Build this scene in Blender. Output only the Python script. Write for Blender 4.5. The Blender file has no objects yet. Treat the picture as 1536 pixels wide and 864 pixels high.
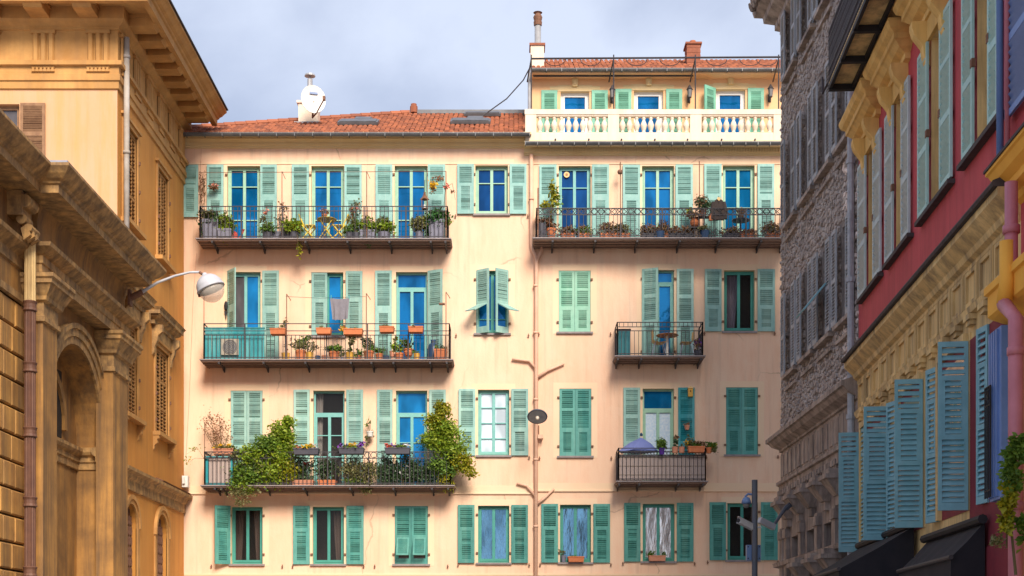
# Old street front with balconies: builds the whole scene
import bpy, math, random
from mathutils import Matrix, Vector
R = math.radians
PI = math.pi
rng = random.Random(7)
SC = bpy.context.scene
COL = SC.collection

# ------------------------------------------------------------------ camera
F, CX, HY, CAMZ, D = 2133.333, 768.0, 980.0, 1.6, 44.444
cam = bpy.data.cameras.new('camera')
cam.lens = 50.0; cam.sensor_width = 36.0
cam.shift_y = (HY - 432.0) / 1536.0
cam.clip_start = 0.5; cam.clip_end = 2000
co = bpy.data.objects.new('camera', cam); COL.objects.link(co)
co.location = (0, 0, CAMZ); co.rotation_euler = (R(90), 0, 0)
SC.camera = co

# ------------------------------------------------------------------ sky and sun
SUN_DIR = Vector((0.22, -0.74, 0.60)).normalized()
elev = math.asin(SUN_DIR.z); azim = math.atan2(SUN_DIR.x, SUN_DIR.y)
w = bpy.data.worlds.new('World'); SC.world = w; w.use_nodes = True
nt = w.node_tree; nt.nodes.clear()
out = nt.nodes.new('ShaderNodeOutputWorld'); bg = nt.nodes.new('ShaderNodeBackground')
sky = nt.nodes.new('ShaderNodeTexSky'); sky.sky_type = 'NISHITA'; sky.sun_disc = False
sky.sun_elevation = elev; sky.sun_rotation = azim; sky.air_density = 1.2; sky.dust_density = 1.0
tc = nt.nodes.new('ShaderNodeTexCoord'); mp = nt.nodes.new('ShaderNodeMapping')
mp.inputs['Scale'].default_value = (2.2, 2.2, 3.2)
nz = nt.nodes.new('ShaderNodeTexNoise'); nz.inputs['Scale'].default_value = 2.2
nz.inputs['Detail'].default_value = 7; nz.inputs['Roughness'].default_value = 0.52
nz.inputs['Distortion'].default_value = 0.25
rp = nt.nodes.new('ShaderNodeValToRGB')
rp.color_ramp.elements[0].position = 0.36; rp.color_ramp.elements[0].color = (0.98, 1.10, 1.46, 1)
rp.color_ramp.elements[1].position = 0.64; rp.color_ramp.elements[1].color = (1.66, 1.79, 2.14, 1)
mx = nt.nodes.new('ShaderNodeMix'); mx.data_type = 'RGBA'; mx.inputs[0].default_value = 0.92
nt.links.new(tc.outputs['Generated'], mp.inputs['Vector']); nt.links.new(mp.outputs[0], nz.inputs['Vector'])
nt.links.new(nz.outputs['Fac'], rp.inputs['Fac'])
nt.links.new(sky.outputs[0], mx.inputs[6]); nt.links.new(rp.outputs[0], mx.inputs[7])
nt.links.new(mx.outputs[2], bg.inputs['Color']); nt.links.new(bg.outputs[0], out.inputs[0])
bg.inputs['Strength'].default_value = 0.11
sl = bpy.data.lights.new('sun', 'SUN'); sl.energy = 1.5; sl.angle = R(25); sl.color = (1, 0.88, 0.74)
so = bpy.data.objects.new('sun', sl); COL.objects.link(so); so.location = (10, -30, 40)
so.rotation_euler = SUN_DIR.to_track_quat('Z', 'Y').to_euler()
vs = SC.view_settings
SC.display_settings.display_device = 'sRGB'
vs.view_transform = 'Standard'; vs.look = 'None'; vs.gamma = 1; vs.use_curve_mapping = False
vs.exposure = 2.0

# ------------------------------------------------------------------ materials
MATS = {}
def mat(name, c1, c2=None, rough=0.75, scale=2.0, bump=0.0, bscale=40.0, metal=0.0, streak=0.0, stain=None,
        stain_amt=0.0, island=False, orand=0.0, spec=0.4, emit=None, trans=0.0, zs=1.0, lo=0.35, hi=0.65, drip=None, patch=None):
    m = bpy.data.materials.new(name); m.use_nodes = True
    n = m.node_tree.nodes; l = m.node_tree.links
    b = n['Principled BSDF']; b.inputs['Roughness'].default_value = rough
    b.inputs['Metallic'].default_value = metal; b.inputs['Specular IOR Level'].default_value = spec
    g = n.new('ShaderNodeNewGeometry')
    c2 = c2 or c1
    mix = n.new('ShaderNodeMix'); mix.data_type = 'RGBA'
    mix.inputs[6].default_value = (*c1, 1); mix.inputs[7].default_value = (*c2, 1)
    if island:
        l.new(g.outputs['Random Per Island'], mix.inputs[0])
    else:
        mpn = n.new('ShaderNodeMapping'); mpn.inputs['Scale'].default_value = (1, 1, zs)
        nn = n.new('ShaderNodeTexNoise'); nn.inputs['Scale'].default_value = scale
        nn.inputs['Detail'].default_value = 6; nn.inputs['Roughness'].default_value = 0.6
        rr = n.new('ShaderNodeMapRange'); rr.inputs[1].default_value = lo; rr.inputs[2].default_value = hi
        l.new(g.outputs['Position'], mpn.inputs[0]); l.new(mpn.outputs[0], nn.inputs['Vector'])
        l.new(nn.outputs['Fac'], rr.inputs[0]); l.new(rr.outputs[0], mix.inputs[0])
    cur = mix.outputs[2]
    if stain is not None:
        mpn = n.new('ShaderNodeMapping'); mpn.inputs['Scale'].default_value = (2.6, 2.6, streak or 0.3)
        nn = n.new('ShaderNodeTexNoise'); nn.inputs['Scale'].default_value = 1.3
        nn.inputs['Detail'].default_value = 9; nn.inputs['Roughness'].default_value = 0.68
        rr = n.new('ShaderNodeMapRange'); rr.inputs[1].default_value = 0.42; rr.inputs[2].default_value = 0.68
        rr.inputs[4].default_value = stain_amt
        m2 = n.new('ShaderNodeMix'); m2.data_type = 'RGBA'; m2.inputs[7].default_value = (*stain, 1)
        l.new(g.outputs['Position'], mpn.inputs[0]); l.new(mpn.outputs[0], nn.inputs['Vector'])
        l.new(nn.outputs['Fac'], rr.inputs[0]); l.new(rr.outputs[0], m2.inputs[0]); l.new(cur, m2.inputs[6])
        cur = m2.outputs[2]
    for lay, sc3, det, a0, a1 in ((drip, (5.5, 5.5, .22), 6, .55, .80), (patch, (.8, .8, 1.1), 3, .585, .60)):
        if lay is None: continue
        mpn = n.new('ShaderNodeMapping'); mpn.inputs['Scale'].default_value = sc3; mpn.inputs['Location'].default_value = (3.1, 1.7, 0.4)
        nn = n.new('ShaderNodeTexNoise'); nn.inputs['Scale'].default_value = 1.0; nn.inputs['Detail'].default_value = det; nn.inputs['Roughness'].default_value = .62
        rr = n.new('ShaderNodeMapRange'); rr.inputs[1].default_value = a0; rr.inputs[2].default_value = a1; rr.inputs[4].default_value = lay[1]
        m2 = n.new('ShaderNodeMix'); m2.data_type = 'RGBA'; m2.inputs[7].default_value = (*lay[0], 1)
        l.new(g.outputs['Position'], mpn.inputs[0]); l.new(mpn.outputs[0], nn.inputs['Vector'])
        l.new(nn.outputs['Fac'], rr.inputs[0]); l.new(rr.outputs[0], m2.inputs[0]); l.new(cur, m2.inputs[6])
        cur = m2.outputs[2]
    if patch:   # CRACK: hairline cracks in the render
        vd = n.new('ShaderNodeTexNoise'); vd.inputs['Scale'].default_value = 1.7; vd.inputs['Detail'].default_value = 5
        va = n.new('ShaderNodeMix'); va.data_type = 'RGBA'; va.inputs[0].default_value = .35
        vo = n.new('ShaderNodeTexVoronoi'); vo.feature = 'DISTANCE_TO_EDGE'; vo.inputs['Scale'].default_value = .33
        vr = n.new('ShaderNodeMapRange'); vr.inputs[1].default_value = .0; vr.inputs[2].default_value = .006; vr.inputs[3].default_value = .5; vr.inputs[4].default_value = 0
        vm = n.new('ShaderNodeTexNoise'); vm.inputs['Scale'].default_value = .35; vq = n.new('ShaderNodeMapRange'); vq.inputs[1].default_value = .52; vq.inputs[2].default_value = .58
        mu = n.new('ShaderNodeMath'); mu.operation = 'MULTIPLY'
        m3 = n.new('ShaderNodeMix'); m3.data_type = 'RGBA'; m3.inputs[7].default_value = (.25, .16, .11, 1)
        l.new(g.outputs['Position'], vd.inputs['Vector']); l.new(g.outputs['Position'], vm.inputs['Vector']); l.new(g.outputs['Position'], va.inputs[6]); l.new(vd.outputs['Color'], va.inputs[7])
        l.new(va.outputs[2], vo.inputs['Vector']); l.new(vo.outputs['Distance'], vr.inputs[0]); l.new(vm.outputs['Fac'], vq.inputs[0])
        l.new(vr.outputs[0], mu.inputs[0]); l.new(vq.outputs[0], mu.inputs[1]); l.new(mu.outputs[0], m3.inputs[0]); l.new(cur, m3.inputs[6]); cur = m3.outputs[2]
    if orand:
        oi = n.new('ShaderNodeObjectInfo'); hs = n.new('ShaderNodeHueSaturation')
        r2 = n.new('ShaderNodeMapRange'); r2.inputs[3].default_value = 1 - orand; r2.inputs[4].default_value = 1 + orand
        l.new(oi.outputs['Random'], r2.inputs[0]); l.new(r2.outputs[0], hs.inputs['Value'])
        l.new(cur, hs.inputs['Color']); cur = hs.outputs[0]
    l.new(cur, b.inputs['Base Color'])
    if bump:
        bn = n.new('ShaderNodeTexNoise'); bn.inputs['Scale'].default_value = bscale; bn.inputs['Detail'].default_value = 5
        bp = n.new('ShaderNodeBump'); bp.inputs['Strength'].default_value = bump; bp.inputs['Distance'].default_value = 0.02
        l.new(g.outputs['Position'], bn.inputs['Vector']); l.new(bn.outputs['Fac'], bp.inputs['Height'])
        l.new(bp.outputs[0], b.inputs['Normal'])
    if trans:
        tr = n.new('ShaderNodeBsdfTranslucent'); ms = n.new('ShaderNodeMixShader'); ms.inputs[0].default_value = trans
        l.new(cur, tr.inputs[0]); l.new(b.outputs[0], ms.inputs[1]); l.new(tr.outputs[0], ms.inputs[2])
        l.new(ms.outputs[0], n['Material Output'].inputs[0])
    if emit:
        b.inputs['Emission Color'].default_value = (*emit, 1); b.inputs['Emission Strength'].default_value = 1
    MATS[name] = m
    return m

def glass(name, tint, rough=0.03, wav=0.12, wscale=1.6, aniso=1.0, metal=0.3, dist=0.05):
    m = bpy.data.materials.new(name); m.use_nodes = True
    n = m.node_tree.nodes; l = m.node_tree.links; b = n['Principled BSDF']
    b.inputs['Roughness'].default_value = rough
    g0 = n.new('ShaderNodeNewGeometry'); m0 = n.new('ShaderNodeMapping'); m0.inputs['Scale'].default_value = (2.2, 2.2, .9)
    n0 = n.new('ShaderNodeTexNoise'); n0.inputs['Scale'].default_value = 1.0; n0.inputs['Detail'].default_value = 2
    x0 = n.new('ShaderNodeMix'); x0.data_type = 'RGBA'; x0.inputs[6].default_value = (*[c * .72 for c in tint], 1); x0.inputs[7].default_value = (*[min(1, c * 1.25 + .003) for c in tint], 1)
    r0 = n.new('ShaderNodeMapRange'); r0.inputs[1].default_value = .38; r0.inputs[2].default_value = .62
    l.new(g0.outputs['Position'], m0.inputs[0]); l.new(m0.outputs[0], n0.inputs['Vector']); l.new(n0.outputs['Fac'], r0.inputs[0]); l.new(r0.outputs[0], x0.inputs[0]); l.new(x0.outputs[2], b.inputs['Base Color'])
    b.inputs['Metallic'].default_value = metal; b.inputs['Specular IOR Level'].default_value = 0.3
    g = n.new('ShaderNodeNewGeometry'); mpn = n.new('ShaderNodeMapping'); mpn.inputs['Scale'].default_value = (1, 1, aniso)
    bn = n.new('ShaderNodeTexNoise'); bn.inputs['Scale'].default_value = wscale; bn.inputs['Detail'].default_value = 3
    bp = n.new('ShaderNodeBump'); bp.inputs['Strength'].default_value = wav; bp.inputs['Distance'].default_value = dist
    l.new(g.outputs['Position'], mpn.inputs[0]); l.new(mpn.outputs[0], bn.inputs['Vector'])
    l.new(bn.outputs['Fac'], bp.inputs['Height']); l.new(bp.outputs[0], b.inputs['Normal'])
    MATS[name] = m
    return m

mat('peach', (0.83, 0.61, 0.44), (0.81, 0.515, 0.35), scale=0.22, bump=0.2, bscale=18, stain=(0.76, 0.43, 0.27), streak=0.5, stain_amt=0.5, lo=.3, hi=.7, drip=((0.42, 0.27, 0.19), 0.42), patch=((0.80, 0.58, 0.43), 0.22))
mat('peach_penthouse', (0.76, 0.44, 0.22), (0.76, 0.48, 0.27), scale=0.6, bump=0.1)
mat('cream', (0.8, 0.69, 0.56), (0.76, 0.63, 0.5), scale=0.8, stain=(0.60, 0.44, 0.26), stain_amt=0.35)
mat('yellow_cream', (0.74, 0.58, 0.33), (0.7, 0.52, 0.27), scale=1.2)
mat('surround', (0.82, 0.61, 0.42), (0.8, 0.57, 0.375), scale=0.8)
mat('reveal', (0.80, 0.62, 0.36), (0.74, 0.56, 0.31), scale=1.5)
mat('mint', (0.265, 0.47, 0.43), (0.21, 0.4, 0.37), scale=6, rough=0.55, orand=0.10, stain=(0.42, 0.60, 0.50), stain_amt=0.5, drip=((.52,.60,.54), 0.5))
mat('mint_pale', (0.28, 0.505, 0.465), (0.225, 0.44, 0.41), scale=6, rough=0.55, orand=0.08, drip=((.55,.68,.62), 0.5))
mat('teal', (0.065, 0.275, 0.245), (0.05, 0.225, 0.2), scale=6, rough=0.5, orand=0.12, stain=(0.16, 0.42, 0.33), stain_amt=0.5, drip=((.22,.40,.34), 0.5))
mat('green_teal', (0.085, 0.325, 0.29), (0.065, 0.27, 0.245), scale=6, rough=0.5, orand=0.1, stain=(0.2, 0.48, 0.38), stain_amt=0.4, drip=((.28,.48,.40), 0.5))
mat('green_roof', (0.19, 0.47, 0.35), (0.16, 0.41, 0.3), scale=6, rough=0.55, orand=0.08)
mat('turq', (0.015, 0.27, 0.31), (0.012, 0.22, 0.26), scale=5, rough=0.5, stain=(0.25, 0.55, 0.52), stain_amt=0.4)
mat('turq_deep', (0.01, 0.17, 0.20), (0.01, 0.13, 0.16), scale=5, rough=0.5)
mat('frame_mint', (0.33, 0.55, 0.41), (0.27, 0.48, 0.36), scale=6, rough=0.5)
mat('frame_aqua', (0.20, 0.47, 0.44), (0.16, 0.42, 0.40), scale=6, rough=0.5)
mat('frame_teal', (0.06, 0.30, 0.25), (0.05, 0.26, 0.22), scale=6, rough=0.5)
mat('frame_white', (0.78, 0.76, 0.74), rough=0.5)
glass('glass_skyrefl_blue', (0.002, 0.125, 0.34)); glass('glass_skyrefl_deep', (0.002, 0.055, 0.20)); glass('glass_skyrefl_light', (0.005, 0.17, 0.42))  # sky reflection painted into the panes as blue base colour, tone varied by noise
glass('glass_brown', (0.055, 0.04, 0.036), metal=0.15, rough=0.06)
glass('glass_grey', (0.12, 0.11, 0.12), metal=0.1)
glass('glass_pale', (0.62, 0.72, 0.80), metal=0.15, rough=0.15)
glass('glass_streak', (0.70, 0.72, 0.76), metal=1.0, wav=0.3, wscale=4.0, aniso=0.3, dist=0.10, rough=0.26)
glass('glass_streak_blue', (0.14, 0.30, 0.46), metal=1.0, wav=0.34, wscale=5.0, aniso=0.3, dist=0.09, rough=0.24)
def clear(name, tint, fac, rough=.03):
    m = bpy.data.materials.new(name); m.use_nodes = True; n = m.node_tree.nodes; l = m.node_tree.links
    b = n['Principled BSDF']; b.inputs['Base Color'].default_value = (*tint, 1); b.inputs['Roughness'].default_value = rough; b.inputs['Specular IOR Level'].default_value = .5
    tr = n.new('ShaderNodeBsdfTransparent'); ms = n.new('ShaderNodeMixShader'); ms.inputs[0].default_value = fac
    l.new(b.outputs[0], ms.inputs[1]); l.new(tr.outputs[0], ms.inputs[2]); l.new(ms.outputs[0], n['Material Output'].inputs[0]); MATS[name] = m
clear('glass_clear', (.03, .03, .03), .72); clear('clear_globe', (.75, .68, .6), .6, .12)
mat('curtain_brown', (.22, .15, .12), (.14, .09, .075), scale=9, zs=.05); mat('room', (.20, .13, .10), (.15, .10, .08), scale=1); mat('curtain_white', (.62, .56, .52), (.5, .44, .4), scale=9, zs=.05)
mat('curtain', (0.55, 0.47, 0.58), (0.38, 0.32, 0.42), scale=14, zs=0.05)
mat('net_curtain', (0.70, 0.78, 0.84), (0.45, 0.62, 0.78), scale=16)
mat('iron', (0.035, 0.032, 0.040), (0.05, 0.042, 0.045), scale=20, rough=0.6)
mat('iron_brown', (0.26, 0.17, 0.13), (0.2, 0.125, 0.1), scale=8, rough=0.7)
mat('slab_edge', (0.30, 0.26, 0.26), (0.22, 0.19, 0.19), scale=6, rough=0.7)
mat('rust', (0.16, 0.075, 0.045), (0.22, 0.11, 0.07), scale=12, rough=0.8)
mat('zinc', (0.15, 0.155, 0.165), (0.11, 0.11, 0.12), scale=4, rough=0.45, metal=0.3)
mat('zinc_light', (0.42, 0.42, 0.43), (0.33, 0.33, 0.34), scale=5, rough=0.45, metal=0.3)
mat('tile', (0.4, 0.135, 0.065), (0.2, 0.07, 0.042), island=True, rough=0.85, bump=0.3, bscale=60)
mat('tile_pale', (0.45, 0.17, 0.08), (0.36, 0.12, 0.06), island=True, rough=0.85)
mat('pipe_pink', (0.74, 0.47, 0.34), (0.66, 0.40, 0.28), scale=3)
mat('terracotta', (0.56, 0.185, 0.075), (0.48, 0.15, 0.06), scale=12, orand=0.18, rough=0.85)
mat('terracotta_pale', (0.60, 0.27, 0.17), (0.52, 0.22, 0.13), scale=12, rough=0.85)
mat('pot_yellow', (0.66, 0.37, 0.06), (0.58, 0.31, 0.05), scale=8, rough=0.5)
mat('pot_blue', (0.02, 0.05, 0.11), (0.03, 0.06, 0.13), rough=0.35)
mat('pot_purple', (0.07, 0.02, 0.24), rough=0.4)
mat('pot_grey', (0.20, 0.20, 0.26), (0.15, 0.15, 0.20), scale=5, rough=0.6)
mat('pot_charcoal', (0.055, 0.055, 0.075), (0.07, 0.07, 0.09), rough=0.6)
mat('soil', (0.05, 0.035, 0.025))
mat('leaf', (0.075, 0.17, 0.028), (0.19, 0.29, 0.035), island=True, rough=0.5, trans=0.3)
mat('leaf_bright', (0.13, 0.25, 0.02), (0.33, 0.4, 0.03), island=True, rough=0.5, trans=0.3)
mat('leaf_dark', (0.035, 0.085, 0.035), (0.1, 0.16, 0.07), island=True, rough=0.5, trans=0.2)
mat('leaf_ivy', (0.022, 0.085, 0.025), (0.06, 0.17, 0.03), island=True, rough=0.4, trans=0.2)
mat('leaf_yellow', (0.16, 0.22, 0.012), (0.42, 0.36, 0.02), island=True, rough=0.5, trans=0.3)
mat('leaf_olive', (0.10, 0.12, 0.035), (0.26, 0.23, 0.10), island=True, rough=0.6, trans=0.25)
mat('leaf_dry', (0.20, 0.10, 0.055), (0.38, 0.20, 0.10), island=True, rough=0.8, trans=0.2)
mat('leaf_heather', (0.16, 0.075, 0.055), (0.30, 0.19, 0.08), island=True, rough=0.8, trans=0.2)
mat('flower_yellow', (0.80, 0.50, 0.015), (0.75, 0.42, 0.02), island=True, trans=0.2)
mat('flower_purple', (0.12, 0.03, 0.30), (0.25, 0.05, 0.35), island=True)
mat('flower_red', (0.50, 0.03, 0.03), (0.60, 0.12, 0.08), island=True)
mat('flower_white', (0.75, 0.74, 0.72), (0.70, 0.70, 0.75), island=True)
mat('flower_pink', (0.65, 0.20, 0.20), (0.75, 0.32, 0.18), island=True)
mat('stem', (0.13, 0.085, 0.04), (0.10, 0.09, 0.035), scale=10)
mat('chair_yellow', (0.75, 0.55, 0.03), (0.68, 0.48, 0.03), scale=10, rough=0.45)
mat('table_olive', (0.34, 0.25, 0.03), rough=0.5)
mat('towel', (0.23, 0.22, 0.25), (0.19, 0.18, 0.21), scale=12, rough=0.95)
mat('jacket', (0.045, 0.032, 0.030), (0.06, 0.045, 0.04), rough=0.9)
mat('reed', (0.62, 0.51, 0.46), (0.27, 0.21, 0.2), island=True, rough=0.9)
mat('umbrella', (0.14, 0.18, 0.42), (0.17, 0.21, 0.48), rough=0.7)
mat('white_plastic', (0.72, 0.70, 0.66), (0.62, 0.60, 0.56), scale=8, rough=0.5)
mat('grille_grey', (0.10, 0.10, 0.11), rough=0.7)
mat('lamp_grey', (0.50, 0.51, 0.55), (0.42, 0.43, 0.47), scale=4, rough=0.4)
mat('lamp_glass', (0.70, 0.62, 0.52), rough=0.1, spec=0.8)
mat('lamp_in', (0.16, 0.155, 0.16), rough=0.5)
mat('wood_light', (0.8, 0.55, 0.24), (0.74, 0.49, 0.2), scale=10, rough=0.5)
mat('wood_red', (0.40, 0.16, 0.06), rough=0.5)
mat('black', (0.012, 0.011, 0.014), (0.02, 0.018, 0.022), rough=0.7)
mat('steel', (0.45, 0.45, 0.48), rough=0.35, metal=0.8)
mat('brick_red', (0.36, 0.13, 0.075), (0.28, 0.10, 0.06), scale=9, orand=0.25, rough=0.9)
mat('mortar', (0.45, 0.36, 0.28))
# left buildings
mat('ochre', (0.62, 0.29, 0.06), (0.54, 0.225, 0.04), scale=0.5, bump=0.15, bscale=14, stain=(0.46, 0.19, 0.04), streak=0.18, stain_amt=0.75, drip=((0.26, 0.12, 0.04), 0.4))
mat('ochre_front', (0.62, 0.375, 0.235), (0.62, 0.34, 0.175), scale=0.35, bump=0.12, bscale=14, stain=(0.66, 0.30, 0.07), streak=0.25, stain_amt=0.55, drip=((0.40, 0.20, 0.07), 0.3))
mat('ochre_trim', (0.6, 0.32, 0.1), (0.42, 0.205, 0.055), scale=1.2, bump=0.15, stain=(0.36, 0.19, 0.07), streak=0.22, stain_amt=0.65)
mat('grimy', (0.56, 0.285, 0.075), (0.21, 0.11, 0.04), scale=1.0, bump=0.25, bscale=10, stain=(0.13, 0.08, 0.045), streak=0.13, stain_amt=0.9, lo=.3, hi=.7, drip=((0.09, 0.055, 0.035), 0.7))
mat('grimy_block', (0.64, 0.34, 0.09), (0.42, 0.21, 0.06), scale=1.4, bump=0.25, bscale=12, stain=(0.15, 0.095, 0.055), streak=0.14, stain_amt=0.8, orand=0.16, drip=((0.08, 0.05, 0.03), 0.7))
mat('grimy_trim', (0.6, 0.35, 0.125), (0.28, 0.165, 0.07), scale=4.5, bump=0.25, bscale=14, stain=(0.10, 0.065, 0.04), streak=0.9, stain_amt=0.75, lo=.35, hi=.65, drip=((0.06, 0.04, 0.028), 0.75))
mat('joint', (0.07, 0.045, 0.03))
mat('brown_shutter', (0.30, 0.165, 0.085), (0.22, 0.115, 0.06), scale=7, rough=0.75, orand=0.12)
mat('ochre_shutter', (0.46, 0.24, 0.075), (0.36, 0.18, 0.06), scale=7, rough=0.75)
mat('brown_pipe', (0.16, 0.075, 0.045), (0.11, 0.05, 0.035), scale=4, rough=0.6)
mat('grey_pipe', (0.42, 0.38, 0.34), (0.30, 0.25, 0.20), scale=3, rough=0.7)
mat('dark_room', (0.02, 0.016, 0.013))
mat('lead', (0.33, 0.35, 0.42), (0.25, 0.27, 0.32), scale=4, rough=0.5)
# right buildings
mat('rubble', (0.66, 0.57, 0.53), (0.34, 0.285, 0.27), scale=3.0, bump=0.5, bscale=22, stain=(0.46, 0.40, 0.38), streak=1.5, stain_amt=0.5, orand=0.5)
mat('rubble_mortar', (0.28, 0.24, 0.23), (0.14, 0.12, 0.115), scale=5, bump=1.0, bscale=16, lo=.3, hi=.7)
mat('old_stone', (0.46, 0.375, 0.325), (0.26, 0.205, 0.185), scale=2.2, bump=0.4, bscale=14, stain=(0.055, 0.045, 0.045), streak=0.25, stain_amt=0.8, lo=.3, hi=.7)
mat('greyblue', (0.36, 0.375, 0.41), (0.27, 0.285, 0.32), scale=6, rough=0.6, orand=0.15)
mat('red_wall', (0.54, 0.068, 0.085), (0.44, 0.052, 0.066), scale=0.9, bump=0.2, bscale=14, stain=(0.25, 0.03, 0.04), streak=0.2, stain_amt=0.5)
mat('gold', (0.8, 0.52, 0.18), (0.7, 0.42, 0.12), scale=1.3, bump=0.12, stain=(0.33, 0.18, 0.06), streak=0.25, stain_amt=0.5)
mat('gold_old', (0.8, 0.57, 0.26), (0.64, 0.43, 0.18), scale=1.3, bump=0.2, stain=(0.20, 0.14, 0.085), streak=0.18, stain_amt=0.85)
mat('orange', (0.85, 0.43, 0.06), (0.78, 0.37, 0.05), scale=2)
mat('slate', (0.05, 0.04, 0.042), (0.075, 0.06, 0.06), scale=6, rough=0.85)
mat('aqua_shutter', (0.42, 0.64, 0.62), (0.34, 0.56, 0.55), scale=5, rough=0.6, stain=(0.36, 0.50, 0.48), stain_amt=0.6, drip=((.6,.7,.66), 0.5))
mat('aqua_grey', (0.5, 0.58, 0.6), (0.4, 0.49, 0.52), scale=5, rough=0.6, stain=(0.38, 0.44, 0.46), stain_amt=0.6, drip=((.62,.66,.64), 0.5))
mat('blue_shutter', (0.21, 0.44, 0.52), (0.155, 0.365, 0.44), scale=5, rough=0.6, stain=(0.22, 0.36, 0.42), stain_amt=0.55, streak=0.5)
mat('blue_paint', (0.15, 0.25, 0.52), (0.12, 0.21, 0.46), scale=3, rough=0.5)
mat('pink_pipe', (0.54, 0.19, 0.235), (0.46, 0.15, 0.19), scale=3, rough=0.5)
mat('maroon', (0.22, 0.022, 0.035), (0.16, 0.018, 0.03), scale=3)
mat('awning', (0.010, 0.010, 0.016), (0.018, 0.016, 0.022), scale=3, rough=0.85)
mat('pole_grey', (0.09, 0.10, 0.13), (0.07, 0.08, 0.105), scale=4, rough=0.5)
mat('cctv_blue', (0.10, 0.17, 0.34), rough=0.4)
mat('asphalt', (0.1, 0.1, 0.1), (0.08, 0.08, 0.08), scale=5, bump=0.3, bscale=80)
mat('paving', (0.42, 0.39, 0.35), (0.34, 0.31, 0.28), scale=3)

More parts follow.
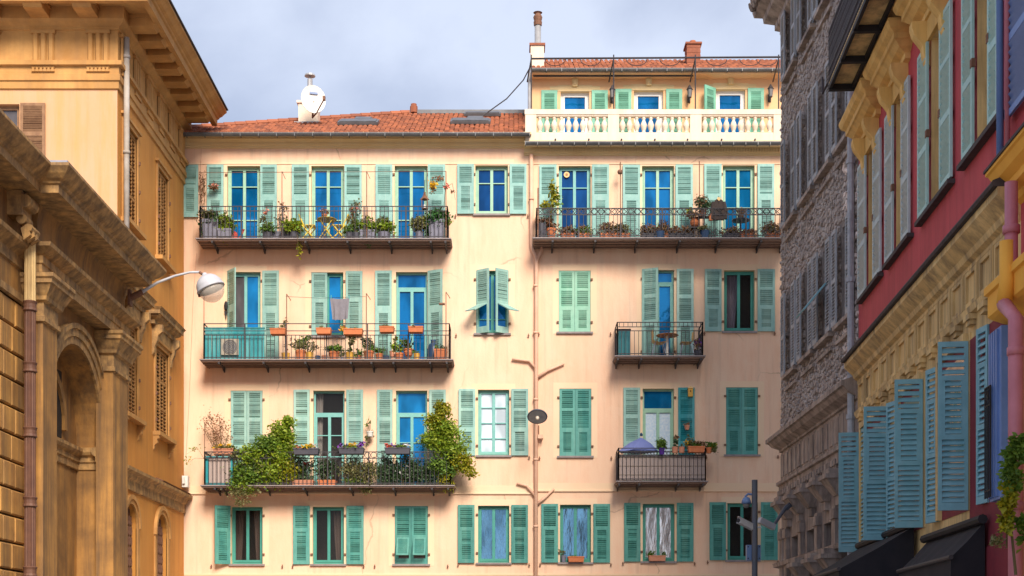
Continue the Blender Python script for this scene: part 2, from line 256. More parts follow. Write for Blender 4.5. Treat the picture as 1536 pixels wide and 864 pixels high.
# ------------------------------------------------------------------ mesh builder
class MB:
    def __init__(s, M=None):
        s.v = []; s.f = []; s.M = M
    def add(s, vs, fs):
        n = len(s.v)
        if s.M is not None:
            vs = [s.M @ Vector(p) for p in vs]
            if s.M.to_3x3().determinant() < 0: fs = [tuple(reversed(q)) for q in fs]
        s.v += [tuple(p) for p in vs]
        s.f += [tuple(i + n for i in q) for q in fs]
        return s
    def box(s, x0, x1, y0, y1, z0, z1):
        vs = [(x, y, z) for x in (x0, x1) for y in (y0, y1) for z in (z0, z1)]
        return s.add(vs, [(0, 1, 3, 2), (4, 6, 7, 5), (0, 4, 5, 1), (2, 3, 7, 6), (0, 2, 6, 4), (1, 5, 7, 3)])
    def obox(s, c, a, b, d):
        c = Vector(c); a = Vector(a); b = Vector(b); d = Vector(d)
        vs = [c + a * i + b * j + d * k for i in (-1, 1) for j in (-1, 1) for k in (-1, 1)]
        return s.add(vs, [(0, 1, 3, 2), (4, 6, 7, 5), (0, 4, 5, 1), (2, 3, 7, 6), (0, 2, 6, 4), (1, 5, 7, 3)])
    def bar(s, p, q, wd, ht=None, up=(0, 0, 1)):
        p = Vector(p); q = Vector(q); ht = ht or wd
        t = q - p
        L = t.length
        if L < 1e-6: return s
        t.normalize(); up = Vector(up)
        if abs(t.dot(up)) > 0.98: up = Vector((0, 1, 0))
        a = t.cross(up).normalized(); b = a.cross(t)
        return s.obox((p + q) / 2, t * (L / 2), a * (wd / 2), b * (ht / 2))
    def quad(s, *p):
        return s.add(p, [tuple(range(len(p)))])
    def tube(s, pts, r, n=6, cap=True):
        pts = [Vector(p) for p in pts]; vs = []; fs = []
        rs = r if isinstance(r, (list, tuple)) else [r] * len(pts)
        pa = None
        for i, p in enumerate(pts):
            t = (pts[min(i + 1, len(pts) - 1)] - pts[max(i - 1, 0)]).normalized()
            if pa is None:
                u = Vector((0, 0, 1)) if abs(t.z) < 0.9 else Vector((1, 0, 0))
                pa = t.cross(u).normalized()
            pa = (pa - t * pa.dot(t)).normalized()
            b = t.cross(pa)
            for k in range(n):
                a = 2 * PI * k / n
                vs.append(p + (pa * math.cos(a) + b * math.sin(a)) * rs[i])
        for i in range(len(pts) - 1):
            for k in range(n):
                fs.append((i * n + k, i * n + (k + 1) % n, (i + 1) * n + (k + 1) % n, (i + 1) * n + k))
        if cap:
            fs.append(tuple(range(n - 1, -1, -1))); fs.append(tuple((len(pts) - 1) * n + k for k in range(n)))
        return s.add(vs, fs)
    def lathe(s, prof, n=12, c=(0, 0, 0)):
        vs = []; fs = []
        for r, z in prof:
            for k in range(n):
                a = 2 * PI * k / n
                vs.append((c[0] + r * math.cos(a), c[1] + r * math.sin(a), c[2] + z))
        m = len(prof)
        for i in range(m - 1):
            for k in range(n):
                fs.append((i * n + k, i * n + (k + 1) % n, (i + 1) * n + (k + 1) % n, (i + 1) * n + k))
        if prof[0][0] > 1e-4: fs.append(tuple(range(n - 1, -1, -1)))
        if prof[-1][0] > 1e-4: fs.append(tuple((m - 1) * n + k for k in range(n)))
        return s.add(vs, fs)
    def prism(s, poly, lo, hi, axis=0):
        """poly in the two other axes, extruded along axis"""
        def mk(t, p):
            return (t, p[0], p[1]) if axis == 0 else ((p[0], t, p[1]) if axis == 1 else (p[0], p[1], t))
        n = len(poly)
        vs = [mk(lo, p) for p in poly] + [mk(hi, p) for p in poly]
        fs = [(k, (k + 1) % n, n + (k + 1) % n, n + k) for k in range(n)]
        fs += [tuple(range(n - 1, -1, -1)), tuple(range(n, 2 * n))]
        return s.add(vs, fs)
    def sweep(s, path, prof, close_ends=True):
        """path: plan points; prof: (out, z) with out to the right of travel; mitred"""
        P = [Vector((p[0], p[1])) for p in path]; n = len(P); vs = []; fs = []; m = len(prof)
        nor = []
        for i in range(n - 1):
            t = (P[i + 1] - P[i]).normalized(); nor.append(Vector((t.y, -t.x)))
        for i in range(n):
            if i == 0: mv = nor[0]
            elif i == n - 1: mv = nor[-1]
            else:
                b = nor[i - 1] + nor[i]; mv = b / (1 + nor[i - 1].dot(nor[i]))
            for o, z in prof:
                vs.append((P[i].x + mv.x * o, P[i].y + mv.y * o, z))
        for i in range(n - 1):
            for k in range(m - 1):
                fs.append((i * m + k, (i + 1) * m + k, (i + 1) * m + k + 1, i * m + k + 1))
        if close_ends:
            fs.append(tuple(range(m))); fs.append(tuple((n - 1) * m + k for k in range(m - 1, -1, -1)))
        return s.add(vs, fs)
    def leaf(s, p, size, r=rng, droop=0.0):
        a = r.uniform(0, 2 * PI); e = r.uniform(-0.9, 0.9) - droop
        t = Vector((math.cos(a) * math.cos(e), math.sin(a) * math.cos(e), math.sin(e)))
        u = Vector((r.gauss(0, 1), r.gauss(0, 1), r.gauss(0, 1))); b = t.cross(u)
        if b.length < 1e-3: return s
        b.normalize(); nn = t.cross(b); L = size * r.uniform(0.55, 1.5); wd = L * r.uniform(0.22, 0.36)
        p = Vector(p)
        return s.add([p, p + t * L * .5 + b * wd + nn * wd * .3, p + t * L, p + t * L * .5 - b * wd + nn * wd * .3], [(0, 1, 2), (0, 2, 3)])
    def mesh(s, name, m, smooth=False):
        me = bpy.data.meshes.new(name); me.from_pydata(s.v, [], s.f); me.update()
        if smooth: me.polygons.foreach_set('use_smooth', [True] * len(me.polygons))
        me.materials.append(MATS[m] if isinstance(m, str) else m)
        return me

def link(name, me, parent=None, loc=(0, 0, 0), rot=(0, 0, 0), kind=None):
    o = bpy.data.objects.new(name, me); COL.objects.link(o)
    o.parent = parent; o.location = loc; o.rotation_euler = rot
    if kind: o['kind'] = kind
    return o
def thing(name, label, cat, loc=(0, 0, 0), group=None, rot=(0, 0, 0)):
    o = link(name, None, None, loc, rot)
    o['label'] = label; o['category'] = cat
    if group: o['group'] = group
    return o
def part(name, mb, m, parent, loc=(0, 0, 0), rot=(0, 0, 0), kind=None, smooth=False, label=None):
    o = link(name, mb.mesh(name, m, smooth), parent, loc, rot, kind)
    if label: o['label'] = label
    return o
def solo(name, mb, m, label, cat, loc=(0, 0, 0), group=None, smooth=False, rot=(0, 0, 0)):
    o = link(name, mb.mesh(name, m, smooth), None, loc, rot)
    o['label'] = label; o['category'] = cat
    if group: o['group'] = group
    return o
def structure(name, mb, m):
    return link(name, mb.mesh(name, m), kind='structure')

class Plane:
    """wall plane: u along the wall, o outwards to the street, z up"""
    def __init__(s, org, d, n):
        s.org = Vector((org[0], org[1], 0)); s.d = Vector((d[0], d[1], 0)).normalized(); s.n = Vector((n[0], n[1], 0)).normalized()
        s.M = Matrix(((s.d.x, s.n.x, 0, s.org.x), (s.d.y, s.n.y, 0, s.org.y), (0, 0, 1, 0), (0, 0, 0, 1)))
        s.ang = math.atan2(s.d.y, s.d.x)
    def P(s, u, o, z): return s.M @ Vector((u, o, z))
    def inv(s, px, py, o=0.0):
        t = (px - CX) / F; b = s.org + s.n * o
        u = (t * b.y - b.x) / (s.d.x - t * s.d.y)
        y = b.y + s.d.y * u
        return u, CAMZ + (HY - py) * y / F

class House:
    def __init__(s, name, label, cat, base, plane, group=None):
        s.root = thing(name, label, cat, base, group); s.base = Vector(base); s.pl = plane
        s.cache = {}
    def mb(s): return MB(s.pl.M.copy())
    def wb(s): return MB()
    def part(s, name, mb, m, kind=None, smooth=False, label=None):
        return part(name, mb, m, s.root, -s.base, kind=kind, smooth=smooth, label=label)
    def sub(s, name, mb, m, parent, kind=None, smooth=False):
        return part(name, mb, m, parent, kind=kind, smooth=smooth)

def wall_holes(mb, u0, u1, z0, z1, holes, depth=0.22):
    us = sorted({u0, u1, *[h[0] for h in holes], *[h[1] for h in holes]}); zs = sorted({z0, z1, *[h[2] for h in holes], *[h[3] for h in holes]})
    us = [u for u in us if u0 <= u <= u1]; zs = [z for z in zs if z0 <= z <= z1]
    for i in range(len(us) - 1):
        j = 0
        while j < len(zs) - 1:
            uc = (us[i] + us[i + 1]) / 2
            def inh(k):
                zc = (zs[k] + zs[k + 1]) / 2
                return any(h[0] < uc < h[1] and h[2] < zc < h[3] for h in holes)
            if inh(j): j += 1; continue
            k = j
            while k + 1 < len(zs) - 1 and not inh(k + 1): k += 1
            mb.quad((us[i], 0, zs[j]), (us[i + 1], 0, zs[j]), (us[i + 1], 0, zs[k + 1]), (us[i], 0, zs[k + 1]))
            j = k + 1
def reveals(mb, holes, depth=0.22):
    for a, b, c, d in holes:
        mb.quad((a, 0, c), (a, 0, d), (a, -depth, d), (a, -depth, c)); mb.quad((b, 0, c), (b, -depth, c), (b, -depth, d), (b, 0, d))
        mb.quad((a, 0, d), (b, 0, d), (b, -depth, d), (a, -depth, d)); mb.quad((a, 0, c), (a, -depth, c), (b, -depth, c), (b, 0, c))

# ------------------------------------------------------------------ shutters and windows
SHC = {}
def shutter_mesh(wd, h, kind, m):
    key = (round(wd, 2), round(h, 2), kind, m)
    if key in SHC: return SHC[key]
    wd, h = key[0], key[1]
    t = 0.02; f = MB(); lv = MB(); st = 0.07
    if kind == 'two': sec = [(0.12, h * .53, .12), (h * .61, h - .08, .07)]
    elif kind == 'short': sec = [(0.12, h * .56, .12), (h * .62, h - .08, .07)]
    elif kind == 'three': sec = [(0.14, h * .36, .12), (h * .42, h * .67, .075), (h * .71, h - .07, .075)]
    elif kind == 'flap': sec = [(h * .10, h * .45, None), (h * .50, h - .08, .07)]
    elif kind == 'low': sec = [(.05, h - .1, .1)]
    else: sec = [(0.09, h * .36, .08), (h * .40, h * .68, .08), (h * .71, h - .08, .08)]
    f.box(0, st, -t, t, 0, h); f.box(wd - st, wd, -t, t, 0, h)
    zz = 0
    for a, b, mgn in sec:
        f.box(st, wd - st, -t, t, zz, a); zz = b
    f.box(st, wd - st, -t, t, zz, h)
    for a, b, mgn in sec:
        if mgn is None: continue
        if mgn > st:
            f.box(st, mgn, -t * .8, t * .8, a, b); f.box(wd - mgn, wd - st, -t * .8, t * .8, a, b)
        pitch = 0.105 if kind == 'full' else 0.058; n = max(2, int((b - a) / pitch)); p = (b - a) / n
        for i in range(n):
            zc = a + p * (i + .5)
            jt = rng.uniform(-.18, .18) if rng.random() < .9 else rng.uniform(-.5, .5); ca, sa = math.cos(jt), math.sin(jt)
            lv.obox((wd / 2, 0, zc), (wd / 2 - mgn, 0, rng.uniform(-.002, .002)), (0, .024, -.031), (0, .007, .005)) if kind == 'full' else lv.obox((wd / 2, 0, zc), (wd / 2 - mgn, 0, rng.uniform(-.002, .002)), (0, .018 * ca + .027 * sa, -.027 * ca + .018 * sa), (0, .005, .005))
    SHC[key] = (f.mesh('shutter', m), lv.mesh('louvre_slats', m))
    return SHC[key]
FLAP = {}
def flap_mesh(wd, h, m):
    key = (round(wd, 2), round(h, 2), m)
    if key not in FLAP:
        wd, h = key[0], key[1]
        f = MB()
        f.box(0, .05, -.015, .015, -h, 0); f.box(wd - .05, wd, -.015, .015, -h, 0)
        f.box(.05, wd - .05, -.015, .015, -.05, 0); f.box(.05, wd - .05, -.015, .015, -h, -h + .05)
        n = int((h - .1) / .055)
        for i in range(n): f.obox((wd / 2, 0, -h + .05 + (h - .1) * (i + .5) / n), (wd / 2 - .05, 0, 0), (0, .013, -.018), (0, .004, .004))
        FLAP[key] = f.mesh('flap', m)
    return FLAP[key]
def add_shutter(H, u, o, z, wd, h, kind, m, rot=0.0, flap=None, label=None):
    a, b = shutter_mesh(wd, h, kind, m)
    p = H.pl.P(u, o, z) - H.base
    s = link('shutter', a, H.root, p, (0, 0, H.pl.ang + rot))
    if label: s['label'] = label
    link('louvre_slats', b, s, kind='stuff')
    if flap is not None:
        fm = flap_mesh(wd - .12, h * .35, m)
        link('flap', fm, s, (.06, -.025, h * .45), (flap, 0, 0))
    return s

def add_window(H, u0, u1, z0, z1, fm='frame_mint', pm='glass_skyrefl_blue', rows=(0.0, 0.27, 0.70, 1.0), transom=None, cols=2, depth=0.2, fw=0.06,
               pmats=None, sill=True, thick=0.05):
    """rows: fractions from the top of the leaf; transom: fraction of height for a fixed light on top"""
    f = H.mb(); o1 = -depth + thick; o0 = -depth
    f.box(u0, u0 + fw, o0, o1, z0, z1); f.box(u1 - fw, u1, o0, o1, z0, z1)
    f.box(u0 + fw, u1 - fw, o0, o1, z1 - fw, z1); f.box(u0 + fw, u1 - fw, o0, o1, z0, z0 + fw)
    zt = z1 - fw; panes = []
    ia, ib = u0 + fw, u1 - fw
    if transom:
        zb = z1 - (z1 - z0) * transom
        f.box(ia, ib, o0, o1 + .012, zb - .09, zb)
        panes.append((ia, ib, zb, zt)); zt = zb - .09
    zb0 = z0 + fw; hh = zt - zb0; cw = (ib - ia) / cols
    lw = 0.045
    for c in range(cols):
        a, b = ia + c * cw, ia + (c + 1) * cw
        f.box(a, a + lw, o0 + .004, o1 + .015, zb0, zt); f.box(b - lw, b, o0 + .004, o1 + .015, zb0, zt)
        f.box(a + lw, b - lw, o0 + .004, o1 + .015, zt - lw, zt); f.box(a + lw, b - lw, o0 + .004, o1 + .015, zb0, zb0 + lw * 1.6)
        for i in range(len(rows) - 1):
            za, zc = zt - hh * rows[i], zt - hh * rows[i + 1]
            if i > 0: f.box(a + lw, b - lw, o0 + .004, o1 + .012, za - .014, za + .014)
            panes.append((a + lw, b - lw, max(zc, zb0 + lw), min(za, zt - lw)))
    fo = H.part('window', f, fm)
    for k, (a, b, c, d) in enumerate(panes):
        p = H.mb(); p.box(a - .01, b + .01, o0 + .012, o0 + .018, c - .01, d + .01)
        H.sub('pane', p, (pmats[k % len(pmats)] if pmats else pm), fo)
    if sill:
        s = H.mb(); s.box(u0 - .07, u1 + .07, -depth, .07, z0 - .06, z0 - .002)
        H.sub('sill', s, 'slab_edge', fo)
    return fo

# ================================================================== ground and street
g = MB(); g.quad((-900, -900, 0), (900, -900, 0), (900, 900, 0), (-900, 900, 0)); structure('ground', g, 'paving')
g = MB(); g.box(-7.2, 4.2, -60, 40.5, -0.2, 0.012); structure('street', g, 'asphalt')
for a, b in ((-10.3, -7.2), (4.2, 7.1)):
    g = MB(); g.box(a, b, -60, 40.5, -0.2, 0.13); structure('pavement', g, 'paving')
g = MB(); g.box(-10.3, 9.8, 41.2, 44.4, -0.2, 0.13); structure('pavement', g, 'paving')

def S(o=0.0): return (D - o) / F
def U(px, o=0.0): return (px - CX) * S(o)
def Z(py, o=0.0): return CAMZ + (HY - py) * S(o)
FR = Plane((0, D), (1, 0), (0, -1))

HL = House('apartment_house', 'long peach apartment house with orange tiled roof, mint shutters and three balconies', 'building', (U(530), D + 4, 0), FR)
HR = House('apartment_house', 'narrower peach house with rooftop terrace and cream stone balustrade above its cornice', 'building', (U(1010), D + 4, 0), FR)

# (house, px0, px1, ytop, ybot, door?, options)
AF, BF, CF = 367.5, 547.0, 732.0       # wall pixel heights of the left balcony floors
AR, BR, CR = 367.0, 542.0, 725.0
W = []
def win(H, x0, x1, y0, y1, **k): W.append((H, x0, x1, y0, y1, k))
two = 'two'
RA = dict(rows=(0, .235, .68, 1)); R3 = dict(rows=(0, .33, .66, 1))
# row A
win(HL, 341, 390, 249, AF, fm='frame_mint', sm='mint_pale', sk='two', L=(311, 336), Rr=(391, 416), **RA)
win(HL, 467, 516, 249, AF, fm='frame_mint', sm='mint_pale', sk='two', L=(438, 464), Rr=(517, 543), **RA)
win(HL, 592, 641, 248.5, AF, fm='frame_mint', sm='mint_pale', sk='two', L=(563.5, 589), Rr=(642, 668), **RA)
win(HL, 713, 762, 248, 321, fm='frame_mint', sm='mint_pale', sk='short', L=(686, 711), Rr=(764.5, 790), rows=(0, .33, 1), pm='glass_skyrefl_deep')
win(HL, 223, 272, 249, 326, fm='frame_mint', sm='mint_pale', sk='short', L=None, Rr=(274, 298), rows=(0, .33, 1))
win(HR, 838, 886, 249, AR, fm='frame_aqua', sm='mint_pale', sk='two', L=(809, 835), Rr=(888, 913.5), pm='glass_skyrefl_deep', rows=(0, .25, .52, .82, 1))
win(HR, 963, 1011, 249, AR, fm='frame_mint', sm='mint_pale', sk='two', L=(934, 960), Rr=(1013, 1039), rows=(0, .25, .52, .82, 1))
win(HR, 1084, 1132, 248, AR, fm='frame_mint', sm='mint_pale', sk='two', L=(1056, 1082), Rr=(1136, 1161), rows=(0, .25, .52, .82, 1), pm='glass_skyrefl_light')
# row B
win(HL, 344, 391, 408, BF, fm='frame_aqua', sm='mint', sk='two', L=('ang', 342, -53), Rr=(394, 419), rows=(0, 1), pm='glass_skyrefl_light', pmats=('glass_grey', 'glass_skyrefl_light'))
win(HL, 467, 515, 408.5, 504, fm='frame_teal', sm='mint', sk='two', L=('close', 467), Rr=(519, 544), rows=(0, 1), pm='glass_skyrefl_light')
win(HL, 594, 641, 408, BF, fm='frame_aqua', sm='mint', sk='two', L=(563, 588), Rr=('ang', 642, -27), rows=(0, 1), transom=.155, pmats=('glass_skyrefl_blue', 'glass_skyrefl_blue', 'glass_skyrefl_blue'))
win(HL, 714, 763, 406, 500, fm='frame_teal', sm='mint', sk='flap', L=('angc', 714, -35, 1.1), Rr=('angc2', 763, 35, 1.1), rows=(0, .78, 1), pm='glass_skyrefl_blue')
win(HR, 838, 886, 406, 498, fm='frame_teal', sm='green_roof_b', sk='three', L=('close', 838), Rr=('close2', 886), pm='glass_brown')
win(HR, 964, 1011, 405, BR, fm='frame_aqua', sm='mint', sk='three', L=('ang', 963, -22), Rr=(1015, 1040), rows=(0, 1), transom=.12, pm='glass_skyrefl_light', cols=2)
win(HR, 1086, 1132, 405.5, 497, fm='frame_teal', sm='mint', sk='three', L=(1057, 1082), Rr=(1136, 1162), rows=(0, 1), room=((.05, .5, 'curtain'),))
# row C
win(HL, 346, 394, 586, CF, fm='frame_teal', sm='mint', sk='three', L=('close', 346), Rr=('close2', 394), pm='glass_brown')
win(HL, 470, 517, 586, CF, fm='frame_aqua', sm='mint', sk='three', L=(441, 465), Rr=(520, 545), rows=(0, .28, .58, 1), transom=.22, pm='glass_brown', room=((.05, .28, 'curtain_white'),))
win(HL, 594, 641, 586, CF, fm='frame_aqua', sm='mint', sk='three', L=(566, 589), Rr=(644, 669), rows=(0, .38, .78, 1), transom=.22, pm='glass_skyrefl_light')
win(HL, 717, 764, 584.5, 683, fm='frame_aqua', sm='mint', sk='three', L=(688, 713), Rr=(767, 792.5), rows=(0, .25, .5, .75, 1), pm='glass_pale')
win(HR, 839, 887, 583, 684, fm='frame_teal', sm='green_teal', sk='three', L=('close', 839), Rr=('close2', 887), pm='glass_brown')
win(HR, 964, 1011, 583, CR, fm='frame_mint', sm='mint', sk='three', L=(935, 960), Rr=(1017, 1041.5), rows=(0, 1), transom=.2, pmats=('glass_skyrefl_light', 'net_curtain', 'net_curtain'), blue=1)
win(HR, 1089, 1137, 581, 682, fm='frame_teal', sm='green_teal', sk='three', L=('close', 1089), Rr=('close2', 1137), pm='glass_brown')
# row D
win(HL, 347, 394, 760, 846, fm='frame_teal', sm='teal', sk='short', L=('angL', 346, 28), Rr=None, rows=(0, 1), pm='glass_brown', room=((.06, .34, 'curtain_brown'), (.66, .95, 'curtain_brown')))
win(HL, 469, 516, 760, 846, fm='frame_teal', sm='green_teal', sk='short', L=(440, 465), Rr=(520, 546), rows=(0, 1), pm='glass_brown', room=((.62, .95, 'curtain_brown'),))
win(HL, 592, 642, 759, 846, fm='frame_teal', sm='teal', sk='flap', L=('closef', 592, .5), Rr=('closef2', 642, .5), rows=(0, 1), pm='glass_brown')
win(HL, 717, 764, 758.5, 844, fm='frame_teal', sm='teal', sk='short', L=(687, 712), Rr=(767, 792), rows=(0, 1), pm='glass_streak_blue')
win(HR, 840, 886.5, 757, 843.5, fm='frame_teal', sm='teal', sk='short', L=(812, 837), Rr=(890, 915), rows=(0, 1), pm='glass_streak_blue')
win(HR, 964, 1012, 755.5, 842, fm='frame_teal', sm='teal', sk='short', L=(936, 960.5), Rr=(1015, 1040), rows=(0, 1), pm='glass_streak')
win(HR, 1091, 1137, 754.5, 840, fm='frame_teal', sm='teal', sk='short', L=(1064, 1088.5), Rr=(1141, 1166), rows=(0, 1), pm='glass_brown', room=((.8, .95, 'curtain_brown'),))
# ground floor shop openings, below the frame
for i, x in enumerate((330, 450, 575, 700)): win(HL, x, x + 75, 930, 1050, fm='frame_teal', sm=None, L=None, Rr=None, rows=(0, .3, 1), pm='glass_brown')
for i, x in enumerate((830, 955, 1080)): win(HR, x, x + 75, 930, 1050, fm='frame_teal', sm=None, L=None, Rr=None, rows=(0, .3, 1), pm='glass_brown')
mat('green_roof_b', (0.25, 0.53, 0.40), (0.20, 0.46, 0.34), scale=6, rough=0.55, stain=(.4, .58, .46), stain_amt=.5)

SPL = U(797)
XL, XR = U(205), U(1260)
ZT_L, ZT_R = Z(216), Z(222)
for H, a, b, zt in ((HL, XL, SPL, ZT_L), (HR, SPL, XR, ZT_R)):
    holes = [(U(x0), U(x1), Z(y1), Z(y0)) for (h, x0, x1, y0, y1, k) in W if h is H]
    m = H.mb(); wall_holes(m, a, b, 0, zt, holes)
    m.quad((a, 0, 0), (a, 0, zt), (a, -9, zt), (a, -9, 0)); m.quad((b, 0, 0), (b, -9, 0), (b, -9, zt), (b, 0, zt))
    m.quad((a, -9, 0), (a, -9, zt), (b, -9, zt), (b, -9, 0)); m.quad((a, 0, zt), (b, 0, zt), (b, -9, zt), (a, -9, zt))
    H.part('wall', m, 'peach')
    hk = H.mb()
    for (h, x0, x1, y0, y1, k) in W:
        if h is not H: continue
        u0, u1, z0, z1 = U(x0), U(x1), Z(y1), Z(y0)
        m = H.mb(); reveals(m, [(u0, u1, z0, z1)], .235); rvl = H.part('window_reveal', m, 'reveal')
        if k.get('sm') is None: continue
        wd = .19; e = .006
        m = H.mb()
        m.box(u0 - wd, u0, -.01, e, z0 - .06, z1 + wd); m.box(u1, u1 + wd, -.01, e, z0 - .06, z1 + wd); m.box(u0, u1, -.01, e, z1, z1 + wd)
        H.sub('window_surround', m, 'surround', rvl)
        for sx in (u0 - .62, u1 + .62):
            hk.box(sx - .012, sx + .012, -.01, .05, z0 - .13, z0 - .02); hk.box(sx - .03, sx + .03, .05, .062, z0 - .10, z0 - .07)
        for sx in (u0 - .03, u1 + .03):
            for zz in (z1 - .28, z0 + .3): hk.box(sx - .035, sx + .035, .008, .05, zz - .03, zz + .03)
    H.part('shutter_hooks', hk, 'rust', kind='stuff')

for (H, x0, x1, y0, y1, k) in W:
    u0, u1, z0, z1 = U(x0), U(x1), Z(y1), Z(y0)
    door = y1 in (AF, BF, CF, AR, BR, CR)
    rm_ = k.get('room')
    if rm_: k['pm'] = 'glass_clear'
    fo = add_window(H, u0, u1, z0, z1, fm=k['fm'], pm=k.get('pm', 'glass_skyrefl_blue'), rows=k.get('rows', (0, 1)), transom=k.get('transom'), pmats=k.get('pmats'), sill=not door)
    if rm_:
        m = H.mb(); a, b, c, d, e = u0 - .5, u1 + .5, z0 - .3, z1 + .3, -2.0
        m.quad((a, e, c), (b, e, c), (b, e, d), (a, e, d)); m.quad((a, -.24, c), (a, e, c), (a, e, d), (a, -.24, d)); m.quad((b, -.24, c), (b, -.24, d), (b, e, d), (b, e, c)); m.quad((a, -.24, d), (a, e, d), (b, e, d), (b, -.24, d)); m.quad((a, -.24, c), (b, -.24, c), (b, e, c), (a, e, c))
        m.box(u0 + .1, u0 + .5, e + .01, e + .3, z0 - .2, z0 + .8)
        H.sub('room', m, 'room', fo)
        for f0, f1, cmat in rm_:
            m = H.mb(); ua, ub = u0 + (u1 - u0) * f0, u0 + (u1 - u0) * f1; n = max(6, int((ub - ua) / .03)); vs = []
            for i in range(n + 1):
                for zz, gth in ((z0, .72), (z0 + (z1 - z0) * .5, .9), (z1, 1)):
                    c0 = ua if f0 < .5 else ub; vs.append((c0 + (ua + (ub - ua) * i / n - c0) * gth, -.33 + .03 * math.sin(i * 1.9), zz))
            m.add(vs, [(i * 3 + j, (i + 1) * 3 + j, (i + 1) * 3 + j + 1, i * 3 + j + 1) for i in range(n) for j in (0, 1)])
            H.sub('curtain', m, cmat, fo, smooth=True)
    sm = k.get('sm')
    if sm is None: continue
    h = z1 - z0 + .03
    if door: h -= .12
    zb = z1 + .02 - h
    hw = (u1 - u0) / 2
    for side in ('L', 'Rr'):
        q = k.get(side)
        if q is None: continue
        kind = k['sk']
        smm = sm
        if side == 'Rr' and k.get('blue'): smm = 'turq'
        if q[0] == 'close': add_shutter(H, U(q[1]) + .005, -.03, zb, hw - .008, h, kind, smm)
        elif q[0] == 'close2': add_shutter(H, U(q[1]) - hw + .003, -.03, zb, hw - .008, h, kind, smm)
        elif q[0] == 'closef': add_shutter(H, U(q[1]) + .005, -.03, zb, hw - .008, h, kind, smm, flap=-q[2])
        elif q[0] == 'closef2': add_shutter(H, U(q[1]) - hw + .003, -.03, zb, hw - .008, h, kind, smm, flap=-q[2])
        elif q[0] == 'angc': add_shutter(H, U(q[1]) + .005, -.03, zb, hw - .02, h, kind, smm, rot=R(q[2]), flap=-q[3], label='shutter leaf ajar with its lower flap tilted out')
        elif q[0] == 'angc2': add_shutter(H, U(q[1]) - (hw - .02) * math.cos(R(q[2])), .03 + (hw - .02) * math.sin(R(q[2])) - .06, zb, hw - .02, h, kind, smm, rot=R(q[2]), flap=-q[3], label='shutter leaf ajar with its lower flap tilted out')
        elif q[0] == 'ang': add_shutter(H, U(q[1]), .03, zb, .52, h, kind, smm, rot=R(q[2]), label='shutter leaf standing half open')
        elif q[0] == 'angL': add_shutter(H, U(q[1]) - .5 * math.cos(R(q[2])), .03 + .5 * math.sin(R(q[2])), zb, .5, h, kind, smm, rot=R(q[2]), label='shutter leaf standing away from the wall')
        else: add_shutter(H, U(q[0]), .055, zb, (q[1] - q[0]) * S(), h, kind, smm, rot=R(rng.uniform(-2.5, 2.5)))

# string courses and base band
for H, a, b in ((HL, XL, SPL), (HR, SPL, XR)):
    z = Z(741.5 if H is HL else 737.5); z2 = Z(862); z3 = Z(246.5)
    for bx in (((.012, z, z + .27), (.05, z + .002, z + .045)), ((.010, z2 - 1.0, z2), (.035, z2 - .03, z2 + .03)), ((.02, z3, z3 + .03),)):
        m = H.mb()
        for o_, za, zb_ in bx: m.box(a, b, -.01, o_, za, zb_)
        H.part('string_course', m, 'surround')

# cornice, gutter, roof of the long house
m = HL.wb()
zc = Z(222)
prof = [(0, zc - .02), (.05, zc), (.05, zc + .05), (.10, zc + .07), (.10, zc + .14), (.20, zc + .2), (.24, zc + .2), (.24, zc + .25), (.40, zc + .29), (.40, zc + .36), (0, zc + .38)]
m.sweep([(XL - .2, D), (SPL - .01, D)], prof); HL.part('cornice', m, 'yellow_cream')
def gutter(H, a, b, o, zt, r=.085, nj=12):
    m = H.mb(); n = 6
    for i in range(n):
        a0, a1 = PI + PI * i / n, PI + PI * (i + 1) / n
        for rr in (r, r - .012):
            m.quad((a, o + r * 0 + rr * math.cos(a0), zt + rr * math.sin(a0)), (b, o + rr * math.cos(a0), zt + rr * math.sin(a0)), (b, o + rr * math.cos(a1), zt + rr * math.sin(a1)), (a, o + rr * math.cos(a1), zt + rr * math.sin(a1)))
    m.box(a, b, o + r - .012, o + r + .008, zt - .012, zt + .012)
    for i in range(nj + 1):
        u = a + (b - a) * i / nj
        m.box(u - .012, u + .012, o - r - .004, o + r + .01, zt - r - .01, zt + .014)
    return H.part('gutter', m, 'zinc')
zg = Z(200.5, .5)
gutter(HL, XL, SPL - .06, .5, zg, nj=22)
ridge_o, ez = -4.4 + .45, zg + .01
rz = CAMZ + (HY - 172) * (D - ridge_o) / F
hipx = U(615, ridge_o)
m = HL.mb(); m.add([(XL, .45, ez - .02), (SPL, .45, ez - .02), (SPL, ridge_o, rz - .02), (hipx, ridge_o, rz - .02), (XL - .0, -6.0, ez + .35),
                    (SPL, -8.6, ez - .02), (XL, -8.6, ez - .02)], [(0, 1, 2, 3), (0, 3, 4), (3, 2, 5, 6), (4, 3, 6)])
roofL = HL.part('roof', m, 'tile_pale')
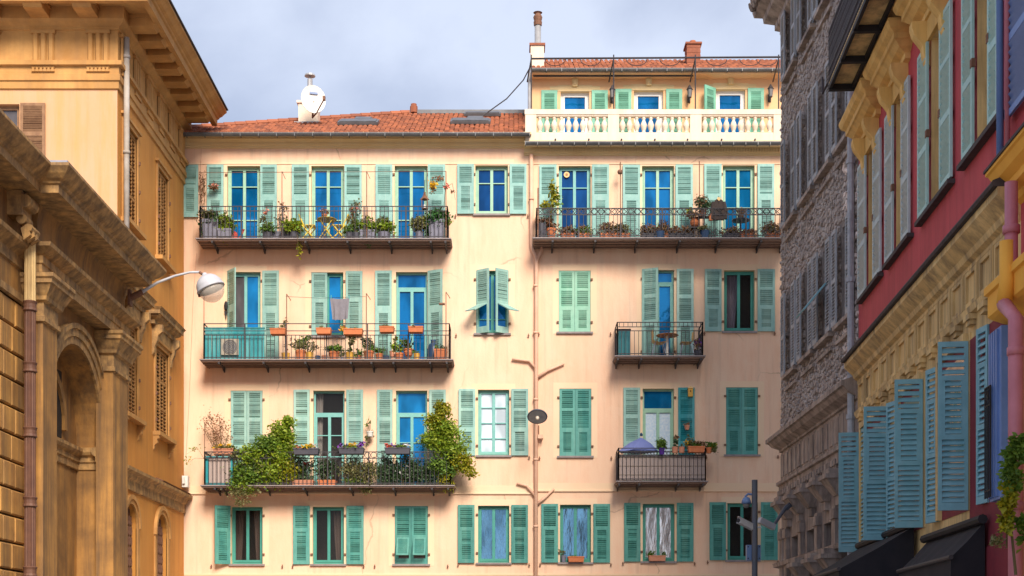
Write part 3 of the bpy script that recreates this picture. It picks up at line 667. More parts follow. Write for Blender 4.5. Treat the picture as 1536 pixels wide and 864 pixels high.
def tiles(H, a, b, o0, z0, o1, z1, pitch=.155, rowl=.24, left=None, parent=None, seed=3):
    r = random.Random(seed); m = H.mb(); n = int((b - a) / pitch); L = math.hypot(o0 - o1, z1 - z0); nr = int(L / rowl)
    for j in range(nr):
        t0, t1 = j / nr, min(1, (j + 1.25) / nr)
        for i in range(n):
            u = a + pitch * (i + .5)
            if left and u < left(t0): continue
            dz = r.uniform(-.006, .014); du = r.uniform(-.012, .012)
            vs = []
            for t, rr, lift in ((t0, .076, .03), (t1, .062, .0)):
                oo = o0 + (o1 - o0) * t; zz = z0 + (z1 - z0) * t + lift + dz
                for q in range(5):
                    an = PI * q / 4; vs.append((u + du + rr * math.cos(an), oo, zz + rr * .75 * math.sin(an)))
            m.add(vs, [(q, q + 1, q + 6, q + 5) for q in range(4)] + [(0, 1, 2, 3, 4)])
    return H.sub('roof_tiles', m, 'tile', parent, kind='stuff')
tiles(HL, XL, SPL - .1, .47, ez, ridge_o, rz, left=lambda t: XL + (hipx - XL) * t, parent=roofL)
m = HL.mb()
for i in range(26):   # hip and ridge tiles
    t0, t1 = i / 26, (i + 1.15) / 26
    p = lambda t: Vector((XL + (hipx - XL) * t, .45 + (ridge_o - .45) * t, ez + (rz - ez) * t + .05))
    m.tube([p(t0), p(t1)], [.12, .10], 6)
HL.sub('hip_tiles', m, 'tile', roofL, kind='stuff')
m = HL.mb(); m.box(hipx, SPL, ridge_o - .15, ridge_o + .12, rz + .0, rz + .13); HL.sub('ridge_flashing', m, 'zinc', roofL)
m = HL.mb(); m.lathe([(.13, 0), (.13, .22), (.10, .24), (.10, .3)], 8, (U(621, ridge_o), ridge_o + .1, rz + .02)); HL.sub('ridge_vent', m, 'tile', roofL)
def onroof(px, py):   # point on the front roof slope behind the pixel
    best = None
    for i in range(400):
        t = i / 400; o = .45 + (ridge_o - .45) * t; z = ez + (rz - ez) * t
        q = HY - (z - CAMZ) / S(o)
        if q <= py: return U(px, o), o, z
    return U(px, ridge_o), ridge_o, rz
sl_t = Vector((0, ridge_o - .45, rz - ez)).normalized()
for px, py, wpx, lpx in ((538, 188.5, 60, .75), (545, 185, 26, .6), (706, 187, 60, .75), (713, 184, 25, .6), (724, 176, 55, .5)):
    u, o, z = onroof(px, py); m = HL.mb(); hw = wpx * S(o) / 2
    nrm = Vector((0, -sl_t.z, sl_t.y)) * -1
    if nrm.z < 0: nrm = -nrm
    c = Vector((u, o, z)) + nrm * .16
    m.obox(c - nrm * .05, (hw, 0, 0), sl_t * lpx * .5, nrm * .04); m.obox(c, (hw * .9, 0, 0), sl_t * lpx * .42, nrm * .02)
    HL.sub('skylight', m, 'zinc', roofL)
# chimney with flue on the long roof
u, o, z = onroof(462, 186)
m = HL.mb(); hw = 14.5 * S(o)
m.box(u - hw, u + hw, o - .6, o, z - .5, z + .68); m.box(u - hw - .05, u + hw + .05, o - .65, o + .05, z + .68, z + .76)
ch = HL.sub('chimney', m, 'cream', roofL)
m = HL.mb(); m.box(u - hw - .12, u + hw + .12, o - .05, o + .10, z - .02, z + .05); HL.sub('chimney_flashing', m, 'zinc_light', roofL)
zp = Z(108, o)
m = HL.mb(); m.lathe([(.085, z + .7), (.085, zp - .12)], 10, (u + .02, o - .3, 0)); m.lathe([(.02, zp - .12), (.03, zp - .03), (.18, zp - .02), (.17, zp + .03), (.02, zp + .05)], 12, (u + .02, o - .3, 0)); HL.sub('flue', m, 'zinc_light', roofL, smooth=False)
CHIM = HL.pl.P(u, o, z)
# satellite dish
t = thing('satellite_dish', 'white oval satellite dish mounted on the chimney of the long tiled roof', 'satellite dish', Vector((U(475, -1.6), D + 1.6 - .75, Z(150, -1.6) - .86)))
m = MB(); n = 20
nrm = Vector((.30, -.93, .12)).normalized(); ax = nrm.cross(Vector((0, 0, 1))).normalized(); ay = ax.cross(nrm)
cc = Vector((0, 0, .60)); vs = [cc - nrm * .09]
for ring in (.5, 1.0):
    for k in range(n):
        a = 2 * PI * k / n; vs.append(cc + ax * math.cos(a) * .40 * ring + ay * math.sin(a) * .47 * ring - nrm * (.09 * (1 - ring * ring)))
fs = [(0, 1 + k, 1 + (k + 1) % n) for k in range(n)] + [(1 + k, 1 + n + k, 1 + n + (k + 1) % n, 1 + (k + 1) % n) for k in range(n)]
m.add(vs, fs); m.add([v - nrm * .02 for v in vs], [tuple(reversed(q)) for q in fs])
part('dish', m, 'white_plastic', t, smooth=True)
m = MB(); m.tube([(.1, .0, .16), (.40, -.45, .42)], .022); m.tube([(.1, .0, .16), (-.1, .5, .2)], .03); m.tube([(.0, .08, .55), (-.1, .5, .2)], .03); m.box(.36, .44, -.52, -.4, .38, .5)
part('feed_arm', m, 'rust', t)
m = MB(); m.obox(cc - nrm * .035 + ay * .22 + ax * -.02, ax * .13, ay * .035, nrm * .008); part('badge', m, 'cctv_blue', t)

# terrace, balustrade and penthouse of the right house
TO = .30
m = HR.wb(); z0 = Z(233)
prof = [(0, z0 - .02), (.04, z0), (.04, z0 + .04), (.09, z0 + .06), (.09, z0 + .17), (.13, z0 + .19), (.28, z0 + .22), (.30, z0 + .27), (.36, z0 + .29), (.36, z0 + .34), (0, z0 + .36)]
m.sweep([(U(786), D), (XR, D)], prof); HR.part('cornice', m, 'yellow_cream')
m = HR.mb(); zd = z0 + .075
u = U(800)
while u < XR: m.box(u, u + .045, .08, .15, zd, zd + .10); u += .085
HR.part('dentils', m, 'yellow_cream', kind='stuff')
gz = Z(213.5, .45)
gutter(HR, U(788, .45), XR, .43, gz, nj=26)
tz0, tz1 = Z(212, TO), Z(165, TO)
m = HR.mb(); m.box(U(788, TO), XR, -1.7, TO + .05, tz0 - .12, tz0); HR.part('terrace_slab', m, 'cream')
m = HR.mb(); a = U(788, TO)
zlo, zhi = Z(201, TO), Z(172.5, TO)
m.box(a, XR, TO - .14, TO + .04, tz0 + .002, zlo); m.box(a - .02, XR, TO - .16, TO + .06, zhi, tz1)
m.box(a, XR, TO - .13, TO + .03, zhi - .05, zhi); m.box(a, XR, TO - .13, TO + .02, zlo, zlo + .04)
for p0, p1 in ((788, 804.5), (912, 928.5), (1035, 1052), (1160, 1176)):
    m.box(U(p0, TO), U(p1, TO), TO - .15, TO + .05, tz0 + .004, tz1 + .012)
m.box(a, a + .16, -1.6, TO - .15, tz0, tz1)
bal = HR.part('balustrade', m, 'cream')
hb = zhi - .05 - zlo - .04
bm_ = MB(); bm_.lathe([(.07, 0), (.07, .03), (.045, .05), (.055, .08), (.095, .20 * hb / .5), (.10, .25 * hb / .5), (.07, .34 * hb / .5), (.045, hb - .11), (.045, hb - .08), (.065, hb - .05), (.065, hb)], 10)
bme = bm_.mesh('baluster', 'cream', True)
for p0, p1 in ((804.5, 912), (928.5, 1035), (1052, 1160), (1176, 1212)):
    n = max(3, round((p1 - p0) / 10.6)); 
    for i in range(n):
        px = p0 + (p1 - p0) * (i + .5) / n
        link('baluster', bme, bal, HR.pl.P(U(px, TO), TO - .05, zlo + .04))
m = HR.mb()
for px in (833, 883, 932, 982, 1031, 1082, 1132): m.tube([(U(px, TO), TO, tz0 + .04), (U(px, TO), TO + .09, tz0 + .03)], .028, 8)
HR.part('drain_spouts', m, 'iron')
PO = -1.6
HR.pl = Plane((0, D - PO), (1, 0), (0, -1))
ZPT = Z(109, PO + .5) + .05
pw = [(841, 884, 137), (951, 995, 135.5), (1074, 1118, 134)]
holes = [(U(a, PO), U(b, PO), tz0 + .02, Z(y, PO)) for a, b, y in pw]
m = HR.mb(); a = U(797, PO); wall_holes(m, a, XR, tz0 - .1, ZPT, holes)
m.quad((a, 0, tz0 - .1), (a, 0, ZPT), (a, -6, ZPT), (a, -6, tz0 - .1)); HR.part('penthouse_wall', m, 'peach_penthouse')
for u0, u1, z0, z1 in holes:
    m = HR.mb(); reveals(m, [(u0, u1, z0, z1)], .235); rvl = HR.part('window_reveal', m, 'reveal')
    m = HR.mb(); m.box(u0 - .1, u1 + .1, -.01, .012, z1, z1 + .2); m.box(u0 - .35, u1 + .35, -.01, .008, z1 + .05, z1 + .17)
    HR.sub('window_surround', m, 'yellow_cream', rvl)
for (u0, u1, z0, z1), (sa, sb, sc, sd) in zip(holes, ((812, 837, 887.5, 912), (923, 948, 999, 1024), (1053, 1072, 1121.5, 1146))):
    add_window(HR, u0, u1, z0, z1, fm='frame_white', pm='glass_skyrefl_blue', rows=(0, 1), cols=1, fw=.09, sill=False)
    h = z1 - z0 - .05
    if sa == 1053: add_shutter(HR, U(1073, PO) - .5 * math.cos(R(38)), .03 + .5 * math.sin(R(38)), z1 + .02 - h, .5, h, 'low', 'green_roof', rot=R(38), label='roof shutter standing half open')
    else: add_shutter(HR, U(sa, PO), .04, z1 + .02 - h, .52, h, 'low', 'green_roof')
    add_shutter(HR, U(sc, PO), .04, z1 + .02 - h, .52, h, 'low', 'green_roof')
    m = HR.mb(); uc = (u0 + u1) / 2
    m.prism([(uc - .13, z1 + .62), (uc + .13, z1 + .62), (uc + .08, z1 + .14), (uc - .08, z1 + .14)], .0, .09, axis=1)
    m.obox((uc, .10, z1 + .48), (.09, 0, 0), (0, .05, 0), (0, 0, .06)); m.obox((uc, .09, z1 + .26), (.04, 0, 0), (0, .03, 0), (0, 0, .07))
    HR.part('keystone', m, 'yellow_cream')
m = HR.mb(); m.box(a, XR, 0, .45, ZPT - .05, ZPT); HR.part('eave_soffit', m, 'peach_penthouse')
pg = ZPT + .06
gutter(HR, a, XR, .5, pg, r=.075, nj=20)
r_o = -2.3; r_z = pg + .02 + 2.75 * .51
m = HR.mb(); m.add([(a, .46, pg - .02), (XR, .46, pg - .02), (XR, r_o, r_z - .02), (a, r_o, r_z - .02), (XR, -6, pg), (a, -6, pg)], [(0, 1, 2, 3), (3, 2, 4, 5), (0, 3, 5)])
roofR = HR.part('roof', m, 'tile_pale')
tiles(HR, a, XR, .47, pg, r_o, r_z, parent=roofR, seed=8)
def chim(H, px, pybase, ptop, wpx, o, m1, roof, cap=None, dep=.55):
    s_ = (D - PO - o) / F
    u = (px - CX) * s_; zt = CAMZ + (HY - ptop) * s_; hw = wpx * s_ / 2
    zb = CAMZ + (HY - pybase) * s_
    m = H.mb(); m.box(u - hw, u + hw, o - dep, o, zb - .8, zt); c = H.sub('chimney', m, m1, roof)
    return u, zt, hw, s_
u, zt, hw, s_ = chim(HR, 806, 98, 68, 20, -.2, 'cream', roofR)
m = HR.mb(); m.box(u - hw - .04, u + hw + .04, -.79, -.16, zt, zt + .07); HR.sub('chimney_cap', m, 'brick_red', roofR)
m = HR.mb(); zq = CAMZ + (HY - 14) * s_
m.lathe([(.16, zt + .05), (.13, zt + .15), (.105, zt + .16), (.105, zq - .40)], 12, (u + .02, -.45, 0)); HR.sub('flue', m, 'zinc_light', roofR, smooth=True)
m = HR.mb(); m.lathe([(.13, zq - .42), (.14, zq - .3), (.12, zq - .28), (.15, zq - .15), (.13, zq - .1), (.10, zq - .08), (.10, zq - .03), (.15, zq), (.02, zq + .02)], 12, (u + .02, -.45, 0)); HR.sub('flue_cowl', m, 'rust', roofR)
u, zt, hw, s_ = chim(HR, 1040.5, 100, 66, 20, -.7, 'brick_red', roofR)
m = HR.mb(); m.box(u - hw - .05, u + hw + .05, -1.30, -.65, zt, zt + .06)
for i in range(5): m.box(u - hw - .008, u + hw + .008, -1.26, -.692, zt - .16 * i - .12, zt - .16 * i - .03)
HR.sub('chimney_bricks', m, 'brick_red', roofR)
m = HR.mb(); m.lathe([(.09, zt), (.10, zt + .2), (.08, zt + .2)], 10, (u, -.95, 0)); HR.sub('chimney_pot', m, 'terracotta', roofR)
# iron awning frame over the terrace
HR.pl = FR
m = HR.mb(); ao = .10; zb = Z(88, ao); zk = Z(117, ao)
for px in (797, 920.5, 1043, 1168):
    m.tube([(U(px, ao), ao, tz1), (U(px, ao), ao, zb + .12)], .022, 6)
    m.tube([(U(px, ao), ao, zb), (U(px - 6, -1.2), -1.5, Z(117, -1.2))], .022, 6)
m.tube([(U(797, ao), ao, zb), (U(1172, ao), ao, zb + .05)], .03, 6)
m.tube([(U(800, -1.2), -1.3, Z(114, -1.3)), (U(1040, -1.2), -1.3, Z(113.5, -1.3))], .03, 6)
for px in (833, 886, 955, 1005, 1075, 1125, 1150):
    pts = [(U(px, ao) + .32 * math.cos(q), ao, zb - .02 - .2 * math.sin(q)) for q in [PI * j / 8 for j in range(9)]]
    m.tube(pts, .012, 4)
HR.part('awning_frame', m, 'iron')
cab = HL.mb(); cp = [(U(797, -1.5), -1.5, Z(97, -1.5)), (U(785, -1.8), -1.8, Z(120, -1.8)), (U(760, -2), -2, Z(148, -2)), (U(732, -2.2), -2.2, Z(168, -2.2)), (U(722, -2.2), -2.2, Z(176, -2.2))]
cab.tube(cp, .02, 5); HL.part('cable', cab, 'iron')
m = HR.mb(); m.tube([(U(794, -1.4), -1.45, tz1 - .4), (U(794, -1.4), -1.45, Z(108, -1.4))], .05, 8); HR.part('drainpipe', m, 'zinc_light')
def wall_lantern(px, py, o, label, group=None):
    p = FR.P(U(px, o), o, Z(py, o))
    t = thing('wall_lantern', label, 'lantern', p, group)
    m = MB(); m.tube([(0, .22, -.12), (0, .12, -.28), (0, 0, -.26), (0, 0, -.18)], .018, 6); m.box(-.05, .05, .2, .235, -.25, .0); part('bracket', m, 'iron', t)
    m = MB(); m.lathe([(.02, -.2), (.06, -.17), (.085, .08), (.11, .09), (.05, .18), (.015, .24)], 6); part('fixture_case', m, 'iron', t)
    m = MB(); m.lathe([(.058, -.155), (.086, .072)], 6, (0, -.006, 0)); part('glass', m, 'lamp_in', t)
wall_lantern(918.5, 139, PO + .235, 'dark iron wall lantern on the terrace wall between its left and middle doors', 'lanterns on the terrace wall')
wall_lantern(1034.5, 138.5, PO + .235, 'dark iron wall lantern on the terrace wall between its middle and right doors', 'lanterns on the terrace wall')
wall_lantern(1156, 137.5, PO + .235, 'dark iron wall lantern on the terrace wall right of its last shutter', 'lanterns on the terrace wall')

# drainpipe at the joint between the houses
m = HL.mb(); r = .062; o = .09
m.tube([(U(797), o, Z(233)), (U(797), o, Z(368)), (U(799), o, Z(376)), (U(804), o, Z(386)), (U(804.5), o, Z(395)), (U(803), o, 0)], r, 8)
m.tube([(U(812), o + .02, Z(366)), (U(812), o + .02, Z(377)), (U(807), o, Z(388)), (U(804), o, Z(397))], r * .8, 8)
for pts in (((768, 539.5), (794, 542), (803, 553)), ((846, 546), (822, 556), (806, 567)), ((775, 725.5), (790, 729), (803, 745)), ((831, 733.5), (816, 748), (805, 757))):
    m.tube([(U(p), o * .8, Z(q)) for p, q in pts], [r * .55, r * .75, r * .8], 8)
for py in (300, 430, 500, 600, 690, 790): m.lathe([(r + .018, -.03), (r + .018, .03)], 8, (U(797 if py < 370 else 803.5), o, Z(py)))
HL.part('drainpipe', m, 'pipe_pink', smooth=True)
m = HL.mb(); m.tube([(U(302), .02, Z(222)), (U(301), .02, Z(300))], .008, 4); m.tube([(U(295), .02, Z(380)), (U(290), .02, Z(450)), (U(284), .02, Z(600)), (U(279), .02, Z(690))], .008, 4)
HL.part('cable', m, 'pipe_pink')

# ------------------------------------------------------------------ balconies
def railing_mb(H, a, b, o, zf, rails, bar_top, spacing, posts=4, ring=None, fancy=False, th=.016):
    m = H.mb(); top = zf + rails[0]
    def run(P0, P1, nposts):
        P0 = Vector(P0); P1 = Vector(P1); L = (P1 - P0).length; t = (P1 - P0) / L
        for rz_ in rails: m.bar(P0 + Vector((0, 0, zf + rz_)), P1 + Vector((0, 0, zf + rz_)), .032 if rz_ == rails[0] else .02, .022)
        m.bar(P0 + Vector((0, 0, zf + .06)), P1 + Vector((0, 0, zf + .06)), .022)
        n = max(1, round(L / spacing))
        for i in range(n + 1):
            p = P0 + t * (L * i / n); m.bar(p + Vector((0, 0, zf)), p + Vector((0, 0, zf + bar_top)), th)
        for i in range(nposts + 1):
            p = P0 + t * (L * i / nposts); m.bar(p + Vector((0, 0, zf)), p + Vector((0, 0, top + .01)), .034)
        if ring:
            k = max(1, round(L / (ring[1] * 2)))
            for i in range(k):
                c = P0 + t * (L * (i + .5) / k) + Vector((0, 0, zf + ring[0]))
                pts = [c + t * (ring[1] * .95 * math.cos(q)) + Vector((0, 0, ring[1] * .95 * math.sin(q))) for q in [2 * PI * j / 8 for j in range(9)]]
                for p, q in zip(pts[:-1], pts[1:]): m.bar(p, q, .016)
        if fancy:
            k = max(1, round(L / .22))
            for i in range(k):
                c0 = P0 + t * (L * i / k); c1 = P0 + t * (L * (i + 1) / k)
                for z0_, z1_ in ((rails[1] + zf, rails[0] + zf), (zf + .06, zf + .28)):
                    m.bar(c0 + Vector((0, 0, z0_)), c1 + Vector((0, 0, z1_)), .016); m.bar(c1 + Vector((0, 0, z0_)), c0 + Vector((0, 0, z1_)), .016)
    run((a, o, 0), (b, o, 0), posts); run((a, .03, 0), (a, o, 0), 1); run((b, .03, 0), (b, o, 0), 1)
    return m
def balcony(H, px0, px1, pyf, pyr, brackets, rails, bar_top, spacing, posts=4, ring=None, fancy=False, ov=6):
    o = .86; zf = Z(pyf, .9)
    m = H.mb(); a, b = U(px0, o), U(px1, o); e = ov * S()
    m.box(a - e, b + e, 0, .92, zf - .035, zf)
    sl = H.part('balcony', m, 'slab_edge')
    m = H.mb(); m.box(a - e + .03, b + e - .03, 0, .88, zf - .075, zf - .037)
    for oo in (.12, .40, .66): m.box(a - e + .05, b + e - .05, oo - .03, oo + .03, zf - .115, zf - .073)
    H.sub('underside', m, 'iron_brown', sl)
    for px in brackets:
        u = U(px, .9); m = H.mb(); m.box(u - .03, u + .03, 0, .9, zf - .14, zf - .08); m.prism([(0, zf - .24), (0, zf - .14), (.35, zf - .14)], u - .02, u + .02)
        H.sub('bracket', m, 'iron', sl)
    H.sub('railing', railing_mb(H, a, b, o, zf, rails, bar_top, spacing, posts, ring, fancy), 'iron', sl)
    return zf, sl
fAL, bAL = balcony(HL, 300, 671, 357, 309, (318, 390, 458, 521, 584, 646, 668), (.98, .84), .98, .128, posts=6)
fBL, bBL = balcony(HL, 306, 674, 538.5, 485, (328, 395, 458, 526, 557, 590, 645, 670), (1.09, .87, .74), .74, .128, posts=6)
fCL, bCL = balcony(HL, 307, 676, 727.5, 677, (322, 332, 398, 455, 525, 590, 648, 672), (1.02, .82), .82, .125, posts=6, ring=(.92, .095))
fAR, bAR = balcony(HR, 805, 1182, 356, 312.5, (829, 893, 956, 1020, 1079, 1142, 1178), (.90, .70), .72, .13, posts=6, ring=(.80, .095), fancy=True)
fBR, bBR = balcony(HR, 926, 1054, 533, 483, (927, 962, 1018, 1052), (1.02, .88, .76), .76, .132, posts=1, ov=4)
fCR, bCR = balcony(HR, 928, 1058, 721, 672, (929, 959, 1018, 1055), (1.0, .90, .78), .78, .12, posts=1, ring=(.84, .05), ov=4)
# short uprights between the two top rails of the small balcony
m = HR.mb()
for i in range(20):
    u = U(926, .86) + (U(1054, .86) - U(926, .86)) * (i + .5) / 20; m.bar((u, .86, fBR + .88), (u, .86, fBR + 1.02), .016)
HR.sub('short_bars', m, 'iron', bBR)
# line poles and wires on the long balconies
m = HL.mb()
for px in (300, 423, 550, 669): m.tube([(U(px, .86), .86, fAL), (U(px, .86), .86, Z(257, .86))], .013, 5)
m.tube([(U(298, .86), .86, Z(259, .86)), (U(669, .86), .86, Z(257, .86))], .009, 4)
for px in (425, 552): m.tube([(U(px - 2, .86), .86, Z(257, .86)), (U(px + 3, .6), .6, Z(264, .86))], .009, 4)
HL.sub('line_poles', m, 'rust', bAL)
m = HL.mb()
for px, py in ((430, 441), (549.5, 440), (669, 438)):
    m.tube([(U(px, .86), .86, fBL), (U(px, .86), .86, Z(py, .86))], .014, 5); m.tube([(U(px, .86), .86, Z(py, .86)), (U(px + 6, .86), .86, Z(py + 9, .86)), (U(px + 5.5, .86), .86, Z(py + 10, .86))], .011, 4)
m.tube([(U(306, .86), .86, fBL), (U(306, .86), .86, Z(440, .86))], .012, 5)
m.obox((U(663, .8), .8, Z(456, .8)), (.09, 0, 0), (0, .06, 0), (0, 0, .025))
HL.sub('line_poles', m, 'rust', bBL)
m = HL.mb(); m.tube([(U(307, .86), .86, fCL), (U(307, .86), .86, Z(633, .86)), (U(309, .86), .86, Z(633, .86)), (U(330, .8), .8, Z(655, .86))], .012, 5)
HL.sub('line_poles', m, 'rust', bCL)
m = HR.mb()
for px, py in ((930.5, 243), (1049, 242)): m.tube([(U(px, .3), .3, fAR), (U(px, .3), .3, Z(py, .3))], .016, 5)
m.tube([(U(807, .86), .86, fAR), (U(807, .86), .86, Z(282, .86))], .02, 5)
HR.sub('line_poles', m, 'rust', bAR)

# ================================================================== left: ochre corner building
YC, XC_ = 36.9, -10.24
LO = Plane((XC_, YC), (0, 1), (1, 0))            # u = y - YC
LFp = Plane((-16.5, YC), (1, 0), (0, -1))        # front wall, u = x + 16.5
OB = House('corner_building', 'tall ochre corner building with deep bracketed cornice and closed brown lattice shutters', 'building', (-13, 40, 0), LO)
UE = 44.38 - YC
def Yof(px, o=0): return (XC_ + o) / ((px - CX) / F)
path = [(-16.5, YC), (XC_, YC), (XC_, YC + UE)]
sw = [(.55, 1.9, 13.05, 15.65), (4.12, 5.35, 13.05, 15.65), (.55, 1.9, 7.95, 10.45), (3.85, 5.40, 7.95, 10.45)]
# wall with arched windows low down
m = OB.mb()
arches = [(1.25, .62, 5.0), (4.62, .66, 5.0)]
wall_holes(m, 0, UE, 6.2, 18.2, sw)
def arch_wall(m, u0, u1, z0, z1, cu, r, zs, depth, n=14, zb=0.0):
    """wall piece between u0 and u1 with one round-headed opening"""
    m.quad((u0, 0, z0), (cu - r, 0, z0), (cu - r, 0, z1), (u0, 0, z1)); m.quad((cu + r, 0, z0), (u1, 0, z0), (u1, 0, z1), (cu + r, 0, z1))
    if zb > z0: m.quad((cu - r, 0, z0), (cu + r, 0, z0), (cu + r, 0, zb), (cu - r, 0, zb)); m.quad((cu - r, 0, zb), (cu + r, 0, zb), (cu + r, -depth, zb), (cu - r, -depth, zb))
    pts = [(cu - r * math.cos(PI * i / n), zs + r * math.sin(PI * i / n)) for i in range(n + 1)]
    for (a, b), (c, d) in zip(pts[:-1], pts[1:]):
        m.quad((a, 0, b), (c, 0, d), (c, 0, z1), (a, 0, z1)); m.quad((a, 0, b), (a, -depth, b), (c, -depth, d), (c, 0, d))
    for s_ in (-1, 1): m.quad((cu + s_ * r, 0, max(z0, zb)), (cu + s_ * r, 0, zs), (cu + s_ * r, -depth, zs), (cu + s_ * r, -depth, max(z0, zb)))
arch_wall(m, 0, 2.8, 0, 6.2, *arches[0], .35, zb=2.2); arch_wall(m, 2.8, UE, 0, 6.2, *arches[1], .35, zb=2.2)
m.quad((UE, 0, 0), (UE, -6, 0), (UE, -6, 18.2), (UE, 0, 18.2))
OB.part('wall', m, 'ochre')
OB.pl = LFp
fw = [(3.05, 3.72, 13.3, 15.85)]
m = OB.mb(); wall_holes(m, 0, XC_ + 16.5, 0, 18.2, fw); reveals(m, fw, .2); OB.part('wall', m, 'ochre_front')
add_window(OB, 3.05, 3.72, 13.3, 15.85, fm='brown_shutter', pm='glass_grey', rows=(0, .5, 1), cols=1, sill=True)
add_shutter(OB, 3.76, .04, 13.3, .64, 2.56, 'three', 'brown_shutter')
add_shutter(OB, 2.38, .04, 13.3, .64, 2.56, 'three', 'brown_shutter')
OB.pl = LO
for q in sw:
    m = OB.mb(); reveals(m, [q], .14); OB.part('window_reveal', m, 'ochre_trim')
def lattice_shutter(H, u, z, wd, h):
    f = H.mb(); o = -.05
    st = .055
    f.box(u, u + st, o - .03, o + .015, z, z + h); f.box(u + wd - st, u + wd, o - .03, o + .015, z, z + h)
    for a in (0, .32, .64, 1): f.box(u + st, u + wd - st, o - .03, o + .015, z + (h - .07) * a, z + (h - .07) * a + .07)
    f.box(u + wd * .5 - .02, u + wd * .5 + .02, o - .03, o + .012, z + .07, z + h - .07)
    so_ = H.part('shutter', f, 'ochre_shutter')
    l = H.mb(); n = int(h / .105)
    for i in range(n):
        zz = z + .05 + (h - .1) * (i + .5) / n; l.obox((u + wd / 2, o - .01, zz), (wd / 2 - st, 0, 0), (0, .02, -.022), (0, .008, .008))
    H.sub('louvre_slats', l, 'ochre_shutter', so_, kind='stuff')
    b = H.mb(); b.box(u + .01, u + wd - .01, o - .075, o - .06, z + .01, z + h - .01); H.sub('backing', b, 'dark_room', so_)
for a, b, c, d in sw:
    lattice_shutter(OB, a + .01, c + .01, (b - a) / 2 - .015, d - c - .02); lattice_shutter(OB, (a + b) / 2 + .005, c + .01, (b - a) / 2 - .015, d - c - .02)
    m = OB.mb(); e = .11
    m.box(a - e, a, -.02, .05, c, d + e); m.box(b, b + e, -.02, .05, c, d + e); m.box(a, b, -.02, .05, d, d + e); m.box(a - .2, b + .2, -.02, .10, d + e, d + e + .07)
    fr = OB.part('window_surround', m, 'ochre_trim')
    hm = OB.mb()
    for uu in (a - .04, b + .04):
        for t in (.12, .42, .72): hm.box(uu - .03, uu + .03, .05, .09, c + (d - c) * t, c + (d - c) * t + .09)
    OB.sub('hinges', hm, 'rust', fr, kind='stuff')
    m = OB.mb(); m.box(a - .22, b + .22, -.02, .22, c - .12, c - .005); OB.sub('sill', m, 'ochre_trim', fr)
    if d < 12:
        m = OB.mb(); 
        for uu in (a - .13, b + .13):
            m.prism([(0, c - .55), (.04, c - .5), (.05, c - .4), (.13, c - .34), (.12, c - .24), (.18, c - .2), (.18, c - .122), (0, c - .122)], uu - .07, uu + .07)
        OB.sub('sill_bracket', m, 'ochre_trim', fr)
        m = OB.wb(); y0, y1 = YC + a - .38, YC + b + .38
        m.sweep([(XC_ - .02, y0), (XC_ + .02, y0), (XC_ + .02, y1), (XC_ - .02, y1)], [(0, d + .5), (.10, d + .5), (.10, d + .62), (.22, d + .68), (.24, d + .74), (.30, d + .74), (.30, d + .84), (.36, d + .92), (0, d + 1.0)], False)
        OB.sub('pediment', m, 'grimy_trim', fr)
        m = OB.mb(); m.box(a - .12, b + .12, -.02, .08, d + e + .072, d + .5); 
        for uu in (a - .24, b + .24):
            m.prism([(0, d - .35), (.06, d - .3), (.09, d - .1), (.16, d + .05), (.18, d + .2), (.30, d + .3), (.30, d + .498), (0, d + .498)], uu - .08, uu + .08)
        OB.sub('console', m, 'grimy_trim', fr)
# arched low windows
for cu, r, zs in arches:
    m = OB.mb(); n = 14
    for i in range(n):
        a0, a1 = PI * i / n, PI * (i + 1) / n
        for rr0, rr1, oo in ((r, r + .12, .05), (r + .12, r + .24, .09)):
            P_ = [(cu - rr0 * math.cos(a0), zs + rr0 * math.sin(a0)), (cu - rr0 * math.cos(a1), zs + rr0 * math.sin(a1)), (cu - rr1 * math.cos(a1), zs + rr1 * math.sin(a1)), (cu - rr1 * math.cos(a0), zs + rr1 * math.sin(a0))]
            m.prism(P_, -.02, oo, axis=1)
    for s_ in (-1, 1): m.box(min(cu + s_ * r, cu + s_ * (r + .2)), max(cu + s_ * r, cu + s_ * (r + .2)), -.02, .05, 2.2, zs)
    ar = OB.part('arch_surround', m, 'ochre_trim')
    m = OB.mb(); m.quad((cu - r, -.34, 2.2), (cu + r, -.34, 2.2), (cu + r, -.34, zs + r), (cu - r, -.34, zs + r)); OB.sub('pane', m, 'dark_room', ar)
    m = OB.mb()
    for i in range(7):
        u = cu - r + 2 * r * (i + .5) / 7; hh = math.sqrt(max(0, r * r - (u - cu) ** 2)); m.bar((u, -.12, 2.2), (u, -.12, zs + hh), .025)
        for j in range(12):
            zz = 2.4 + .28 * j
            if zz < zs + hh - .1:
                pts = [(u + .085 * math.cos(q), -.12, zz + .12 * math.sin(q)) for q in [2 * PI * k / 6 for k in range(7)]]
                for p, q in zip(pts[:-1], pts[1:]): m.bar(p, q, .02)
    OB.sub('grille', m, 'rust', ar)
# string course of the ochre wall
m = OB.wb(); m.sweep([(XC_, YC + .02), (XC_, YC + UE)], [(0, 5.95), (.06, 5.97), (.06, 6.22), (.12, 6.27), (.15, 6.36), (.27, 6.42), (.28, 6.5), (0, 6.62)]); OB.part('string_course', m, 'grimy_trim')
m = OB.wb(); m.sweep([(XC_, YC + 4.0), (XC_, YC + UE)], [(0, 6.63), (.2, 6.55), (.22, 6.58), (0, 6.67)]); OB.part('string_course_tiles', m, 'rust')
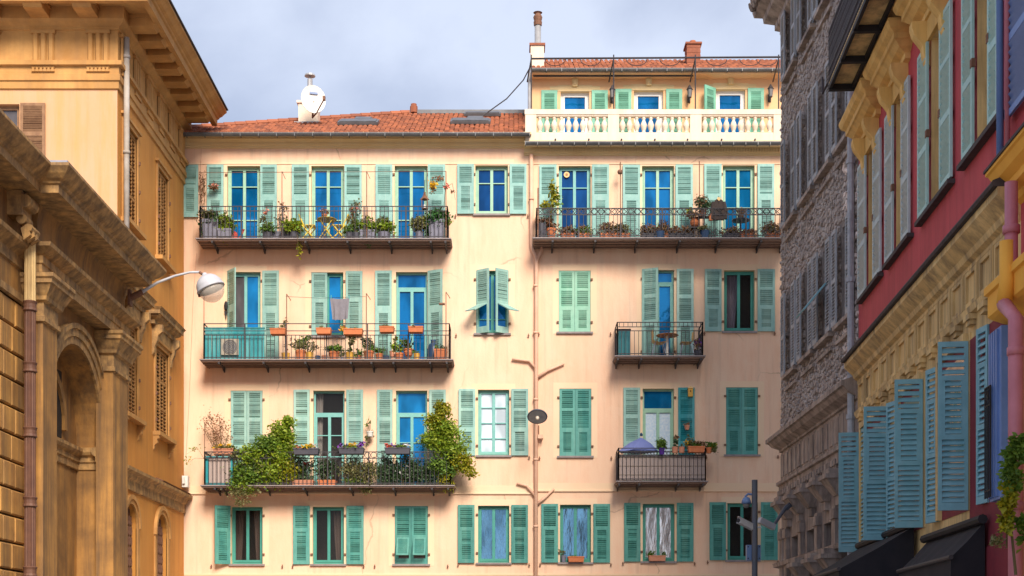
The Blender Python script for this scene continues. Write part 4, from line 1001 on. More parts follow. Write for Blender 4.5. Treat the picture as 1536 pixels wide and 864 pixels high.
# entablature
m = OB.wb(); m.sweep(path, [(0, 16.22), (.05, 16.24), (.05, 16.42), (.09, 16.44), (.09, 16.60), (.06, 16.62), (.06, 16.80), (.15, 16.82), (.15, 16.93), (.02, 16.95), (.02, 17.74), (.07, 17.76), (.07, 17.83), (.20, 17.92), (.24, 17.97), (.24, 18.28), (0, 18.3)])
OB.part('entablature', m, 'ochre_trim')
m = OB.wb(); m.sweep(path, [(.23, 18.281), (.86, 18.281), (.88, 18.06), (1.04, 18.06), (1.05, 18.24), (1.10, 18.26), (1.12, 18.30), (1.20, 18.34), (1.28, 18.42), (1.34, 18.46), (1.34, 18.52), (.2, 18.7)])
OB.part('cornice', m, 'ochre_trim')
m = OB.wb(); m.sweep(path, [(1.2, 18.53), (1.39, 18.53), (1.39, 18.56), (-2.5, 19.4)]); OB.part('roof', m, 'slate')
md = MB(); md.box(-.24, .24, 0, .62, 0, .305); md.box(-.27, .27, 0, .66, .22, .305); md.prism([(.62, .02), (.70, .08), (.70, .305), (.62, .305)], -.24, .24)
mdm = md.mesh('modillion', 'ochre_trim')
tg = MB()
for k in (-1, 0, 1): tg.prism([(k * .2 - .08, .02), (k * .2 - .045, .075), (k * .2 + .045, .075), (k * .2 + .08, .02)], 0, .72, axis=2)
tg.box(-.31, .31, .0, .09, .70, .79)
tgm = tg.mesh('triglyph', 'ochre_trim')
gt = MB(); gt.box(-.30, .30, 0, .03, .1, .14)
for k in range(6): gt.prism([(-.27 + .1 * k, .10), (-.23 + .1 * k, .10), (-.20 + .1 * k, 0), (-.30 + .1 * k, 0)], .0, .05, axis=1)
gtm = gt.mesh('guttae', 'ochre_trim')
# mirrored basis on the left wall: turn the shared meshes so that their +y looks outwards
def onw(pl, name, me, u, o, z):
    a = math.atan2(pl.n.y, pl.n.x) - PI / 2
    link(name, me, OB.root, pl.P(u, o, z) - OB.base, (0, 0, a))
ms = 1.0
for i in range(8): onw(LO, 'modillion', mdm, .02 + (UE - .25) * (i + .5) / 8, .24, 17.975)
for x in (-10.9, -12.15, -13.4, -14.65, -15.9): onw(LFp, 'modillion', mdm, x + 16.5, .24, 17.975)
for i in range(6):
    onw(LO, 'triglyph', tgm, .45 + 1.3 * i, .02, 16.95); onw(LO, 'guttae', gtm, .45 + 1.3 * i, .06, 16.66)
for x in (-10.72, -12.14, -13.56, -14.98):
    onw(LFp, 'triglyph', tgm, x + 16.5, .02, 16.95); onw(LFp, 'guttae', gtm, x + 16.5, .06, 16.66)
m = OB.mb(); m.tube([(.30, .16, 17.7), (.30, .16, 11.7)], .075, 10)
for zz in (12.6, 14.7, 17.2): m.lathe([(.095, -.04), (.095, .04)], 10, (.30, .16, zz))
OB.part('drainpipe', m, 'grey_pipe', smooth=True)
m = OB.mb(); m.box(UE - .35, UE - .1, .02, .2, 6.75, 7.1); m.box(UE - .42, UE - .35, .05, .12, 6.85, 7.05)
solo('junction_box', m, 'white_plastic', 'small white box standing on the string course at the ochre wall end', 'junction box')

# ================================================================== left: low grimy stone building with arched niche
XL0 = -10.30
LL = Plane((XL0, 0), (0, 1), (1, 0))             # u = y
LB = House('arcade_building', 'low weathered stone building with arched niche, pilasters and deep soot streaked cornice', 'building', (-13, 31, 0), LL)
Y0, YK, YE = 20.0, 29.2, 36.75
# niche wall
m = LB.mb(); cu, rr, zs = 33.57, 2.1, 6.76
arch_wall(m, 30.2, YE, 0, 9.9, cu, rr, zs, .62, n=24)
m.quad((30.2, 0, 9.9), (YE, 0, 9.9), (YE, 0, 11.3), (30.2, 0, 11.3))
m.quad((YE, 0, 0), (YE, -5.5, 0), (YE, -5.5, 11.3), (YE, 0, 11.3))
bz = [(cu - rr - .3, 0), (32.0, 0), (32.0, 8.6), (cu - rr - .3, 8.6)]
m.quad((cu - rr, -.62, 0), (cu + rr, -.62, 0), (cu + rr, -.62, 9.0), (cu - rr, -.62, 9.0))
LB.part('wall', m, 'grimy')
m = LB.mb(); m.box(31.6, 34.35, -.612, -.575, 6.8, 8.4); ni = LB.part('niche_window', m, 'dark_room')
m = LB.mb(); n = 12
for i in range(n):
    a0, a1 = PI * i / n, PI * (i + 1) / n; r0, r1 = 1.30, 1.48
    m.prism([(33.1 - r0 * math.cos(a0), 7.0 + r0 * math.sin(a0)), (33.1 - r0 * math.cos(a1), 7.0 + r0 * math.sin(a1)), (33.1 - r1 * math.cos(a1), 7.0 + r1 * math.sin(a1)), (33.1 - r1 * math.cos(a0), 7.0 + r1 * math.sin(a0))], -.6, -.50, axis=1)
LB.sub('niche_arch', m, 'grimy', ni)
m = LB.mb(); n = 24
for i in range(n):
    a0, a1 = PI * i / n, PI * (i + 1) / n
    for r0, r1, oo in ((rr, rr + .18, .06), (rr + .18, rr + .36, .10), (rr + .36, rr + .48, .15)):
        m.prism([(cu - r0 * math.cos(a0), zs + r0 * math.sin(a0)), (cu - r0 * math.cos(a1), zs + r0 * math.sin(a1)), (cu - r1 * math.cos(a1), zs + r1 * math.sin(a1)), (cu - r1 * math.cos(a0), zs + r1 * math.sin(a0))], -.02, oo, axis=1)
LB.part('archivolt', m, 'grimy_trim')
imp = [(0, 6.18), (.04, 6.2), (.04, 6.36), (.08, 6.38), (.08, 6.5), (.16, 6.55), (.20, 6.62), (.20, 6.70), (0, 6.76)]
m = LB.wb(); m.sweep([(XL0 - .6, cu - rr + .02), (XL0 - .6, cu + rr - .002), (XL0 + .002, cu + rr - .002), (XL0 + .002, 35.42)], imp); LB.part('impost', m, 'grimy_trim')
# rusticated wall
m = LB.mb(); m.box(Y0, 30.21, -3, -.14, 0, 11.3); LB.part('backing_wall', m, 'joint')
blk = {}
def block(u0, u1, z0, z1, o=0.0):
    k = (round(u1 - u0, 2), round(z1 - z0, 2))
    if k not in blk:
        a, b = k[0] / 2, k[1] / 2; c = .03; q = MB()
        q.add([(-a, 0, -b), (a, 0, -b), (a, 0, b), (-a, 0, b), (-a, .11, -b), (a, .11, -b), (a, .11, b), (-a, .11, b), (-a + c, .14, -b + c), (a - c, .14, -b + c), (a - c, .14, b - c), (-a + c, .14, b - c)],
              [(0, 1, 5, 4), (1, 2, 6, 5), (2, 3, 7, 6), (3, 0, 4, 7), (4, 5, 9, 8), (5, 6, 10, 9), (6, 7, 11, 10), (7, 4, 8, 11), (8, 9, 10, 11)])
        blk[k] = q.mesh('stone_block', 'grimy_block')
    link('stone_block', blk[k], LB.root, LL.P((u0 + u1) / 2, -.14 + o, (z0 + z1) / 2) - LB.base, (0, 0, -PI / 2))
zt = 8.90
for j in range(15):
    z1 = zt - .56 * j; z0 = z1 - .52
    cuts = [27.0, 27.66, 28.62, 29.28, 30.15] if j % 2 else [27.0, 28.14, 28.8, 29.5, 30.15]
    for a, b in zip(cuts[:-1], cuts[1:]): block(a + .012, b - .012, z0, z1, rng.uniform(-.008, .008))
m = LB.mb(); m.box(Y0, 30.2, -.139, .0, 8.98, 11.3); LB.part('upper_wall', m, 'grimy')
m = LB.wb(); m.sweep([(XL0, Y0), (XL0, 30.2)], [(0, 8.92), (.06, 8.95), (.06, 9.10), (0, 9.12)]); LB.part('band', m, 'grimy_trim')
m = LB.wb(); m.sweep([(XL0, Y0), (XL0, 30.2)], [(0, 9.62), (.05, 9.64), (.05, 9.86), (.13, 9.92), (.28, 10.02), (.30, 10.10), (0, 10.16)]); LB.part('band', m, 'grimy_trim')
# pilasters
def pilaster(u0, u1):
    m = LB.mb(); m.box(u0, u1, -.05, .38, 0, 8.72); p = LB.part('pilaster', m, 'grimy')
    q = LB.wb(); pt = [(XL0 - .05, u0), (XL0 + .38, u0), (XL0 + .38, u1), (XL0 - .05, u1)]
    q.sweep(pt, [(0, 8.60), (.06, 8.62), (.06, 8.72), (.02, 8.74), (.02, 9.02), (.10, 9.06), (.12, 9.14), (.16, 9.2), (.24, 9.36), (.28, 9.38), (.28, 9.46), (.32, 9.50), (.32, 9.58), (0, 9.6)], False)
    q.quad((XL0 - .05, u0 - .3, 9.59), (XL0 + .68, u0 - .3, 9.59), (XL0 + .68, u1 + .3, 9.59), (XL0 - .05, u1 + .3, 9.59))
    LB.sub('capital', q, 'grimy_trim', p)
pilaster(30.08, 31.0); pilaster(35.38, YE - .04)
pe = [(XL0 - .1, 29.95), (XL0 + .40, 29.95), (XL0 + .40, YE), (XL0 - .1, YE)]
m = LB.wb(); m.sweep(pe, [(-.42, 9.605), (0, 9.605), (0, 9.80), (.03, 9.82), (.03, 9.98), (.08, 10.0), (.16, 10.06), (.25, 10.12), (.27, 10.2), (-.02, 10.26)], False); LB.part('architrave', m, 'grimy_trim')
m = LB.wb(); m.sweep([(XL0 - .1, 29.97), (XL0 + .30, 29.97), (XL0 + .30, YE - .02), (XL0 - .1, YE - .02)], [(0, 10.2), (0, 10.7), (.05, 10.95), (.12, 11.1)], False); LB.part('frieze', m, 'grimy')
cor = lambda o: [(o - .9, 10.98), (o - .45, 11.06), (o, 11.06), (o + .005, 11.22), (o + .05, 11.24), (o + .07, 11.28), (o + .14, 11.32), (o + .22, 11.40), (o + .31, 11.52), (o + .31, 11.58), (o - 1.2, 11.62)]
m = LB.wb(); m.sweep([(XL0, Y0), (XL0, YK)], cor(.62)); LB.part('cornice', m, 'grimy_trim')
m = LB.wb(); m.sweep([(XL0 - .6, YK), (XL0 + .99, YK), (XL0 + .99, YE), (XL0 - .6, YE)], [(a, b) for a, b in cor(0)], False)
m.quad((XL0 - .3, YK, 11.059), (XL0 + .99, YK, 11.059), (XL0 + .99, YE, 11.059), (XL0 - .3, YE, 11.059)); LB.part('cornice', m, 'grimy_trim')
m = LB.mb(); m.box(Y0, YE, -6, .55, 11.50, 11.60); m.box(YK - .2, YE + .2, .2, 1.2, 11.55, 11.606); LB.part('roof', m, 'lead')
m = LB.mb(); m.box(YK - .22, YK + .9, -.1, 1.24, 11.608, 11.65); LB.part('roof_flashing', m, 'lead')
# scrolled corbel under the cornice
m = LB.mb(); m.box(29.0, 29.6, -.02, .30, 10.55, 11.05); m.tube([(29.05, .34, 10.85), (29.55, .34, 10.85)], .14, 10); m.tube([(29.1, .26, 10.5), (29.5, .26, 10.5)], .11, 10)
for k in range(5): m.obox((29.1 + .1 * k, .36 + .05 * (k % 2), 10.22), (.045, 0, 0), (0, .07, .05), (0, -.03, .12))
m.tube([(29.05, .42, 10.3), (29.55, .42, 10.3)], .08, 8)
LB.part('corbel', m, 'grimy_trim')
# fluted drainpipe
Yp, op = 29.6, .27
m = LB.wb(); pc = (XL0 + op, Yp)
def fluted(m, z0, z1, r):
    n = 28; vs = []
    for z in (z0, z1):
        for k in range(n): q = 2 * PI * k / n; rr_ = r * (1 if k % 2 else .87); vs.append((pc[0] + rr_ * math.cos(q), pc[1] + rr_ * math.sin(q), z))
    m.add(vs, [(k, (k + 1) % n, n + (k + 1) % n, n + k) for k in range(n)])
fluted(m, 0, 8.85, .115)
for z in (3.3, 4.75, 6.2, 7.55, 8.82): m.lathe([(.125, -.11), (.15, -.09), (.13, -.04), (.13, .04), (.15, .09), (.125, .11)], 14, (pc[0], pc[1], z))
LB.part('drainpipe', m, 'brown_pipe')
m = LB.wb(); fluted(m, 8.93, 10.25, .115); LB.part('drainpipe_top', m, 'gold_old')

# street lamp on its arm
t = thing('street_lamp', 'grey half globe street lamp on a curved arm reaching out from the stone cornice', 'street lamp', (-9.9, 36.65, 10.55))
def lp(px, py, y=36.6): return Vector(((px - CX) * y / F + 9.9, y - 36.65, CAMZ + (HY - py) * y / F - 10.55))
m = MB(); m.tube([lp(195, 447), lp(213, 438), lp(236, 424), lp(262, 414), lp(285, 408.5), lp(299, 408)], [.055, .05, .036, .032, .03, .03], 8); part('arm', m, 'lamp_grey', t, smooth=True)
m = MB(); m.tube([lp(196, 447), lp(214, 437.5)], .085, 8); m.obox(lp(195, 447), (.03, 0, 0), (0, .12, 0), (0, 0, .2)); part('arm_socket', m, 'rust', t)
c = lp(315.5, 431.5)
rotm = Matrix.Rotation(R(-24), 4, 'Y'); rotm.translation = c
m = MB(rotm); r = .355
m.lathe([(.03, r + .06), (.06, r + .04), (.07, r - .01)] + [(r * math.sin(q), r * math.cos(q)) for q in [PI / 2 * k / 8 for k in range(2, 9)]] + [(r + .02, -.01), (r + .02, -.05), (r - .01, -.05)], 24); sh = part('lamp_shade', m, 'lamp_grey', t, smooth=True)
m = MB(rotm); m.lathe([(r - .012, -.03), (.12, .02), (.001, .03)], 20); part('reflector', m, 'lamp_in', t)
m = MB(rotm); m.lathe([((r - .02) * math.cos(q), -.05 - (r - .02) * math.sin(q)) for q in [PI / 2 * k / 7 for k in range(8)]], 24); part('globe', m, 'clear_globe', t, smooth=True)
m = MB(); m.tube([c + Vector((-.30, 0, -.16)), c + Vector((-.28, 0, -.24))], .03, 6); m.tube([lp(299, 408), lp(303, 411)], .04, 6); part('clip', m, 'rust', t)

# ================================================================== right: rubble stone building
XS, YS = 7.2, 38.0
dS = Vector((.0108, -1)).normalized()
PS = Plane((XS, YS), (dS.x, dS.y), (dS.y, -dS.x))     # u runs from the far corner towards the camera
LS = 8.1
SB = House('stone_house', 'dark rough stone house with narrow grey blue shutters and carved soot stained lower storey', 'building', (9.5, 34, 0), PS)
cols = [PS.inv(p, 0)[0] for p in (1190, 1215, 1241, 1271)]
rows_ = [(8.85, 10.95), (12.75, 14.95), (16.6, 18.3)]
holes = []
for i, u in enumerate(cols):
    for j, (a, b) in enumerate(rows_):
        if i == 3 and j == 2: continue
        holes.append((u - .42, u + .42, a, b))
m = SB.mb(); wall_holes(m, 0, LS, 7.25, 18.75, holes); reveals(m, holes, .25)
m.quad((0, 0, 0), (0, 0, 18.75), (0, -7, 18.75), (0, -7, 0))
SB.part('wall', m, 'rubble_mortar')
# rubble stones
stm = []
for k in range(10):
    r = random.Random(k + 50); q = MB(); n = r.choice((5, 6, 7)); a0 = r.uniform(0, 6)
    base = [(math.cos(a0 + 2 * PI * i / n) * r.uniform(.8, 1.15), math.sin(a0 + 2 * PI * i / n) * r.uniform(.75, 1.15)) for i in range(n)]
    vs = [(x, -.2, z) for x, z in base] + [(x * .82 + r.uniform(-.06, .06), r.uniform(.6, .95), z * .85 + r.uniform(-.06, .06)) for x, z in base] + [(0, r.uniform(.75, 1.0), 0)]
    q.add(vs, [(i, (i + 1) % n, n + (i + 1) % n, n + i) for i in range(n)] + [(n + i, n + (i + 1) % n, 2 * n) for i in range(n)])
    stm.append(q)
stmesh = [q.mesh('stone', 'rubble') for q in stm]
stones = []; r = random.Random(5); z = 7.4
while z < 18.7:
    hh = r.uniform(.085, .15); u = r.uniform(-.1, .1)
    while u < LS:
        ww = r.uniform(.11, .27); uc = u + ww / 2; zc = z + hh / 2 + r.uniform(-.04, .04)
        if 0.02 < uc < LS - .05 and not any(a - .16 < uc < b + .16 and c - .12 < zc < d + .12 for a, b, c, d in holes):
            stones.append((uc, zc, ww * .52, hh * .55, r.uniform(.02, .065), r.uniform(-.45, .45), r.randrange(10)))
        u += ww
    z += hh * .95
stones.sort(key=lambda s: -s[0])
vis = [s for s in stones if s[1] < 16.2]
near = vis[:300]; ns = set(id(s) for s in near)
for (uc, zc, a, b, o, ro, k) in near:
    ob = link('stone', stmesh[k], SB.root, PS.P(uc, 0, zc) - SB.base)
    rot = Matrix(((PS.d.x, PS.n.x, 0, 0), (PS.d.y, PS.n.y, 0, 0), (0, 0, 1, 0), (0, 0, 0, 1))) @ Matrix.Rotation(ro, 4, 'Y') @ Matrix.Diagonal((a, o, b, 1))
    ob.matrix_local = Matrix.Translation(PS.P(uc, 0, zc) - SB.base) @ rot
mm = MB()
for s in stones:
    if id(s) in ns: continue
    uc, zc, a, b, o, ro, k = s
    q = MB(PS.M @ Matrix.Translation((uc, 0, zc)) @ Matrix.Rotation(ro, 4, 'Y') @ Matrix.Diagonal((a, o, b, 1)))
    q.add(stm[k].v, stm[k].f); n = len(mm.v); mm.v += q.v; mm.f += [tuple(i + n for i in f) for f in q.f]
SB.part('small_stones', mm, 'rubble', kind='stuff')
for (a, b, c, d) in holes:
    f = SB.mb(); f.box(a, a + .06, -.2, -.14, c, d); f.box(b - .06, b, -.2, -.14, c, d); f.box(a, b, -.2, -.14, d - .06, d); f.box(a, b, -.2, -.14, c, c + .06); f.box((a + b) / 2 - .03, (a + b) / 2 + .03, -.2, -.14, c, d)
    wo = SB.part('window', f, 'greyblue'); p = SB.mb(); p.box(a, b, -.23, -.21, c, d); SB.sub('pane', p, 'glass_brown', wo)
    s_ = SB.mb(); s_.box(a - .30, b + .30, -.02, .16, c - .10, c - .005); s_.box(a - .26, b + .26, -.02, .10, c - .42, c - .34); SB.sub('sill', s_, 'old_stone', wo)
    for k, (uu, ww) in enumerate(((a - .44, .43), (b + .01, .43))):
        ro = R(8) if k == 0 else R(-5)
        f = SB.mb(); h = d - c; o0 = .03
        for (u0, u1, z0, z1) in ((uu, uu + .05, c, d), (uu + ww - .05, uu + ww, c, d), (uu + .05, uu + ww - .05, c, c + .1), (uu + .05, uu + ww - .05, d - .08, d), (uu + .05, uu + ww - .05, c + h * .45, c + h * .45 + .09)):
            f.box(u0, u1, o0 + .09, o0 + .13, z0, z1)
        so_ = SB.part('shutter', f, 'greyblue'); l = SB.mb(); n = 26
        for i in range(n): zz = c + .1 + (h - .18) * (i + .5) / n; l.obox((uu + ww / 2, o0 + .11, zz), (ww / 2 - .05, 0, 0), (0, .014, -.022), (0, .005, .005))
        SB.sub('louvre_slats', l, 'greyblue', so_, kind='stuff')
# one awning shutter propped out
m = SB.mb(); u = cols[2] + .1; m.obox((u, .35, 9.75), (.42, 0, 0), (0, .30, -.36), (0, .012, .01)); SB.part('propped_shutter', m, 'blue_shutter', label='pale blue shutter flap propped outwards')
# eave
m = SB.wb(); pv = [(0, 18.2), (.15, 18.3), (.15, 18.45), (.40, 18.6), (.42, 18.75), (.62, 18.85), (.66, 19.0), (-1, 19.5)]
P3 = [tuple(PS.P(-.02, -4, 0).xy), tuple(PS.P(-.02, 0, 0).xy), tuple(PS.P(LS, 0, 0).xy)]
m.sweep(P3, pv); SB.part('eave', m, 'old_stone')
m = SB.wb(); r = random.Random(2)
for k in range(14):
    u = -.3 + k * .28; m.tube([PS.P(u, .78, 18.98), PS.P(u, .2, 19.25)], [.13, .11], 7)
for k in range(6):
    p = PS.P(-.7, -.1 - k * .28, 18.98); q = PS.P(-.1, -.1 - k * .28, 19.25); m.tube([p, q], [.13, .11], 7)
SB.part('eave_tiles', m, 'old_stone', kind='stuff')
# carved lower storey
P3 = [tuple(PS.P(-.02, -3, 0).xy), tuple(PS.P(-.02, 0, 0).xy), tuple(PS.P(LS, 0, 0).xy)]
m = SB.mb(); low = [(1.3, 2.35, 0.3, 4.6), (3.1, 4.15, 0.3, 4.6), (4.9, 5.95, .3, 4.6), (6.6, 7.6, .3, 4.6)]
wall_holes(m, 0, LS, 0, 7.25, low); reveals(m, low, .35); SB.part('lower_wall', m, 'old_stone')
m = SB.wb(); m.sweep(P3, [(0, 6.95), (.05, 6.97), (.05, 7.03), (.14, 7.08), (.22, 7.12), (.30, 7.22), (.36, 7.24), (.36, 7.34), (0, 7.46)]); SB.part('cornice', m, 'old_stone')
m = SB.wb(); m.sweep(P3, [(0, 5.92), (.06, 5.94), (.06, 6.05), (.12, 6.08), (.12, 6.16), (0, 6.18)]); SB.part('band', m, 'old_stone')
pn = MB(); pn.box(-.23, .23, 0, .03, 0, .68); pn.box(-.17, .17, .03, .05, .06, .62); pnm = pn.mesh('frieze_panel', 'old_stone')
aS = math.atan2(PS.n.y, PS.n.x) - PI / 2
for i in range(16): link('frieze_panel', pnm, SB.root, PS.P(.3 + .5 * i, 0, 6.22) - SB.base, (0, 0, aS))
dn = MB(); dn.box(-.09, .09, 0, .13, 0, .13); dn.box(-.07, .07, 0, .09, -.08, 0); dnm = dn.mesh('dentil', 'old_stone')
for i in range(27): link('dentil', dnm, SB.root, PS.P(.15 + .3 * i, 0, 5.78) - SB.base, (0, 0, aS))
cn = MB(); cn.add([(-.32, 0, 0), (.32, 0, 0), (.32, .42, 0), (-.32, .42, 0), (-.2, 0, -.35), (.2, 0, -.35), (.2, .16, -.35), (-.2, .16, -.35)], [(0, 1, 2, 3), (4, 7, 6, 5), (0, 4, 5, 1), (1, 5, 6, 2), (2, 6, 7, 3), (3, 7, 4, 0)])
cn.box(-.36, .36, 0, .46, .002, .10); cn.box(-.30, .30, 0, .38, .102, .22); cn.box(-.14, .14, 0, .12, -.55, -.352)
cnm = cn.mesh('console', 'old_stone')
for u in (1.2, 2.6, 4.0, 5.4, 6.7): link('console', cnm, SB.root, PS.P(u, 0, 5.42) - SB.base, (0, 0, aS))
for u in (3.2, 4.9, 6.3): link('console', cnm, SB.root, PS.P(u, 0, 3.7) - SB.base, (0, 0, aS))
pl_ = MB(); pl_.box(-.16, .16, 0, .10, 0, 4.9); pl_.box(-.2, .2, 0, .14, 4.6, 4.82); plm = pl_.mesh('pilaster', 'old_stone')
for u in (.35, .95, 2.7, 4.5, 6.25, 7.8): link('pilaster', plm, SB.root, PS.P(u, 0, 0) - SB.base, (0, 0, aS))
for a, b, c, d in low:
    f = SB.mb(); f.box(a, a + .08, -.3, -.22, c, d); f.box(b - .08, b, -.3, -.22, c, d); f.box(a + .08, b - .08, -.3, -.22, d - .08, d); f.box(a + .08, b - .08, -.3, -.22, 2.9, 3.0); f.box((a + b) / 2 - .04, (a + b) / 2 + .04, -.3, -.22, c, d)
    wo = SB.part('window', f, 'black'); p = SB.mb(); p.box(a, b, -.345, -.33, c, d); SB.sub('pane', p, 'glass_grey', wo)
m = SB.wb(); m.sweep(P3, [(0, 3.85), (.18, 3.9), (.2, 4.0), (0, 4.05)]); SB.part('band', m, 'old_stone')
m = SB.mb(); m.tube([(LS - .18, .12, 16), (LS - .18, .12, 0)], .075, 8)
for z in (4.8, 6.6, 9.5, 12.0): m.lathe([(.1, -.05), (.1, .05)], 8, (LS - .18, .12, z))
SB.part('drainpipe', m, 'greyblue')
# slanting arm on the stone wall; its end case stands for a bullet camera
t = thing('wall_arm', 'grey bracket slanting out from the dark stone wall beside the camera pole', 'lamp', PS.P(2.2, 0, 5.3))
def wp(px, py, y): return Vector(((px - CX) * y / F, y, CAMZ + (HY - py) * y / F)) - t.location
m = MB(); m.tube([wp(1209, 735, 35.5), wp(1178, 762, 35.2), wp(1160, 789, 35)], [.06, .05, .035], 6); part('arm', m, 'pole_grey', t)
m = MB(); m.bar(wp(1203, 741, 35.4), wp(1178, 764, 35.2), .13, .08); part('arm_cover', m, 'pole_grey', t)
m = MB(); m.bar(wp(1161, 791, 35), wp(1139, 780, 34.8), .13, .14); part('fixture_case', m, 'lamp_grey', t)

# ================================================================== right: red and gold house
dR = Vector((-.0572, -1)).normalized()
p0 = PS.P(LS, 0, 0)
PR = Plane((p0.x, p0.y), (dR.x, dR.y), (dR.y, -dR.x))
LR = PR.inv(1487, 300, .38)[0]
RB = House('red_house', 'red painted house with gold window pediments, gold frieze and long row of blue shutters', 'building', (8.5, 25, 0), PR)
aR = math.atan2(PR.n.y, PR.n.x) - PI / 2
up = [((1286.5, 1297.5), (1309, 1320), 'aqua_grey'), ((1327, 1338.5), (1351.5, 1363), 'aqua_grey'), ((1376.5, 1390.5), (1409, 1426), 'aqua_shutter'), ((1442.5, 1458.5), (1481.5, 1496.5), 'aqua_shutter')]
iu = lambda px, o=.07: PR.inv(px, 0, o)[0]
ZS, ZTP = 8.92, 11.72
holes = []
for a, b, mm_ in up: holes.append((iu(a[1]), iu(b[0]), ZS + .05, ZTP))
m = RB.mb(); wall_holes(m, 0, LR, 7.9, 17.0, holes); RB.part('wall', m, 'red_wall')
for (a, b, mm_), h in zip(up, holes):
    u0, u1, z0, z1 = h
    m = RB.mb(); reveals(m, [h], .36); wv = RB.part('window_recess', m, 'gold_old')
    add_window(RB, u0, u1, z0, z1, fm='gold_old', pm='glass_grey', rows=(0, .33, .66, 1), depth=.35, sill=False)
    m = RB.mb(); m.box(u0 - .72, u1 + .72, -.02, .12, ZS - .07, ZS + .0); RB.sub('sill', m, 'slate', wv)
    # flat open leaves
    for (pa, pb), sgn in ((a, 1), (b, 1)):   # wide slats, seen from below
        ua, ub = iu(pa), iu(pb)
        s = add_shutter(RB, 0, 0, 0, ub - ua, ZTP - ZS - .05, 'full', mm_)
        s.location = PR.P(ua, .06, ZS + .03) - RB.base
        hm = RB.mb()
    # pediment
    ua, ub = u0 - .35, u1 + .35
    p_ = [tuple(PR.P(ua, 0, 0).xy), tuple(PR.P(ub, 0, 0).xy)]
    q0, q1, q2, q3 = PR.P(ua, -.02, 0), PR.P(ua, .0, 0), PR.P(ub, .0, 0), PR.P(ub, -.02, 0)
    m = RB.wb(); z = ZTP + .35
    m.sweep([q0.xy, q1.xy, q2.xy, q3.xy], [(0, z - .02), (.10, z), (.10, z + .10), (.22, z + .16), (.30, z + .24), (.34, z + .26), (.34, z + .36), (.42, z + .42), (.46, z + .52), (.46, z + .56), (0, z + .66)], False)
    m.quad(PR.P(ua - .1, 0, z), PR.P(ub + .1, 0, z), PR.P(ub + .1, .1, z), PR.P(ua - .1, .1, z))
    pd = RB.part('pediment', m, 'gold')
    m = RB.mb(); m.box(u0 - .05, u1 + .05, -.02, .06, ZTP + .002, z - .003); RB.sub('fascia', m, 'gold', pd)
    for uu in (u0 - .17, u1 + .17):
        m = RB.mb(); m.prism([(0, z - .75), (.05, z - .72), (.10, z - .55), (.12, z - .40), (.26, z - .22), (.30, z - .1), (.30, z - .004), (0, z - .004)], uu - .11, uu + .11); RB.sub('console', m, 'gold', pd)
    m = RB.mb()
    for uu in (u0 - .02, u1 + .02):
        m.box(uu - .05, uu + .05, .03, .09, ZS + 1.2, ZS + 1.32)
    RB.sub('hinges', m, 'rust', wv, kind='stuff')
# iron balcony high on the red wall
zb = 12.76; b0, b1 = iu(1318, 0) - .25, iu(1318, 0) + 6.4
m = RB.mb(); m.box(b0, b1, 0, .92, zb + .06, zb + .12); bl = RB.part('balcony', m, 'gold_old')
nb = 5
for i in range(nb + 1):
    u = b0 + .04 + (b1 - b0 - .08) * i / nb; m = RB.mb(); m.box(u - .05, u + .05, 0, .93, zb - .06, zb + .058); RB.sub('beam', m, 'black', bl)
for o in (.06, .46, .9): m = RB.mb(); m.box(b0, b1, o - .03, o + .03, zb - .03, zb + .056); RB.sub('joist', m, 'black', bl)
m = RB.mb()
for zz in (.18, .34, .95, 1.1): m.bar((b0, .92, zb + zz), (b1, .92, zb + zz), .03)
n = int((b1 - b0) / .1)
for i in range(n + 1):
    u = b0 + (b1 - b0) * i / n; m.bar((u, .92, zb + .1), (u, .92, zb + 1.1), .018)
    if i < n:
        for z0_ in (.35, .55, .75):
            m.bar((u, .92, zb + z0_), (u + .1, .92, zb + z0_ + .2), .014); m.bar((u + .1, .92, zb + z0_), (u, .92, zb + z0_ + .2), .014)
for oo in (.1, .25, .4, .55, .7, .85): m.bar((b0, oo, zb + .1), (b0, oo, zb + 1.1), .018)
m.bar((b0, 0, zb + 1.1), (b0, .92, zb + 1.1), .03); m.tube([(b0, .95, zb + .1), (b0 - .25, 1.0, zb + .0), (b0 - .3, 1.0, zb + .35)], .02, 5)
RB.sub('railing', m, 'iron', bl)
# slate ledge, gold frieze
P4 = [tuple(PR.P(0, 0, 0).xy), tuple(PR.P(LR, 0, 0).xy)]
m = RB.wb(); m.sweep(P4, [(0, 7.70), (.36, 7.70), (.38, 7.74), (.36, 7.78), (0, 7.92)]); RB.part('ledge', m, 'slate')
m = RB.wb(); m.sweep(P4, [(0, 7.24), (.03, 7.26), (.03, 7.32), (.10, 7.36), (.13, 7.44), (.24, 7.54), (.30, 7.60), (.30, 7.695), (0, 7.7)]); RB.part('cornice', m, 'gold_old')
m = RB.mb(); m.box(0, LR, -.3, .0, 0, 7.24); RB.part('lower_wall', m, 'gold_old')
pn = MB(); 
for (x0, x1, z0, z1) in ((-.30, -.24, 0, .52), (.24, .30, 0, .52), (-.24, .24, .46, .52), (-.24, .24, 0, .06)): pn.box(x0, x1, 0, .04, z0, z1)
pnm = pn.mesh('frieze_panel', 'gold_old')
sp = MB(); sp.box(-.05, -.015, 0, .05, 0, .52); sp.box(.015, .05, 0, .05, 0, .52); spm = sp.mesh('frieze_divider', 'gold_old')
nfr = int(LR / .78)
